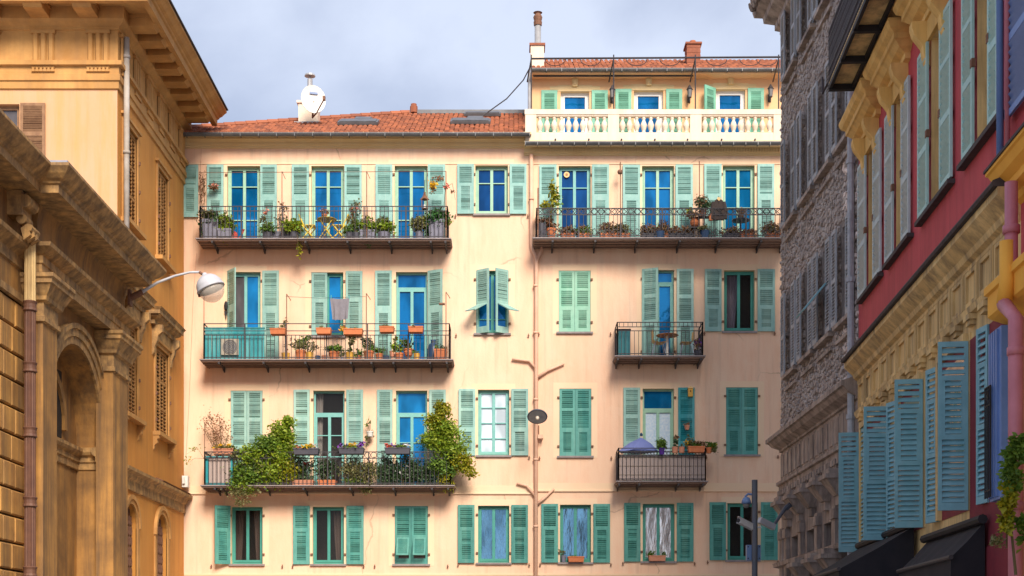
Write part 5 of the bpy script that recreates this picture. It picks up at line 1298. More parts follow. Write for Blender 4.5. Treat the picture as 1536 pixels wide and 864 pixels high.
for i in range(nfr):
    link('frieze_panel', pnm, RB.root, PR.P(.42 + .78 * i, 0, 6.72) - RB.base, (0, 0, aR)); link('frieze_divider', spm, RB.root, PR.P(.81 + .78 * i, 0, 6.72) - RB.base, (0, 0, aR))
    gb = RB.cache.setdefault('gut', MB().box(-.16, .16, 0, .12, 0, .08).box(-.12, .12, 0, .09, -.07, 0).mesh('guttae', 'gold_old'))
    link('guttae', gb, RB.root, PR.P(.5 + .78 * i, 0, 6.47) - RB.base, (0, 0, aR))
m = RB.wb(); m.sweep(P4, [(0, 6.55), (.08, 6.57), (.10, 6.66), (0, 6.69)]); RB.part('band', m, 'gold_old')
# blue shutters standing out from the wall
bs = [(1259, 1288, 648, 826), (1297, 1335, 612, 809), (1343.5, 1384, 571, 790), (1409, 1452, 517, 782)]
zl, zh = 3.72, 6.22
def leaf_mb(wd, h):
    f = MB(); st = .055; t = .022
    f.box(0, st, -t, t, 0, h); f.box(wd - st, wd, -t, t, 0, h)
    secs = [(.11, h * .42), (h * .45, h * .77), (h * .80, h - .08)]; zz = 0
    for k, (a, b) in enumerate(secs):
        f.box(st, wd - st, -t, t, zz, a); zz = b
        if k == 1: f.box(st, .10, -t * .8, t * .8, a, b); f.box(wd - .10, wd - st, -t * .8, t * .8, a, b)
    f.box(st, wd - st, -t, t, zz, h)
    return f, secs
SLM = {}
def big_leaf(hinge, tip, m_, label=None):
    """leaf between two plan points"""
    hinge = Vector((hinge[0], hinge[1], 0)); tip = Vector((tip[0], tip[1], 0)); wd = round((tip - hinge).length, 2); h = zh - zl
    k = (wd, m_)
    if k not in SLM:
        f, secs = leaf_mb(wd, h)
        sm_ = {}
        for q in (.055, .10): s = MB(); s.obox((0, 0, 0), (wd / 2 - q, 0, 0), (0, .024, -.037), (0, .005, .004)); sm_[q] = s.mesh('slat', m_)
        SLM[k] = (f.mesh('shutter', m_), sm_, secs)
    fm_, sm_, secs = SLM[k]
    a = math.atan2(tip.y - hinge.y, tip.x - hinge.x)
    s = link('shutter', fm_, RB.root, hinge + Vector((0, 0, zl)) - RB.base, (0, 0, a))
    if label: s['label'] = label
    for j, (a_, b_) in enumerate(secs):
        n = int((b_ - a_) / .085)
        for i in range(n): link('slat', sm_[.10 if j == 1 else .055], s, (wd / 2, 0, a_ + (b_ - a_) * (i + .5) / n), (rng.uniform(-.12, .12), 0, 0))
hs = []
for (a, b, y0, y1) in bs:
    uh = iu(b, .03); h = PR.P(uh, .03, 0); tp = h + Vector(((a - b) * h.y / F, 0.06, 0)); big_leaf(h, tp, 'blue_shutter', 'blue shutter leaf standing straight out'); hs.append(uh)
for (a, b) in ((1290.5, 1297.5), (1330.5, 1346), (1390, 1407), (1466, 1483)):
    uh = iu(b, .03); h = PR.P(uh, .03, 0); yt = h.y + .36; big_leaf(h, ((a - CX) * yt / F, yt, 0), 'brown_blue' if 'brown_blue' in MATS else 'blue_shutter')
opn = [(iu(1290) + .1, hs[1] - .02), (iu(1346) + .02, hs[2] - .02), (iu(1407) + .02, hs[3] - .02), (iu(1484) + .02, iu(1489))]
for k, (a, b) in enumerate(opn):
    if b - a < .2: continue
    m = RB.mb(); m.box(a, b, -.01, .012, zl, zh); wo = RB.part('window', m, 'maroon')
    m = RB.mb(); m.box(a - .12, a - .003, -.01, .09, zl, zh + .12); m.box(b + .003, b + .1, -.01, .02, zl, zh + .12); m.box(a - .003, b + .003, -.01, .10, zh + .003, zh + .12); RB.sub('frame', m, 'gold_old', wo)
    m = RB.mb(); m.box(a + .12, b - .12, .012, .03, zl + .15, zh - .15); RB.sub('pane', m, 'glass_brown', wo)
m = RB.mb(); m.box(hs[3] + .05, LR - .3, -.01, .02, 2.4, zh); RB.part('doorway_panel', m, 'maroon')
# shop front under the awnings
m = RB.mb(); m.box(.2, LR - .1, -.01, .05, 0.0, 3.1); RB.part('shop_front', m, 'maroon')
# closing side facing the camera, next house
m = RB.mb(); m.quad((LR, 0, 0), (LR, 0, 17), (LR, -6, 17), (LR, -6, 0)); RB.part('side_wall', m, 'gold_old')

# ---------- awnings
def awning(label, u0, u1, zt, zf, out_, drop, o_in=.08):
    t = thing('awning', label, 'awning', PR.P((u0 + u1) / 2, 0, 0)); L = t.location
    m = MB(Matrix.Translation(-L) @ PR.M); n = 10
    rows__ = []
    for i in range(n + 1):
        u = u0 + (u1 - u0) * i / n; sag = -.03 * (i % 2)
        rows__.append([(u, o_in, zt), (u, (o_in + out_) / 2, (zt + zf) / 2 + sag * .6 - .02), (u, out_, zf + sag * .4), (u, out_ + .005, zf - drop + (.04 if i % 2 else 0))])
    for i in range(n):
        for j in range(3): m.quad(rows__[i][j], rows__[i + 1][j], rows__[i + 1][j + 1], rows__[i][j + 1])
    part('canopy', m, 'awning', t)
    for u, rr in ((u0, rows__[0]), (u1, rows__[-1])):
        m = MB(Matrix.Translation(-L) @ PR.M); m.quad(rr[0], rr[1], rr[2], rr[3], (u, o_in, zf - drop)); part('side_flap', m, 'awning', t)
    m = MB(Matrix.Translation(-L) @ PR.M); m.tube([(u0 - .05, out_ + .01, zf), (u1 + .05, out_ + .01, zf)], .035, 8); part('front_bar', m, 'iron', t)
    m = MB(Matrix.Translation(-L) @ PR.M); m.tube([(u0 - .1, o_in + .05, zt + .03), (u1 + .08, o_in + .05, zt + .03)], .07, 8); part('roller', m, 'black', t)
    return t
awning('long black shop awning sloping out below the farther blue shutters', iu(1298, 0), iu(1378, 0), 3.78, 3.05, 1.35, .30)
awning('shorter black shop awning below the nearest big blue shutter', iu(1400, 0), iu(1486, 0), 3.45, 2.95, .55, .42)

# ================================================================== near right: orange fronted house at the picture edge
pN = PR.P(LR, 0, 0)
PN = Plane((pN.x, pN.y), (dR.x, dR.y), (dR.y, -dR.x))
nu = lambda px, o: PN.inv(px, 0, o)[0]
NB = House('orange_house', 'narrow slice of orange and pink house front at the right picture edge', 'building', (9, 17, 0), PN)
m = NB.mb(); nh = [(2.2, 3.3, 9.5, 12.0)]
wall_holes(m, 0, 9, 6.2, 17, nh); reveals(m, nh, .3); NB.part('wall', m, 'red_wall')
m = NB.mb(); m.box(0.002, 9, -.3, .0, 0, 6.2); NB.part('lower_wall', m, 'gold')
add_window(NB, 2.2, 3.3, 9.5, 12.0, fm='blue_paint', pm='glass_grey', depth=.28)
c0 = nu(1489, .36)
m = NB.wb(); m.sweep([tuple(PN.P(c0, -.02, 0).xy), tuple(PN.P(c0, 0, 0).xy), tuple(PN.P(9, 0, 0).xy)], [(0, 7.45), (.06, 7.5), (.08, 7.58), (.18, 7.64), (.18, 7.74), (.28, 7.82), (.33, 7.92), (.36, 7.94), (.36, 7.98), (0, 8.05)]); NB.part('cornice', m, 'orange')
m = NB.wb(); m.sweep([tuple(PN.P(c0, -.02, 0).xy), tuple(PN.P(c0, 0, 0).xy), tuple(PN.P(9, 0, 0).xy)], [(0, 7.982), (.38, 7.982), (.38, 8.02), (0, 8.12)]); NB.part('cornice_cap', m, 'slate')
c1 = nu(1482, .30)
m = NB.wb(); m.sweep([tuple(PN.P(c1, -.02, 0).xy), tuple(PN.P(c1, 0, 0).xy), tuple(PN.P(9, 0, 0).xy)], [(0, 5.98), (.08, 6.02), (.2, 6.10), (.24, 6.14), (.24, 6.42), (.28, 6.44), (.28, 6.54), (0, 6.58)]); NB.part('string_course', m, 'orange')
u = nu(1500, .12)
m = NB.mb(); m.tube([(u, .12, 17), (u, .12, 8.1)], .05, 10); NB.part('drainpipe', m, 'blue_paint', smooth=True)
ua, ub = nu(1517, .25), nu(1524, .40)
m = NB.mb(); u = nu(1511, .12); m.tube([(u, .12, 17), (u, .12, 8.1)], .035, 10); m.tube([(ua, .25, 7.6), (ua, .25, 6.5), (ua, .30, 6.35)], .085, 10); m.tube([(ua, .34, 6.05), (ub, .40, 5.7), (ub, .40, 0)], .095, 10)
for uu, oo, z in ((ua, .25, 7.0), (ub, .40, 5.3), (ub, .40, 3.4)): m.lathe([(.108, -.05), (.108, .05)], 10, (uu, oo, z))
NB.part('drainpipe', m, 'pink_pipe', smooth=True)
m = NB.mb(); m.tube([(ua, .30, 6.85), (ua, .30, 6.35), (ua, .34, 6.05)], .100, 10); NB.part('drainpipe_collar', m, 'orange', smooth=True)
ws = nu(1543, .09) - nu(1509, .09)
s = add_shutter(NB, 0, 0, 0, ws, 2.7, 'full', 'blue_paint'); s.location = PN.P(nu(1509, .09), .09, CAMZ + (HY - 182) * PN.P(nu(1509, .09), .09, 0).y / F) - NB.base
# blue boxed window with grille
b0_, b1_ = iu(1481.5, .20), iu(1500, .16)
t = thing('window_box', 'blue painted boxed window with black iron grille beside the maroon doorway', 'window', PR.P(b0_, .0, 3.65))
Mx = Matrix.Translation(-t.location) @ PR.M
zt_ = 5.95
m = MB(Mx); m.box(b0_, b1_ + .1, .0, .17, 3.66, zt_); part('box_frame', m, 'blue_paint', t)
m = MB(Mx)
n = 4
for k in range(n): uu = b0_ + (b1_ - b0_) * (k + .3) / n; m.box(uu, uu + (b1_ - b0_) / n * .5, .17, .20, 3.7, zt_ - .02)
part('moulding', m, 'blue_paint', t)
m = MB(Mx)
for k in range(4): uu = b0_ + .02 + (b1_ - b0_) * .6 * k / 3; m.bar((uu, .24, 3.7), (uu, .24, 5.2), .018)
for zz in (3.8, 4.95, 5.2): m.bar((b0_, .24, zz), (b0_ + (b1_ - b0_) * .65, .24, zz), .018)
m.bar((b0_, .24, 4.95), (b0_ + (b1_ - b0_) * .6, .24, 5.2), .014); m.bar((b0_, .24, 5.2), (b0_ + (b1_ - b0_) * .6, .24, 4.95), .014)
part('grille', m, 'black', t)

# ================================================================== things on the balconies
def foliage(mb_by, s, spec, r):
    """spec: (dx, dz, rx, rz, n, leaf_m, mat[, ry]) in photo pixels and metres"""
    for q in spec:
        dx, dz, rx, rz, n, sz, mt = q[:7]; ry = q[7] if len(q) > 7 else min(rx * s, .28)
        mb = mb_by.setdefault(mt, MB()); c = Vector((dx * s, 0, dz * s)); k = max(3, n // 14)
        cl = []
        for i in range(k):
            v = Vector((r.gauss(0, 1), r.gauss(0, 1), r.gauss(0, 1))).normalized() * r.uniform(.35, .95)
            cl.append((c + Vector((v.x * rx * s, v.y * ry, v.z * rz * s)), r.uniform(.5, 1.0)))
        for i in range(n):
            p, w_ = cl[r.randrange(k)]
            g_ = .26 * w_
            mb.leaf(p + Vector((r.gauss(0, g_) * rx * s, r.gauss(0, g_) * ry, r.gauss(0, g_) * rz * s)), sz, r, droop=.15)
SEED = [100]
def grow(t, s, spec, stems=None, sm='stem'):
    SEED[0] += 1; r = random.Random(SEED[0]); by = {}
    foliage(by, s, spec, r)
    for mt, mb in by.items():
        part('flowers' if mt.startswith('flower') else 'foliage', mb, mt, t, kind='stuff')
    m = MB(); any_ = False
    for q in (stems or []):
        pts = [Vector((x * s, y, z * s)) for x, y, z in q[0]]
        m.tube(pts, [q[1] * (1 - .6 * i / (len(pts) - 1)) for i in range(len(pts))], 5); any_ = True
    if any_: part('stem', m, sm, t)
def pot_mb(wd, ht, shape):
    m = MB(); r = wd / 2
    if shape == 'round': m.lathe([(r * .72, 0), (r * .92, ht * .78), (r * 1.0, ht * .78), (r * 1.0, ht), (r * .88, ht), (r * .82, ht * .86), (.001, ht * .86)], 14)
    elif shape == 'straight': m.lathe([(r * .82, 0), (r * .98, ht * .97), (r, ht), (r * .9, ht), (r * .86, ht * .88), (.001, ht * .88)], 14)
    elif shape == 'urn': m.lathe([(r * .55, 0), (r * .6, ht * .08), (r * .3, ht * .16), (r * .3, ht * .3), (r * .75, ht * .42), (r * .95, ht * .72), (r * .85, ht * .84), (r, ht * .92), (r, ht), (r * .85, ht), (.001, ht * .9)], 14)
    elif shape == 'ball': m.lathe([(r * .5, 0), (r * .85, ht * .2), (r, ht * .5), (r * .85, ht * .8), (r * .6, ht * .95), (r * .68, ht), (r * .55, ht), (.001, ht * .9)], 14)
    else:
        dp = min(.16, r * .95) if shape == 'trough' else min(.19, r)
        k = .92; a, b = r * k, dp * k
        lo_ = [(-a, -b, 0), (a, -b, 0), (a, b, 0), (-a, b, 0)]; hi_ = [(-r, -dp, ht), (r, -dp, ht), (r, dp, ht), (-r, dp, ht)]
        q = .86; i1 = [(-r * q, -dp * q * .9, ht), (r * q, -dp * q * .9, ht), (r * q, dp * q * .9, ht), (-r * q, dp * q * .9, ht)]; i2 = [(x, y, ht * .86) for x, y, z in i1]
        m.add(lo_ + hi_ + i1 + i2, [(3, 2, 1, 0)] + [(i, (i + 1) % 4, 4 + (i + 1) % 4, 4 + i) for i in range(4)] + [(4 + i, 4 + (i + 1) % 4, 8 + (i + 1) % 4, 8 + i) for i in range(4)] + [(8 + i, 8 + (i + 1) % 4, 12 + (i + 1) % 4, 12 + i) for i in range(4)] + [(12, 13, 14, 15)])
        m.box(-r - .008, r + .008, -dp - .008, -dp + .012, ht * .84, ht + .004); m.box(-r - .008, r + .008, dp - .012, dp + .008, ht * .84, ht + .004)
        if shape == 'ribbed':
            n = max(3, int(r * 2 / .06))
            for i in range(n): x = -a + 2 * a * (i + .5) / n; m.box(x - .012, x + .012, -dp - .006, -b * .9, 0.02, ht * .82)
    return m
def potted(label, cat, px, o, zf, pw, ph, pm, shape='round', spec=(), stems=None, group=None, name=None, pyb=None):
    s = S(o); z = Z(pyb, o) if pyb is not None else zf
    t = thing(name or ('potted_plant' if spec else 'flowerpot'), label, cat, FR.P(U(px, o), o, z + .002), group)
    part('pot', pot_mb(pw * s, ph * s, shape), pm, t, smooth=False)
    if spec or stems:
        k_ = 1.6 if o > .3 else 1.0; e_ = 1.12 if o > .3 else 1.0
        grow(t, s, [(q[0], q[1] + ph, q[2] * e_, q[3] * e_, int(q[4] * k_), q[5] * 1.12) + tuple(q[6:]) for q in spec], [([(x, y, zz + ph * .8) for x, y, zz in st[0]], st[1]) for st in (stems or [])])
    return t
def stalks(n, h, spread, th=.012, seed=1):
    r = random.Random(seed); out_ = []
    for i in range(n):
        a = r.uniform(-1, 1); hh = h * r.uniform(.6, 1)
        out_.append(([(0, 0, 0), (a * spread * .4 + r.uniform(-1, 1), r.uniform(-.06, .06), hh * .5), (a * spread, r.uniform(-.12, .12), hh)], th))
    return out_

# ---- top left balcony
G = 'plants on the top left balcony'
potted('tall grey planter with overhanging dark grass at the left end of the top left balcony', 'planter', 317, .6, fAL, 23, 30, 'pot_grey', 'ribbed', [(0, 2, 15, 9, 420, .10, 'leaf_dark'), (-2, 9, 13, 6, 160, .09, 'leaf_olive'), (-11, -9, 4, 8, 120, .09, 'leaf_ivy')], group=G)
potted('grey planter with bright yellow green bush beside the tall corner planter', 'planter', 338, .66, fAL, 20, 15, 'pot_grey', 'ribbed', [(0, 8, 11, 14, 420, .085, 'leaf_bright'), (4, 12, 9, 9, 150, .08, 'leaf_olive'), (-3, -6, 5, 10, 140, .085, 'leaf_yellow')], group=G)
t = thing('watering_can', 'red watering can on the floor of the top left balcony', 'watering can', FR.P(U(352, .45), .45, fAL + .002))
m = MB(); m.lathe([(.11, 0), (.11, .02), (.10, .24), (.07, .28), (.07, .30), (.001, .30)], 14); part('body', m, 'flower_red', t, smooth=False)
m = MB(); m.tube([(.09, 0, .05), (.2, 0, .2), (.27, 0, .34)], [.03, .02, .02], 6); m.lathe([(.02, 0), (.05, .05), (.0, .055)], 8, (.27, 0, .34)); part('spout', m, 'flower_red', t)
m = MB(); m.tube([(-.10, 0, .06), (-.2, 0, .16), (-.17, 0, .3), (-.06, 0, .36), (.05, 0, .3)], .012, 6); part('handle', m, 'flower_red', t)
potted('black pot with sparse leafy plant in front of the second shutter of the top balcony', 'potted plant', 401, .66, fAL, 15, 11, 'pot_charcoal', 'straight', [(0, 6, 11, 7, 170, .08, 'leaf'), (-5, 16, 5, 12, 40, .07, 'leaf_olive'), (-3, 34, 4, 6, 18, .07, 'flower_pink')], stalks(5, 40, 8, .012, 3), group=G)
for px, lab in ((417, 'long grey blue trough standing behind the rail left of the yellow chairs'), (434, 'grey blue trough beside the leafy shrub left of the yellow chairs')):
    potted(lab, 'planter', px, .38, fAL, 16, 15, 'pot_grey', 'box', (), group='grey troughs on the top balcony')
potted('thin rose bush with bare stems between the second and third shutters', 'potted plant', 423, .55, fAL, 10, 9, 'pot_charcoal', 'straight', [(0, 28, 9, 22, 70, .07, 'leaf_olive'), (0, 46, 4, 5, 24, .06, 'leaf_dry')], stalks(6, 50, 8, .012, 7), group=G)
potted('charcoal pot with broad bright leaves and vine trailing below the balcony', 'potted plant', 441, .70, fAL, 17, 11, 'pot_charcoal', 'straight', [(-2, 8, 14, 9, 360, .10, 'leaf_bright'), (4, 4, 10, 6, 120, .09, 'leaf_yellow'), (8, -22, 2, 14, 60, .08, 'leaf_yellow', .05)], [([(0, 0, 5), (7, -.22, -6), (8, -.24, -34)], .01), ([(4, 0, 0), (8, -.05, 30)], .01)], group=G)
def folding_chair(label, px, o, zf, face, h=.80):
    t = thing('folding_chair', label, 'chair', FR.P(U(px, o), o, zf + .002), 'yellow folding chairs'); f = face
    m = MB()
    for y in (-.19, .19):
        m.bar((-.22 * f, y, 0), (.20 * f, y, .46), .028); m.bar((.22 * f, y, 0), (-.16 * f, y, .46), .028); m.bar((.12 * f, y, .40), (.30 * f, y, h), .028)
    m.bar((-.2 * f, -.19, .03), (-.2 * f, .19, .03), .02); m.bar((.2 * f, -.19, .03), (.2 * f, .19, .03), .02)
    part('frame', m, 'chair_yellow', t)
    for k in range(4): m = MB(); m.box(-.19 + .1 * k, -.11 + .1 * k, -.19, .19, .46, .478); part('seat_slat', m, 'chair_yellow', t)
    for k in range(2): m = MB(); m.obox((.255 * f + .035 * f * k, 0, h - .16 + .12 * k), (.012, 0, .004), (0, .2, 0), (.012 * f, 0, .035)); part('back_slat', m, 'chair_yellow', t)
folding_chair('yellow folding chair left of the round yellow balcony table', 464, .5, fAL, -1)
folding_chair('yellow folding chair with raised back right of the round yellow balcony table', 509, .5, fAL, 1)
t = thing('round_table', 'round yellow folding table with crossed legs on the top balcony', 'table', FR.P(U(490, .5), .5, fAL + .002))
m = MB(); m.lathe([(.0, .66), (.29, .66), (.31, .67), (.31, .69), (.29, .70), (0, .70)], 24); part('table_top', m, 'table_olive', t)
m = MB()
for y in (-.15, .15): m.bar((-.25, y, 0), (.2, y, .66), .025); m.bar((.25, y, 0), (-.2, y, .66), .025)
part('legs', m, 'chair_yellow', t)
potted('small terracotta pot with pink flowers on the round yellow table', 'potted plant', 487, .5, fAL + .70, 8, 7, 'terracotta', 'round', [(0, 3, 6, 4, 60, .055, 'leaf_heather'), (0, 5, 5, 3, 40, .05, 'flower_pink')], group=G)
potted('rose bush with orange and pink blooms right of the yellow chairs', 'potted plant', 534, .66, fAL, 12, 11, 'pot_charcoal', 'straight', [(0, 26, 9, 26, 170, .075, 'leaf_olive'), (-3, 34, 6, 10, 26, .085, 'flower_pink'), (2, 12, 8, 10, 100, .07, 'leaf')], stalks(6, 52, 6, .012, 9), group=G)
potted('pair forming charcoal pot with low greenery under the rose bush', 'potted plant', 524, .74, fAL, 11, 10, 'pot_charcoal', 'straight', [(0, 5, 9, 5, 130, .07, 'leaf')], group=G)
potted('grey trough with weeping ivy hanging through the rail right of the rose bush', 'planter', 552, .6, fAL, 22, 14, 'pot_grey', 'box', [(0, 8, 13, 9, 330, .085, 'leaf_bright'), (2, -4, 8, 13, 240, .075, 'leaf_ivy', .15), (0, 20, 8, 6, 60, .07, 'leaf_olive')], group=G)
potted('grey pot with spreading olive green shrub left of the third door', 'potted plant', 576, .66, fAL, 20, 11, 'pot_grey', 'straight', [(0, 9, 14, 9, 360, .085, 'leaf_bright'), (0, 17, 10, 8, 120, .08, 'leaf_olive')], stalks(5, 26, 12, .012, 12), group=G)
potted('grey pot with clipped round golden green bush in front of the third door', 'potted plant', 629, .62, fAL, 13, 13, 'pot_grey', 'straight', [(0, 12, 12, 9, 700, .06, 'leaf_olive'), (0, 13, 12, 9, 260, .06, 'leaf_yellow')], stalks(2, 10, 2, .015, 14), group=G)
potted('tall grey planter with thick ivy at the right end of the top left balcony', 'planter', 655, .6, fAL, 23, 30, 'pot_grey', 'ribbed', [(1, 4, 16, 12, 900, .085, 'leaf_ivy'), (-9, -8, 7, 12, 200, .08, 'leaf_ivy'), (12, 0, 9, 6, 90, .08, 'leaf_bright')], group=G)
t = thing('hanging_lantern', 'rusty glass lantern hanging before the third door of the top balcony', 'lantern', FR.P(U(637, .7), .7, Z(314, .7)))
m = MB(); m.box(-.09, .09, -.09, .09, 0, .025); m.lathe([(.15, .30), (.09, .36), (.05, .42), (.03, .5), (.04, .52), (0, .54)], 4)
for x in (-.085, .085):
    for y in (-.085, .085): m.box(x - .01, x + .01, y - .01, y + .01, .025, .30)
part('lantern_frame', m, 'rust', t); m = MB(); m.lathe([(.03, .03), (.03, .14), (0, .14)], 8); part('candle', m, 'white_plastic', t); m = MB(); m.tube([(0, 0, .53), (0, .02, .9), (0, .3, 1.0)], .008, 4); part('hook', m, 'iron', t)
def hanging(label, px, py, o, spec, name='dried_flowers', cat='dried flowers', group='dried flower bunches on shutters', hook=True):
    t = thing(name, label, cat, FR.P(U(px, o), o, Z(py, o)), group); grow(t, S(o), spec)
    if hook: m = MB(); m.tube([(0, 0, 0), (0, .02, .22), (0, o - .06, .25)], .008, 4); part('hook', m, 'iron', t)
hanging('bunch of orange dried flowers hanging on the first left shutter', 320, 281, .3, [(0, 1, 7, 4, 110, .07, 'leaf_dry'), (0, 2, 7, 3, 50, .06, 'flower_pink')])
hanging('bunch of golden dried flowers hanging on the last right shutter', 649, 279, .7, [(0, 0, 7, 7, 160, .075, 'flower_yellow'), (0, -6, 5, 5, 40, .06, 'leaf_dry')])
def climber(label, px, py0, py1, o, pts, spec, mt, name='climbing_vine'):
    s = S(o); t = thing(name, label, 'vine', FR.P(U(px, o), o, Z(py0, o)))
    grow(t, s, spec, pts); return t
climber('dry brown vine clinging to the wall left of the first top shutter', 304, 312, 258, .10, [([(0, 0, 0), (-3, 0, 18), (2, 0, 36), (-2, 0, 54)], .012), ([(2, 0, 4), (4, 0, 24), (0, 0, 50)], .010)], [(0, 30, 5, 26, 130, .06, 'leaf_dry', .05)], 'leaf_dry')
climber('dry reddish vine twining the pole at the right end of the top balcony', 662, 312, 258, .75, [([(4, 0, 0), (6, 0, 30), (2, 0, 48), (-10, 0, 42)], .012), ([(6, 0, 30), (16, .2, 40), (20, .5, 20)], .010)], [(-4, 44, 12, 7, 70, .075, 'leaf_dry', .1), (8, 34, 6, 10, 40, .07, 'flower_red', .1), (17, 20, 3, 8, 14, .08, 'leaf_dry', .1)], 'leaf_dry')

# ---- second left balcony
t = thing('privacy_screen', 'turquoise board screen standing behind the rail at the balcony left end', 'screen', FR.P(U(352, .74), .74, fBL + .002))
hw = 44.5 * S(.74)
for i in range(9):
    x = -hw + 2 * hw * i / 9; m = MB(); m.box(x + .004, x + 2 * hw / 9 - .004, -.01 + .003 * (i % 2), .014, .0, .96); part('board', m, 'turq', t)
m = MB(); m.box(-hw, hw, .016, .05, .08, .16); m.box(-hw, hw, .016, .05, .80, .88); m.box(-hw - .01, hw + .01, -.03, .06, .962, 1.0); part('frame', m, 'turq', t)
mat('ac_beige', (0.36, 0.32, 0.26), (0.28, 0.26, 0.22), scale=6)
t = thing('air_conditioner', 'beige air conditioning unit with round grille against the turquoise screen', 'air conditioner', FR.P(U(345, .80), .80, Z(532.5, .80)))
s = S(.8)
m = MB(); m.box(-13 * s, 13 * s, -.022, .02, 0, 24 * s); part('casing', m, 'ac_beige', t)
m = MB(); m.prism([(11 * s * math.cos(q), 12 * s + 11 * s * math.sin(q)) for q in [2 * PI * k / 24 for k in range(24)]], -.034, -.0221, axis=1); gr = part('fan_grille', m, 'grille_grey', t)
m = MB()
for rr_ in (3, 5.5, 8, 10.5):
    pts = [(rr_ * s * math.cos(q), -.04, 12 * s + rr_ * s * math.sin(q)) for q in [2 * PI * k / 16 for k in range(17)]]
    for p, q in zip(pts[:-1], pts[1:]): m.bar(p, q, .008)
part('grille_rings', m, 'ac_beige', gr)
for px, py, w_, lab in ((417.5, 502.5, 23, 'terracotta trough on the rail right of the turquoise screen'), (486, 502, 22, 'terracotta trough on the rail below the half closed shutter'), (530, 503, 29, 'widest terracotta trough on the rail under the grey towel'), (580.5, 499.5, 22, 'terracotta trough on the rail left of the tall blue door'), (624, 499.5, 22, 'terracotta trough on the rail in front of the tall blue door')):
    sp = [(0, 1, w_ * .4, 2, 30, .05, 'leaf_olive')] if w_ != 29 else [(-16, -1, 4, 5, 50, .06, 'flower_yellow'), (0, 1, 10, 2, 30, .05, 'leaf_olive'), (-2, -18, 5, 12, 60, .055, 'leaf_olive')]
    potted(lab, 'flower trough', px, .98, 0, w_, 8.5, 'terracotta', 'trough', sp, pyb=py, group='terracotta troughs hung on the rail', name='rail_trough')
GB = 'pots in a row on the second left balcony'
def PB(lab, px, w_, h_, pm, shape='round', spec=(), stems=None, o=.66): potted(lab, 'flowerpot', px, o, fBL, w_, h_, pm, shape, spec, stems, group=GB)
PB('yellow pot with bare stalk, first pot right of the turquoise screen', 428.5, 13, 11, 'pot_yellow', 'straight', [(-2, 44, 3, 8, 26, .08, 'leaf_olive'), (0, 12, 2, 10, 10, .05, 'leaf_dry')], [([(0, 0, 0), (-1, 0, 26), (-2, 0, 52)], .018)])
PB('large terracotta pot with spreading jade plant', 451, 16, 15, 'terracotta', 'round', [(0, 8, 13, 8, 240, .07, 'leaf_olive'), (3, 14, 8, 6, 80, .07, 'leaf')], stalks(6, 16, 10, .016, 21))
PB('ochre pot with a reddish pot and wispy plant right of the jade plant', 464.5, 12, 12, 'pot_yellow', 'straight', [(2, 8, 9, 8, 70, .06, 'leaf_olive'), (-2, 20, 3, 8, 20, .06, 'leaf')], stalks(4, 22, 6, .01, 22))
PB('small dark blue pot without plant in the pot row', 476.5, 8, 7, 'pot_blue', 'straight')
PB('small squat terracotta pot right of the small dark blue pot', 487, 9.5, 7.5, 'terracotta_pale', 'round')
PB('large terracotta pot topped with dense green succulent', 501, 17, 13, 'terracotta', 'round', [(0, 5, 12, 4.5, 520, .055, 'leaf'), (0, 7, 11, 3, 150, .05, 'leaf_bright')])
PB('tiny grey pot with ball of pale twigs', 513, 5, 5, 'pot_grey', 'straight', [(0, 5, 4, 4, 70, .05, 'leaf_olive')])
PB('bright yellow pot with tall leggy plant under the grey towel', 525, 13, 12, 'pot_yellow', 'straight', [(2, 18, 5, 14, 90, .06, 'leaf_olive'), (0, 4, 7, 4, 60, .05, 'leaf')], stalks(4, 30, 5, .012, 25))
PB('small terracotta pot with broad leaves right of the bright yellow pot', 537.5, 10, 7, 'terracotta', 'round', [(0, 5, 7, 5, 90, .075, 'leaf')])
PB('wide terracotta pot with tall dark bush between the two line poles', 553, 16, 14, 'terracotta', 'round', [(-2, 12, 7, 12, 160, .06, 'leaf_dark'), (3, 6, 8, 6, 90, .06, 'leaf')], stalks(5, 26, 5, .012, 27))
PB('terracotta pot with low green plant left of the blue black pot', 569, 12, 10, 'terracotta', 'round', [(0, 4, 7, 4, 100, .06, 'leaf')])
PB('blue black empty pot below the rail trough left of the blue door', 579, 10, 7, 'pot_blue', 'straight')
PB('little terracotta pot standing on an upturned grey tub', 588, 8, 14, 'terracotta_pale', 'urn')
PB('terracotta pot with tall yellow green leaves left of the urn', 599, 13, 11, 'terracotta', 'round', [(-3, 9, 7, 9, 110, .085, 'leaf_bright'), (-4, 18, 3, 6, 30, .07, 'leaf_yellow')], stalks(3, 20, 5, .01, 29))
PB('terracotta urn with long spiky leaves before the tall blue door', 613, 15, 17, 'terracotta', 'urn', [(-3, 8, 10, 9, 60, .10, 'leaf')], [([(0, 0, 0), (-6, 0, 12), (-14, .02, 20)], .02), ([(0, 0, 0), (3, 0, 14), (6, 0, 28)], .02), ([(0, 0, 0), (-2, 0, 14), (-6, 0, 22)], .02), ([(0, 0, 0), (5, 0, 10), (9, 0, 16)], .02)])
PB('bright yellow pot right of the terracotta urn', 625, 9.5, 10.5, 'pot_yellow', 'straight', [(0, 2, 4, 2, 24, .05, 'leaf')])
potted('wide terracotta trough with small cacti at the right end of the balcony', 'planter', 661, .62, fBL, 19, 16, 'terracotta', 'ribbed', [(-5, 3, 3, 4, 40, .055, 'leaf'), (2, 3, 3, 5, 40, .055, 'leaf_dark'), (6, 3, 3, 4, 40, .055, 'leaf_olive')], group=GB)
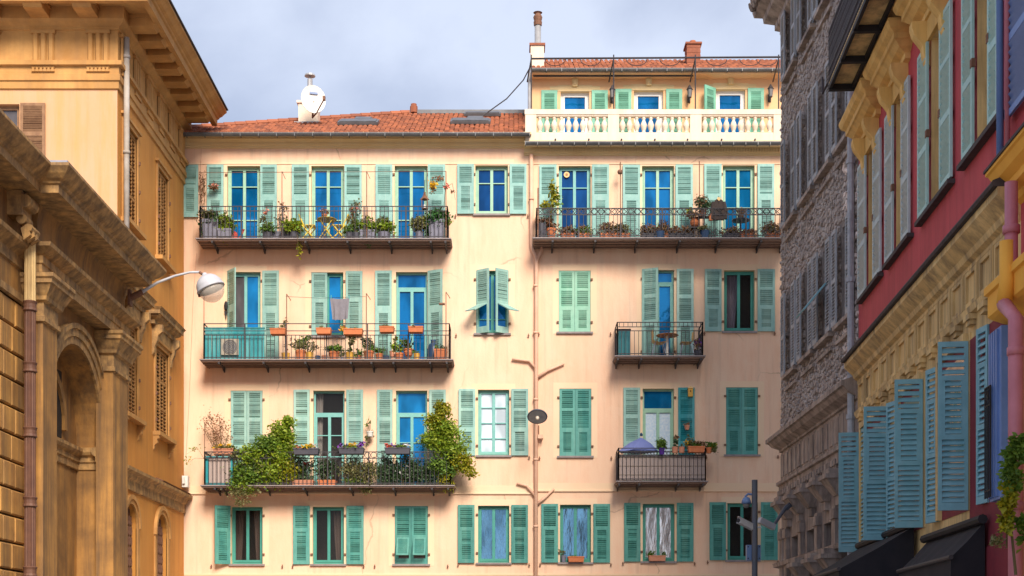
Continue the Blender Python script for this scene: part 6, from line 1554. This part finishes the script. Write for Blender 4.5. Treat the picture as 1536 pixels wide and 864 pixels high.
t = thing('sack', 'dark blue sack slumped before the half open right shutter', 'sack', FR.P(U(650, .35), .35, fBL + .002)); m = MB(); m.lathe([(.18, 0), (.20, .15), (.19, .4), (.15, .55), (.06, .62), (.09, .70), (.05, .70), (0, .64)], 10); part('body', m, 'pot_blue', t, smooth=True); m = MB(); m.tube([(-.07, 0, .63), (0, -.07, .63), (.07, 0, .63)], .015, 5); part('tie', m, 'stem', t)
# towel on a line
t = thing('towel', 'grey towel pegged on a line in front of the narrow blue window', 'towel', FR.P(U(509, .80), .80, Z(447, .80)))
s = S(.8); m = MB(); n = 14; vs = []
for sg in (-.006, .006):
    for i in range(n + 1):
        for j in range(5):
            x = (-14 + 29 * i / n) * s + (.02 * j if i < 3 else -.012 * j if i > n - 3 else 0); vs.append((x, sg + .025 * math.sin(i * 1.3) * j / 4, -(31 + (2 if i % 4 == 0 else 0)) * s * j / 4 - .03 * math.sin(PI * i / n)))
k = (n + 1) * 5
fs = [(i * 5 + j, (i + 1) * 5 + j, (i + 1) * 5 + j + 1, i * 5 + j + 1) for i in range(n) for j in range(4)]
m.add(vs, fs + [tuple(reversed([q + k for q in f])) for f in fs]); part('cloth', m, 'towel', t, smooth=True)
m = MB(); m.obox((-.25, 0, .03), (.012, 0, 0), (0, .012, 0), (0, 0, .06)); part('peg', m, 'turq', t); m = MB(); m.obox((.30, 0, .03), (.012, 0, 0), (0, .012, 0), (0, 0, .06)); part('peg', m, 'turq', t)
m = MB(); m.tube([(-1.65, .06, .06), (-.6, .02, .0), (.8, .06, .06)], .006, 4); part('line', m, 'iron', t)
t = thing('wall_ornament', 'black dangling fish shaped ornament on the wall below the street lamp', 'ornament', FR.P(U(339, .06), .06, Z(480, .06))); s = S()
m = MB(); m.lathe([(.0, 13 * s), (.05, 16 * s), (.065, 21 * s), (.05, 26 * s), (0, 29 * s)], 8); part('body', m, 'black', t); m = MB(); m.prism([(-.06, 13 * s), (.06, 13 * s), (.02, 8 * s), (0, 0), (-.03, 8 * s)], -.012, .012, axis=1); part('tail', m, 'black', t)

# ---- third left balcony
m_ = FR.P(U(330, .66), .66, fCL + .002)
t = thing('cabinet', 'pale turquoise framed reed cabinet at the left end of the lowest left balcony', 'cabinet', m_); s = S(.66)
m = MB(); w2 = 20 * s; h = 42 * s
m.box(-w2, -w2 + .09, -.14, .14, 0, h); m.box(w2 - .06, w2, -.14, .14, 0, h); m.box(-w2 + .09, w2 - .06, -.14, .14, 0, .08); m.box(-w2, w2, -.15, .15, h, h + .03); part('frame', m, 'turq', t)
for i in range(10): x = -w2 + .09 + (2 * w2 - .15) * i / 10; m = MB(); m.box(x + .003, x + (2 * w2 - .15) / 10 - .003, -.12 + .008 * (i % 2), -.09, .08, h - .002); part('reed_strip', m, 'reed', t)
potted('terracotta trough with yellow flowers beside the dry shrub', 'planter', 336, .62, fCL + .95, 30, 9, 'terracotta_pale', 'trough', [(0, 2, 16, 3, 160, .06, 'leaf_olive'), (-10, 5, 6, 4, 60, .06, 'flower_yellow'), (8, 5, 4, 3, 24, .06, 'flower_yellow'), (12, 2, 5, 3, 60, .06, 'leaf')])
t = thing('dry_shrub', 'tall dry brown shrub rising above the rail at the left balcony end', 'shrub', FR.P(U(330, .5), .5, fCL + .98)); s = S(.5)
grow(t, s, [(-8, 40, 22, 26, 480, .055, 'leaf_dry', .3), (2, 20, 18, 20, 260, .055, 'leaf_dry', .3), (15, 8, 10, 10, 120, .06, 'leaf_olive', .2), (-16, 55, 9, 9, 90, .05, 'leaf_heather', .2)], [([(0, 0, -20), (-6, 0, 20), (-16, 0, 62)], .018), ([(0, 0, -20), (2, 0, 25), (-2, .05, 60)], .018), ([(0, 0, -20), (8, 0, 15), (14, 0, 42)], .015), ([(0, 0, -20), (-10, 0, 12), (-26, 0, 40)], .015), ([(-4, 0, 10), (-18, 0, 30), (-26, 0, 54)], .01)])
t = thing('wild_vine', 'thin leafy tendrils reaching from the rail to the wall at left', 'vine', FR.P(U(306, .6), .6, fCL + .85)); grow(t, S(.6), [(-14, 16, 14, 6, 20, .075, 'leaf', .2), (-20, -6, 10, 10, 14, .075, 'leaf_yellow', .2), (-28, 2, 4, 10, 8, .075, 'leaf', .2)], [([(0, 0, 0), (-12, .2, 18), (-32, .5, 10)], .006), ([(0, 0, 0), (-16, .2, 2), (-30, .5, -4)], .006)])
t = thing('climbing_shrub', 'big bright green climbing shrub leaning diagonally over the lowest left balcony', 'shrub', FR.P(U(400, .72), .72, fCL)); s = S(.72)
lf = .095
grow(t, s, [(24, 80, 19, 18, 1500, lf, 'leaf_bright', .3), (4, 62, 24, 16, 1500, lf, 'leaf', .3), (-20, 44, 26, 17, 1500, lf, 'leaf_bright', .3), (22, 48, 24, 24, 1900, lf, 'leaf_bright', .3), (-28, 20, 28, 20, 1700, lf, 'leaf', .3), (8, 20, 30, 20, 1900, lf, 'leaf_bright', .3), (34, 24, 16, 20, 800, lf, 'leaf_yellow', .25), (-30, 2, 24, 14, 900, lf, 'leaf_bright', .3), (32, 97, 9, 9, 300, lf, 'leaf_bright', .2), (-44, 46, 10, 12, 260, .07, 'leaf_olive', .2), (-10, 30, 34, 26, 260, .07, 'leaf_olive', .34)],
     [([(0, 0, 0), (6, 0, 40), (24, 0, 92)], .03), ([(-10, 0, 0), (-18, 0, 30), (-36, 0, 50)], .025)])
t = thing('trailing_plant', 'straggling brownish creeper hanging below the lowest left balcony floor', 'creeper', FR.P(U(360, .9), .9, fCL)); grow(t, S(.9), [(0, -10, 26, 9, 380, .07, 'leaf_olive', .1), (4, -24, 16, 9, 200, .06, 'leaf_olive', .1), (-8, 6, 14, 12, 150, .07, 'leaf', .1)], [([(0, -.03, 4), (4, -.05, -12), (2, -.04, -28)], .008), ([(-10, -.03, 4), (-14, -.05, -10), (-12, -.04, -20)], .008)])
for px, lab, fl in ((460, 'charcoal rail box with yellow flowers right of the big green shrub', [(2, 4, 7, 4, 70, .075, 'flower_yellow'), (-12, 4, 6, 3, 40, .06, 'flower_red'), (12, 3, 6, 3, 30, .06, 'flower_white')]),
                    (527.5, 'charcoal rail box with purple and yellow pansies in the balcony middle', [(-14, 4, 5, 3, 50, .07, 'flower_purple'), (3, 5, 6, 4, 60, .075, 'flower_yellow'), (14, 5, 6, 4, 60, .07, 'flower_purple')]),
                    (596.5, 'charcoal rail box with few dark blooms left of the yellow green shrub', [(-14, 4, 4, 3, 40, .065, 'flower_red'), (-4, 4, 4, 2, 24, .06, 'flower_purple'), (5, 4, 3, 2, 24, .06, 'flower_yellow'), (14, 4, 4, 3, 24, .06, 'flower_white')])):
    potted(lab, 'flower box', px, .99, 0, 38, 9, 'pot_charcoal', 'trough', [(0, 2, 16, 2.5, 170, .055, 'leaf')] + fl, pyb=682.5 if px < 500 else 681.5, group='charcoal boxes on the rail', name='rail_box')
potted('terracotta coloured trough on the balcony floor under the first charcoal box', 'planter', 455, .62, fCL, 32, 8, 'terracotta_pale', 'trough', [(0, 18, 18, 16, 600, .07, 'leaf_dark', .12), (6, 24, 3, 4, 20, .09, 'flower_red', .1)], stalks(8, 34, 14, .008, 41))
potted('brown trough on the balcony floor in front of the brown door', 'planter', 491, .62, fCL, 27, 8, 'terracotta', 'trough', [(0, 16, 18, 16, 480, .07, 'leaf_dark', .12)], stalks(8, 34, 14, .008, 42))
t = thing('hanging_plant', 'small hanging white pot with drooping vine on the wall between two shutters', 'hanging plant', FR.P(U(555, .25), .25, Z(655, .25))); s = S(.25)
part('pot', pot_mb(11 * s, 8 * s, 'round'), 'white_plastic', t); grow(t, s, [(0, 6, 7, 6, 70, .07, 'leaf_olive', .1), (-5, -6, 3, 12, 50, .07, 'leaf_olive', .1), (-2, 20, 4, 8, 40, .06, 'leaf', .1)], [([(0, 0, 6), (-4, 0, 18), (-1, .02, 32)], .008)])
m = MB(); m.tube([(0, 0, .12), (0, .06, .5), (0, .22, .55)], .007, 4); part('hook', m, 'iron', t)
t = thing('olive_shrub', 'olive brown shrub spilling through the rail at the balcony middle', 'shrub', FR.P(U(542, .75), .75, fCL)); grow(t, S(.75), [(-14, 24, 16, 18, 1000, .08, 'leaf_olive', .2), (8, 20, 16, 20, 1000, .08, 'leaf_olive', .2), (6, -2, 12, 10, 260, .07, 'leaf_olive', .15), (-10, 6, 16, 10, 380, .07, 'leaf', .2), (14, 36, 8, 10, 130, .07, 'leaf_olive', .2)], stalks(6, 40, 16, .014, 45))
t = thing('dark_shrub', 'dense dark leafy shrub with white blossoms behind the right part of the rail', 'shrub', FR.P(U(605, .62), .62, fCL)); grow(t, S(.62), [(-26, 24, 20, 20, 1500, .075, 'leaf_dark', .2), (8, 26, 24, 20, 1700, .075, 'leaf_dark', .2), (32, 18, 16, 18, 900, .075, 'leaf_dark', .2), (0, 14, 40, 14, 1300, .075, 'leaf_dark', .2), (-4, 24, 34, 16, 70, .05, 'flower_white', .22)], stalks(8, 40, 30, .014, 46))
t = thing('golden_shrub', 'tall yellow green shrub overhanging the right end of the lowest left balcony', 'shrub', FR.P(U(664, .72), .72, fCL)); grow(t, S(.72), [(0, 114, 14, 14, 900, .085, 'leaf_yellow', .25), (-12, 98, 18, 10, 800, .085, 'leaf_yellow', .25), (4, 84, 24, 18, 1600, .085, 'leaf_bright', .3), (-14, 70, 22, 14, 900, .085, 'leaf_bright', .3), (10, 55, 30, 20, 1900, .085, 'leaf_bright', .3), (2, 30, 26, 20, 1300, .085, 'leaf', .3), (28, 36, 18, 14, 800, .085, 'leaf_yellow', .3), (38, 22, 13, 9, 320, .085, 'leaf_yellow', .25), (6, 6, 15, 14, 420, .08, 'leaf_yellow', .2)],
     [([(0, 0, 0), (2, 0, 60), (0, 0, 122)], .035), ([(1, 0, 30), (22, 0, 50), (38, 0, 30)], .02), ([(1, 0, 60), (-16, 0, 92)], .02)])

# ---- top right balcony
GR = 'plants on the top right balcony'
potted('dark wicker urn at the left end of the ornate balcony', 'planter', 813, .6, fAR, 15, 24, 'pot_charcoal', 'straight', [(2, 4, 10, 5, 140, .07, 'leaf_heather')], group=GR)
potted('terracotta pot with a spray of yellow green leaves at the ornate balcony left end', 'potted plant', 827, .6, fAR, 15, 17, 'terracotta', 'round', [(2, 46, 6, 22, 150, .095, 'leaf_yellow', .15), (-8, 36, 6, 8, 50, .08, 'leaf_yellow', .12), (10, 40, 5, 14, 40, .08, 'leaf_bright', .12), (0, 4, 10, 6, 160, .07, 'leaf_dry')], stalks(4, 66, 5, .014, 51), group=GR)
r_ = random.Random(61)
for px, w_, h_, mt, lab in ((852, 24, 14, 'leaf_heather', 'low trough with brownish plants left of the first door on the ornate balcony'), (875, 20, 16, 'leaf', 'trough with one fresh green tuft in front of the first door'), (911, 24, 22, 'leaf_heather', 'heather filled trough with reddish tips left of the balcony middle'), (933, 26, 20, 'leaf_olive', 'trough of olive brown heather under the thin pole'), (972, 22, 20, 'leaf_heather', 'heather trough in front of the middle door'), (994, 20, 24, 'leaf_heather', 'taller heather trough right of the middle door'), (1012, 20, 13, 'leaf_dry', 'trough of pink brown dried plants by the right middle shutter'), (1030, 18, 15, 'leaf_heather', 'low trough of dark heather left of the orange pot'), (1096, 24, 12, 'leaf_heather', 'low trough with scrubby plants beneath the hanging jacket'), (1120, 22, 9, 'leaf_dry', 'shallow trough with pinkish plants under the small dark table'), (1160, 26, 22, 'leaf_heather', 'heather trough at the right end of the ornate balcony')):
    potted(lab, 'planter', px, .62, fAR, w_ * .9, 8, 'terracotta' if r_.random() < .6 else 'pot_charcoal', 'trough', [(0, h_ * .3, w_ * .55, h_ * .45, int(w_ * 15), .06, mt, .2), (r_.uniform(-6, 6), h_ * .5, w_ * .3, h_ * .35, int(w_ * 4), .055, 'leaf_dry', .2), (r_.uniform(-6, 6), h_ * .3, w_ * .3, h_ * .3, int(w_ * 3), .06, 'leaf_olive', .2)], group='troughs along the ornate balcony')
potted('navy blue pot with brown plant in front of the middle door', 'potted plant', 990, .78, fAR, 15, 10, 'pot_blue', 'straight', [(0, 3, 8, 4, 80, .06, 'leaf_heather')], group=GR)
potted('navy blue pot with grasses beneath the orange pot', 'potted plant', 1057, .78, fAR, 15, 11, 'pot_blue', 'straight', [(0, 4, 9, 6, 110, .06, 'leaf_olive')], group=GR)
potted('round bright orange terracotta pot standing high among the heather', 'potted plant', 1042, .66, fAR, 14, 13, 'terracotta', 'ball', [(-4, 3, 12, 4, 110, .06, 'leaf_dry')], pyb=341, group=GR)
potted('dark bushy plant in a terracotta pot left of the hanging jacket', 'potted plant', 1055, .72, fAR, 10, 9, 'terracotta', 'round', [(0, 10, 11, 11, 240, .075, 'leaf_dark', .2), (-2, 10, 10, 10, 90, .07, 'leaf_heather', .2)], pyb=325, group=GR)
potted('small plain terracotta pot just below the jacket sleeve', 'flowerpot', 1066, .80, fAR, 7, 9, 'terracotta', 'straight', (), pyb=331, group=GR)
m = HR.mb(); z0_ = Z(325, .7); m.box(U(1046, .7), U(1072, .7), .60, .80, z0_ - .04, z0_ - .005); m.box(U(1035, .6), U(1050, .6), .55, .76, Z(341, .66) - .04, Z(341, .66) - .004)
for px in (1047, 1071): m.bar((U(px, .7), .7, fAR), (U(px, .7), .7, z0_ - .02), .03)
m.bar((U(1042, .66), .66, fAR), (U(1042, .66), .66, Z(341, .66) - .02), .03)
solo('plant_stand', m, 'iron', 'thin dark plant stand under the pots left of the hanging jacket', 'plant stand')
potted('pot of light yellow leaves peeping above the rail by the thin pole', 'potted plant', 1038, .4, fAR, 9, 12, 'pot_charcoal', 'straight', [(-3, 32, 8, 7, 60, .085, 'leaf_yellow', .1)], stalks(3, 34, 4, .012, 54), group=GR)
# jacket on a hanger
t = thing('jacket', 'dark brown jacket on a hanger above the ornate balcony rail', 'jacket', FR.P(U(1078, .8), .8, Z(330, .8))); s = S(.8)
m = MB(); vs = []
prof = [(-8, 0), (-8.5, 8), (-8, 16), (-8.5, 23), (-6, 28), (-2.5, 31), (2.5, 31), (6, 28), (8.5, 23), (8, 16), (8.5, 8), (8, 0)]
m.prism([(x * s, z * s) for x, z in prof], -.05, .05, axis=1); m.prism([(x * s, z * s) for x, z in ((-2.5, 31), (0, 24), (2.5, 31), (1, 32.5), (-1, 32.5))], -.062, -.02, axis=1); part('body', m, 'jacket', t)
for sg in (-1, 1): m = MB(); m.tube([(sg * 7.2 * s, 0, 26.5 * s), (sg * 10 * s, -.01, 14 * s), (sg * 10.5 * s, -.02, 1 * s)], [.07, .065, .05], 8); part('sleeve', m, 'jacket', t)
m = MB(); m.prism([(x * s, z * s) for x, z in ((-3, 30.5), (0, 27.5), (3, 30.5), (2, 33), (-2, 33))], -.07, -.0625, axis=1); part('collar', m, 'wood_light', t)
m = MB(); m.tube([(-6 * s, 0, 28.5 * s), (0, 0, 33 * s), (6 * s, 0, 28.5 * s)], .012, 5); m.tube([(0, 0, 33 * s), (0, 0, 36 * s), (.03, .25, 37 * s), (.03, .72, 37 * s)], .008, 4); part('hanger', m, 'stem', t)
t = thing('bistro_table', 'small round dark metal table before the last door of the ornate balcony', 'table', FR.P(U(1111, .5), .5, fAR + .002)); s = S(.5)
m = MB(); m.lathe([(0, .62), (.27, .62), (.28, .64), (.27, .655), (0, .655)], 20); part('table_top', m, 'pole_grey', t)
m = MB(); m.tube([(0, 0, 0), (0, 0, .62)], .025, 8)
for k in range(3): a = 2 * PI * k / 3 + .4; m.tube([(0, 0, .22), (.12 * math.cos(a), .12 * math.sin(a), .1), (.22 * math.cos(a), .22 * math.sin(a), 0)], .015, 5)
part('leg', m, 'iron', t)
potted('dark pot with brown spiky plant on the small dark table', 'potted plant', 1111, .5, fAR + .657, 9, 7, 'pot_charcoal', 'straight', [(0, 4, 6, 6, 110, .07, 'leaf_heather')], group=GR)
t = thing('hanging_ball', 'brown wicker ball hanging on the thin pole between first and middle doors', 'ornament', FR.P(U(930, .36), .36, Z(258, .36))); m = MB(); m.lathe([(0, -.08), (.06, -.06), (.085, 0), (.06, .06), (0, .08)], 10); part('ball', m, 'rust', t, smooth=True); m = MB(); m.tube([(0, 0, .07), (0, .05, .28)], .008, 4); part('cord', m, 'stem', t)
t = thing('round_sticker', 'round orange sun catcher on the first door pane of the ornate balcony', 'decoration', FR.P(U(850, -.12), -.12, Z(262, -.12))); m = MB(); m.prism([(.09 * math.cos(q), .09 * math.sin(q)) for q in [2 * PI * k / 16 for k in range(16)]], -.006, .006, axis=1); part('disc', m, 'wood_light', t); m = MB(); m.prism([(.045 * math.cos(q), .045 * math.sin(q)) for q in [2 * PI * k / 10 for k in range(10)]], -.012, -.007, axis=1); part('centre', m, 'wood_red', t)

# ---- middle right balcony
t = thing('storage_locker', 'dark teal storage locker at the left end of the small balcony', 'locker', FR.P(U(936, .5), .5, fBR + .002)); s = S(.5)
m = MB(); m.box(-9 * s, 9 * s, -.16, .2, .03, 40 * s); part('body', m, 'turq_deep', t)
for x in (-4.5, 4.5): m = MB(); m.box((x - 4.1) * s, (x + 4.1) * s, -.18, -.162, .06, 38.5 * s); part('door', m, 'turq_deep', t)
m = MB(); m.box(-9.6 * s, 9.6 * s, -.2, .22, 40 * s, 41.5 * s); part('lid', m, 'black', t)
t = thing('dining_table', 'red brown round topped table between the two light wooden chairs', 'table', FR.P(U(1001, .45), .45, fBR + .002))
m = MB(); m.lathe([(0, .69), (.33, .69), (.35, .705), (.33, .72), (0, .72)], 20); part('table_top', m, 'wood_red', t); m = MB(); m.tube([(0, 0, .02), (0, 0, .69)], .05, 10); m.lathe([(.22, 0), (.2, .02), (.06, .04)], 14); part('leg', m, 'white_plastic', t)
def shell_chair(label, px, face):
    t = thing('wooden_chair', label, 'chair', FR.P(U(px, .62), .62, fBR + .002), 'light wooden chairs on the small balcony')
    m = MB(); n = 8; f = face
    prof = [(-.20, .44), (-.05, .42), (.12, .43), (.19, .50), (.22, .62), (.24, .80)]; vs = []
    for x, z in prof:
        for j in range(7): y = -.2 + .4 * j / 6; vs.append((x * f - f * .05 * abs(y / .2) ** 2 * (1 if z > .5 else 0), y, z + (.012 * (y / .2) ** 2)))
    fs = [(i * 7 + j, i * 7 + j + 1, (i + 1) * 7 + j + 1, (i + 1) * 7 + j) for i in range(5) for j in range(6)]
    m.add(vs, fs); k = len(vs); m.add([(x, y, z - .018) for x, y, z in vs], [tuple(reversed(q)) for q in fs]); part('seat_shell', m, 'wood_light', t, smooth=True)
    for sx in (-1, 1):
        for sy in (-1, 1): m = MB(); m.tube([(sx * .12, sy * .13, .42), (sx * .22, sy * .19, 0)], .013, 6); part('leg', m, 'steel', t)
shell_chair('light wooden shell chair left of the red brown balcony table', 988, -1); shell_chair('light wooden shell chair right of the red brown balcony table', 1030, 1)
potted('charcoal pot with dark purple flowers at the right end of the small balcony', 'potted plant', 1046, .6, fBR, 11, 10, 'pot_charcoal', 'straight', [(0, 10, 5, 9, 60, .06, 'leaf_heather', .12), (0, 13, 5, 7, 50, .06, 'flower_purple', .12), (0, 4, 5, 4, 24, .055, 'flower_white', .1)], stalks(4, 20, 3, .01, 71))

# ---- lowest right balcony
t = thing('reed_screen', 'grey brown reed screen tied behind the rail of the lowest right balcony', 'screen', FR.P(U(993, .8), .8, fCR + .03)); s = S(.8); hw = 64.5 * s; r_ = random.Random(9)
n = 44
for i in range(n):
    x = -hw + 2 * hw * i / n; m = MB(); m.box(x + .002, x + 2 * hw / n - .002, -.012 + r_.uniform(-.006, .006), .012, 0, .76 + r_.uniform(-.02, .01)); part('reed', m, 'reed', t)
m = MB()
for zz in (.15, .42, .68): m.box(-hw, hw, -.022, -.019, zz, zz + .012)
part('tie', m, 'stem', t)
t = thing('parasol', 'half lowered blue violet parasol on the lowest right balcony', 'parasol', FR.P(U(958, .5), .5, fCR + .002)); s = S(.5)
m = MB(); n = 10; zc = Z(656, .5) - t.location.z; zr = Z(678, .5) - t.location.z
tp = Vector((4 * s, 0, zc)); rim = [Vector((31 * s * math.cos(2 * PI * k / n), .34 * math.sin(2 * PI * k / n), zr + (.02 if k % 2 else 0))) for k in range(n)]
mid = [tp * .5 + q * .5 + Vector((0, 0, .05)) for q in rim]
vs = [tp] + mid + rim
fs = [(0, 1 + k, 1 + (k + 1) % n) for k in range(n)] + [(1 + k, 1 + n + k, 1 + n + (k + 1) % n, 1 + (k + 1) % n) for k in range(n)]
m.add(vs, fs); m.add([v - Vector((0, 0, .012)) for v in vs], [tuple(reversed(q)) for q in fs]); part('canopy', m, 'umbrella', t)
m = MB(); m.tube([(0, 0, 0), tp, tp + Vector((0, 0, .1))], .018, 6); part('pole', m, 'white_plastic', t); m = MB(); m.lathe([(.04, 0), (.045, .05), (.02, .1)], 8, tuple(tp + Vector((0, 0, .04)))); part('finial', m, 'pot_blue', t)
potted('purple pot with clipped round green plant on the rail beside the parasol', 'potted plant', 992.5, .92, 0, 9.5, 10, 'pot_purple', 'round', [(0, 6, 7.5, 7, 620, .05, 'leaf')], pyb=682)
potted('left of the two pale terracotta pots on the rail by the purple pot', 'potted plant', 1012.5, .92, 0, 9.5, 9, 'terracotta_pale', 'straight', [(1, 8, 4, 9, 60, .07, 'leaf_dark', .08), (2, 14, 2, 5, 20, .07, 'leaf_heather', .06)], pyb=679.5, group='pale terracotta pots on the lowest right rail')
potted('right of the two pale terracotta pots on the rail by the purple pot', 'potted plant', 1022.5, .92, 0, 9.5, 9, 'terracotta_pale', 'straight', [(0, 2, 4, 2, 20, .05, 'leaf_olive', .08)], pyb=679.5, group='pale terracotta pots on the lowest right rail')
potted('long terracotta trough with mixed plants on the lowest right rail', 'flower trough', 1044, .92, 0, 25, 8.5, 'terracotta', 'trough', [(-2, 4, 9, 4, 100, .06, 'leaf', .1), (-12, 8, 7, 9, 80, .07, 'leaf_olive', .1), (-12, 8, 4, 5, 40, .06, 'flower_yellow', .1), (6, 7, 6, 4, 40, .07, 'leaf_heather', .1)], pyb=679)
potted('terracotta pot hanging off the rail end with a drooping succulent', 'hanging plant', 1063, .80, 0, 10, 8.5, 'terracotta', 'round', [(2, 4, 8, 4, 100, .07, 'leaf', .1), (7, -5, 3, 8, 50, .07, 'leaf_olive', .08), (6, 3, 4, 4, 30, .06, 'leaf_yellow', .08)], pyb=680)
t = thing('birdhouse', 'small yellow wooden birdhouse fixed high on the turquoise shutter', 'birdhouse', FR.P(U(1035.5, .12), .12, Z(595, .12))); s = S(.12)
m = MB(); m.box(-3.6 * s, 3.6 * s, -.06, .04, 0, 12 * s); part('box', m, 'pot_yellow', t); m = MB(); m.prism([(-4.6 * s, 12 * s), (4.6 * s, 12 * s), (0, 15.5 * s)], -.09, .04, axis=1); part('roof', m, 'wood_light', t); m = MB(); m.prism([(.022 * math.cos(q), 8 * s + .022 * math.sin(q)) for q in [2 * PI * k / 10 for k in range(10)]], -.064, -.0602, axis=1); part('entrance', m, 'black', t)
t = potted('small terracotta wall pot fixed on the turquoise shutter', 'flowerpot', 1030.5, .16, 0, 8, 7, 'terracotta_pale', 'round', [(0, 2, 4, 2, 30, .05, 'leaf_dry', .06)], pyb=645)

# ---- window sill pots of the bottom row
potted('small grey pot with wispy herb on the left of its window sill', 'potted plant', 845.5, .02, 0, 7.5, 10, 'pot_grey', 'straight', [(-1, 6, 6, 6, 50, .05, 'leaf_olive', .06)], stalks(3, 12, 4, .007, 81), pyb=843.3)
potted('single terracotta trough on the sill beside the small grey pot', 'flower trough', 864, .04, 0, 24, 8, 'terracotta', 'trough', [(-5, 1, 6, 2, 40, .05, 'leaf', .06)], pyb=843.3)
potted('left terracotta trough with a round leafy plant on the middle right sill', 'flower trough', 980, .04, 0, 14, 8, 'terracotta_pale', 'trough', [(-5, 4, 6, 4, 130, .055, 'leaf', .08)], pyb=841.8, group='pair of troughs on one sill')
potted('right terracotta trough with small green tuft on the middle right sill', 'flower trough', 992, .04, 0, 12, 8, 'terracotta_pale', 'trough', [(2, 3, 5, 3, 60, .055, 'leaf', .08)], pyb=841.8, group='pair of troughs on one sill')

# ================================================================== street furniture
t = thing('hanging_lamp', 'oval dark street lamp hanging at the pink drainpipe between the houses', 'street lamp', FR.P(U(806, 1.3), 1.3, Z(625, 1.3))); s = S(1.3)
rm = Matrix.Rotation(R(-36), 4, 'X')
m = MB(rm); m.lathe([(.0, .12), (.12, .11), (.28, .05), (.31, 0), (.29, -.02), (.24, .0)], 24); part('lamp_shade', m, 'pole_grey', t, smooth=True)
m = MB(rm); m.lathe([(.285, -.012), (.16, .02), (.0, .03)], 20); part('reflector', m, 'greyblue', t)
m = MB(rm); m.lathe([(.05, .0), (.06, -.05), (.045, -.10), (0, -.12)], 14); part('bulb', m, 'lamp_glass', t, smooth=True)
m = MB(); m.tube([(0, .03, .1), (0, .1, .2), (0, .7, .28), (-.03, 1.2, .2)], .022, 6); part('bracket', m, 'iron', t)
p = FR.P(U(810, .14), .14, Z(655, .14)); t = thing('cable_box', 'small beige cable hook box on the drainpipe below the hanging lamp', 'cable box', p)
m = MB(); m.box(-.07, .09, -.05, .07, -.06, .06); part('box', m, 'pipe_pink', t); m = MB(); m.tube([(-.04, 0, .06), (-.04, 0, .35)], .02, 6); m.tube([(-.06, 0, -.05), (-.04, -.03, -.13), (.06, -.03, -.13), (.09, 0, -.05)], .014, 5); part('hook', m, 'rust', t)
YP = 30.0
def pp(px, py, y=YP): return Vector(((px - CX) * y / F, y, CAMZ + (HY - py) * y / F))
b0 = pp(1132, 980); t = thing('camera_pole', 'slim grey surveillance pole with blue dome camera and blue equipment box', 'camera pole', (b0.x, YP, .13))
L = t.location; r = .062; ztop = pp(1132, 720).z - L.z
m = MB(); m.lathe([(.16, 0), (.16, .03), (r * 1.25, .05), (r * 1.25, 1.2), (r, 1.25), (r, ztop), (0, ztop + .01)], 14); part('pole', m, 'pole_grey', t, smooth=False)
q = lambda px, py, dy=0: pp(px, py, YP + dy) - L
m = MB(); m.tube([q(1131, 742), q(1122, 741), q(1118, 745), q(1118.5, 748)], .025, 6); part('dome_arm', m, 'cctv_blue', t)
c = q(1119.5, 752); m = MB(); m.lathe([(.03, .09), (.07, .07), (.10, .0), (.105, -.05), (.09, -.055)], 14, tuple(c)); dm = part('dome_camera', m, 'cctv_blue', t, smooth=True)
m = MB(); m.lathe([(.075, -.05), (.07, -.10), (.04, -.135), (0, -.145)], 14, tuple(c)); part('dome_glass', m, 'lamp_in', dm, smooth=True)
for (a, b_) in (((1128, 791), (1108, 781)), ):
    A, B = q(*a), q(*b_, -.25); m = MB(); m.bar(A, B, .10, .11); m.obox((A + B) / 2 + Vector((0, 0, .075)), (B - A) * .55, (0, .075, 0), (0, 0, .008)); cm = part('bullet_camera', m, 'lamp_grey', t)
    m = MB(); d_ = (B - A).normalized(); m.tube([B, B + d_ * .02], .045, 10); part('lens', m, 'black', cm)
m = MB(); m.tube([q(1132, 792), q(1127, 794), q(1126, 791)], .03, 6); m.tube([q(1132, 791), q(1142, 791)], .02, 6); part('camera_bracket', m, 'lamp_grey', t)
m = MB(); A, B = q(1121, 840), q(1142, 817); m.box(A.x, B.x, .07, .22, A.z, B.z); bx = part('equipment_box', m, 'cctv_blue', t)
m = MB()
for x in (A.x + .03, B.x - .03):
    for z in (A.z + .04, B.z - .04): m.tube([(x, .07, z), (x, .055, z)], .015, 6)
part('bolts', m, 'black', bx, kind='stuff')
# ivy on the right edge
pv = PN.P(nu(1524, .55), .55, 2.85)
t = thing('ivy', 'green ivy climbing the pink drainpipe at the right picture edge', 'ivy', pv); s = pv.y / F
grow(t, s, [(6, 155, 12, 18, 420, .08, 'leaf', .15), (-5, 145, 9, 16, 220, .08, 'leaf', .12), (-6, 110, 11, 30, 420, .08, 'leaf', .12), (-12, 70, 9, 26, 260, .08, 'leaf_yellow', .12), (-16, 35, 9, 20, 130, .075, 'leaf_yellow', .1), (10, 30, 8, 20, 130, .08, 'leaf', .1), (-30, 10, 12, 18, 90, .06, 'leaf_olive', .1)], [([(0, 0, -40), (-8, 0, 40), (-4, 0, 100), (6, 0, 170)], .02), ([(-14, 0, 0), (-12, 0, 80)], .012)])
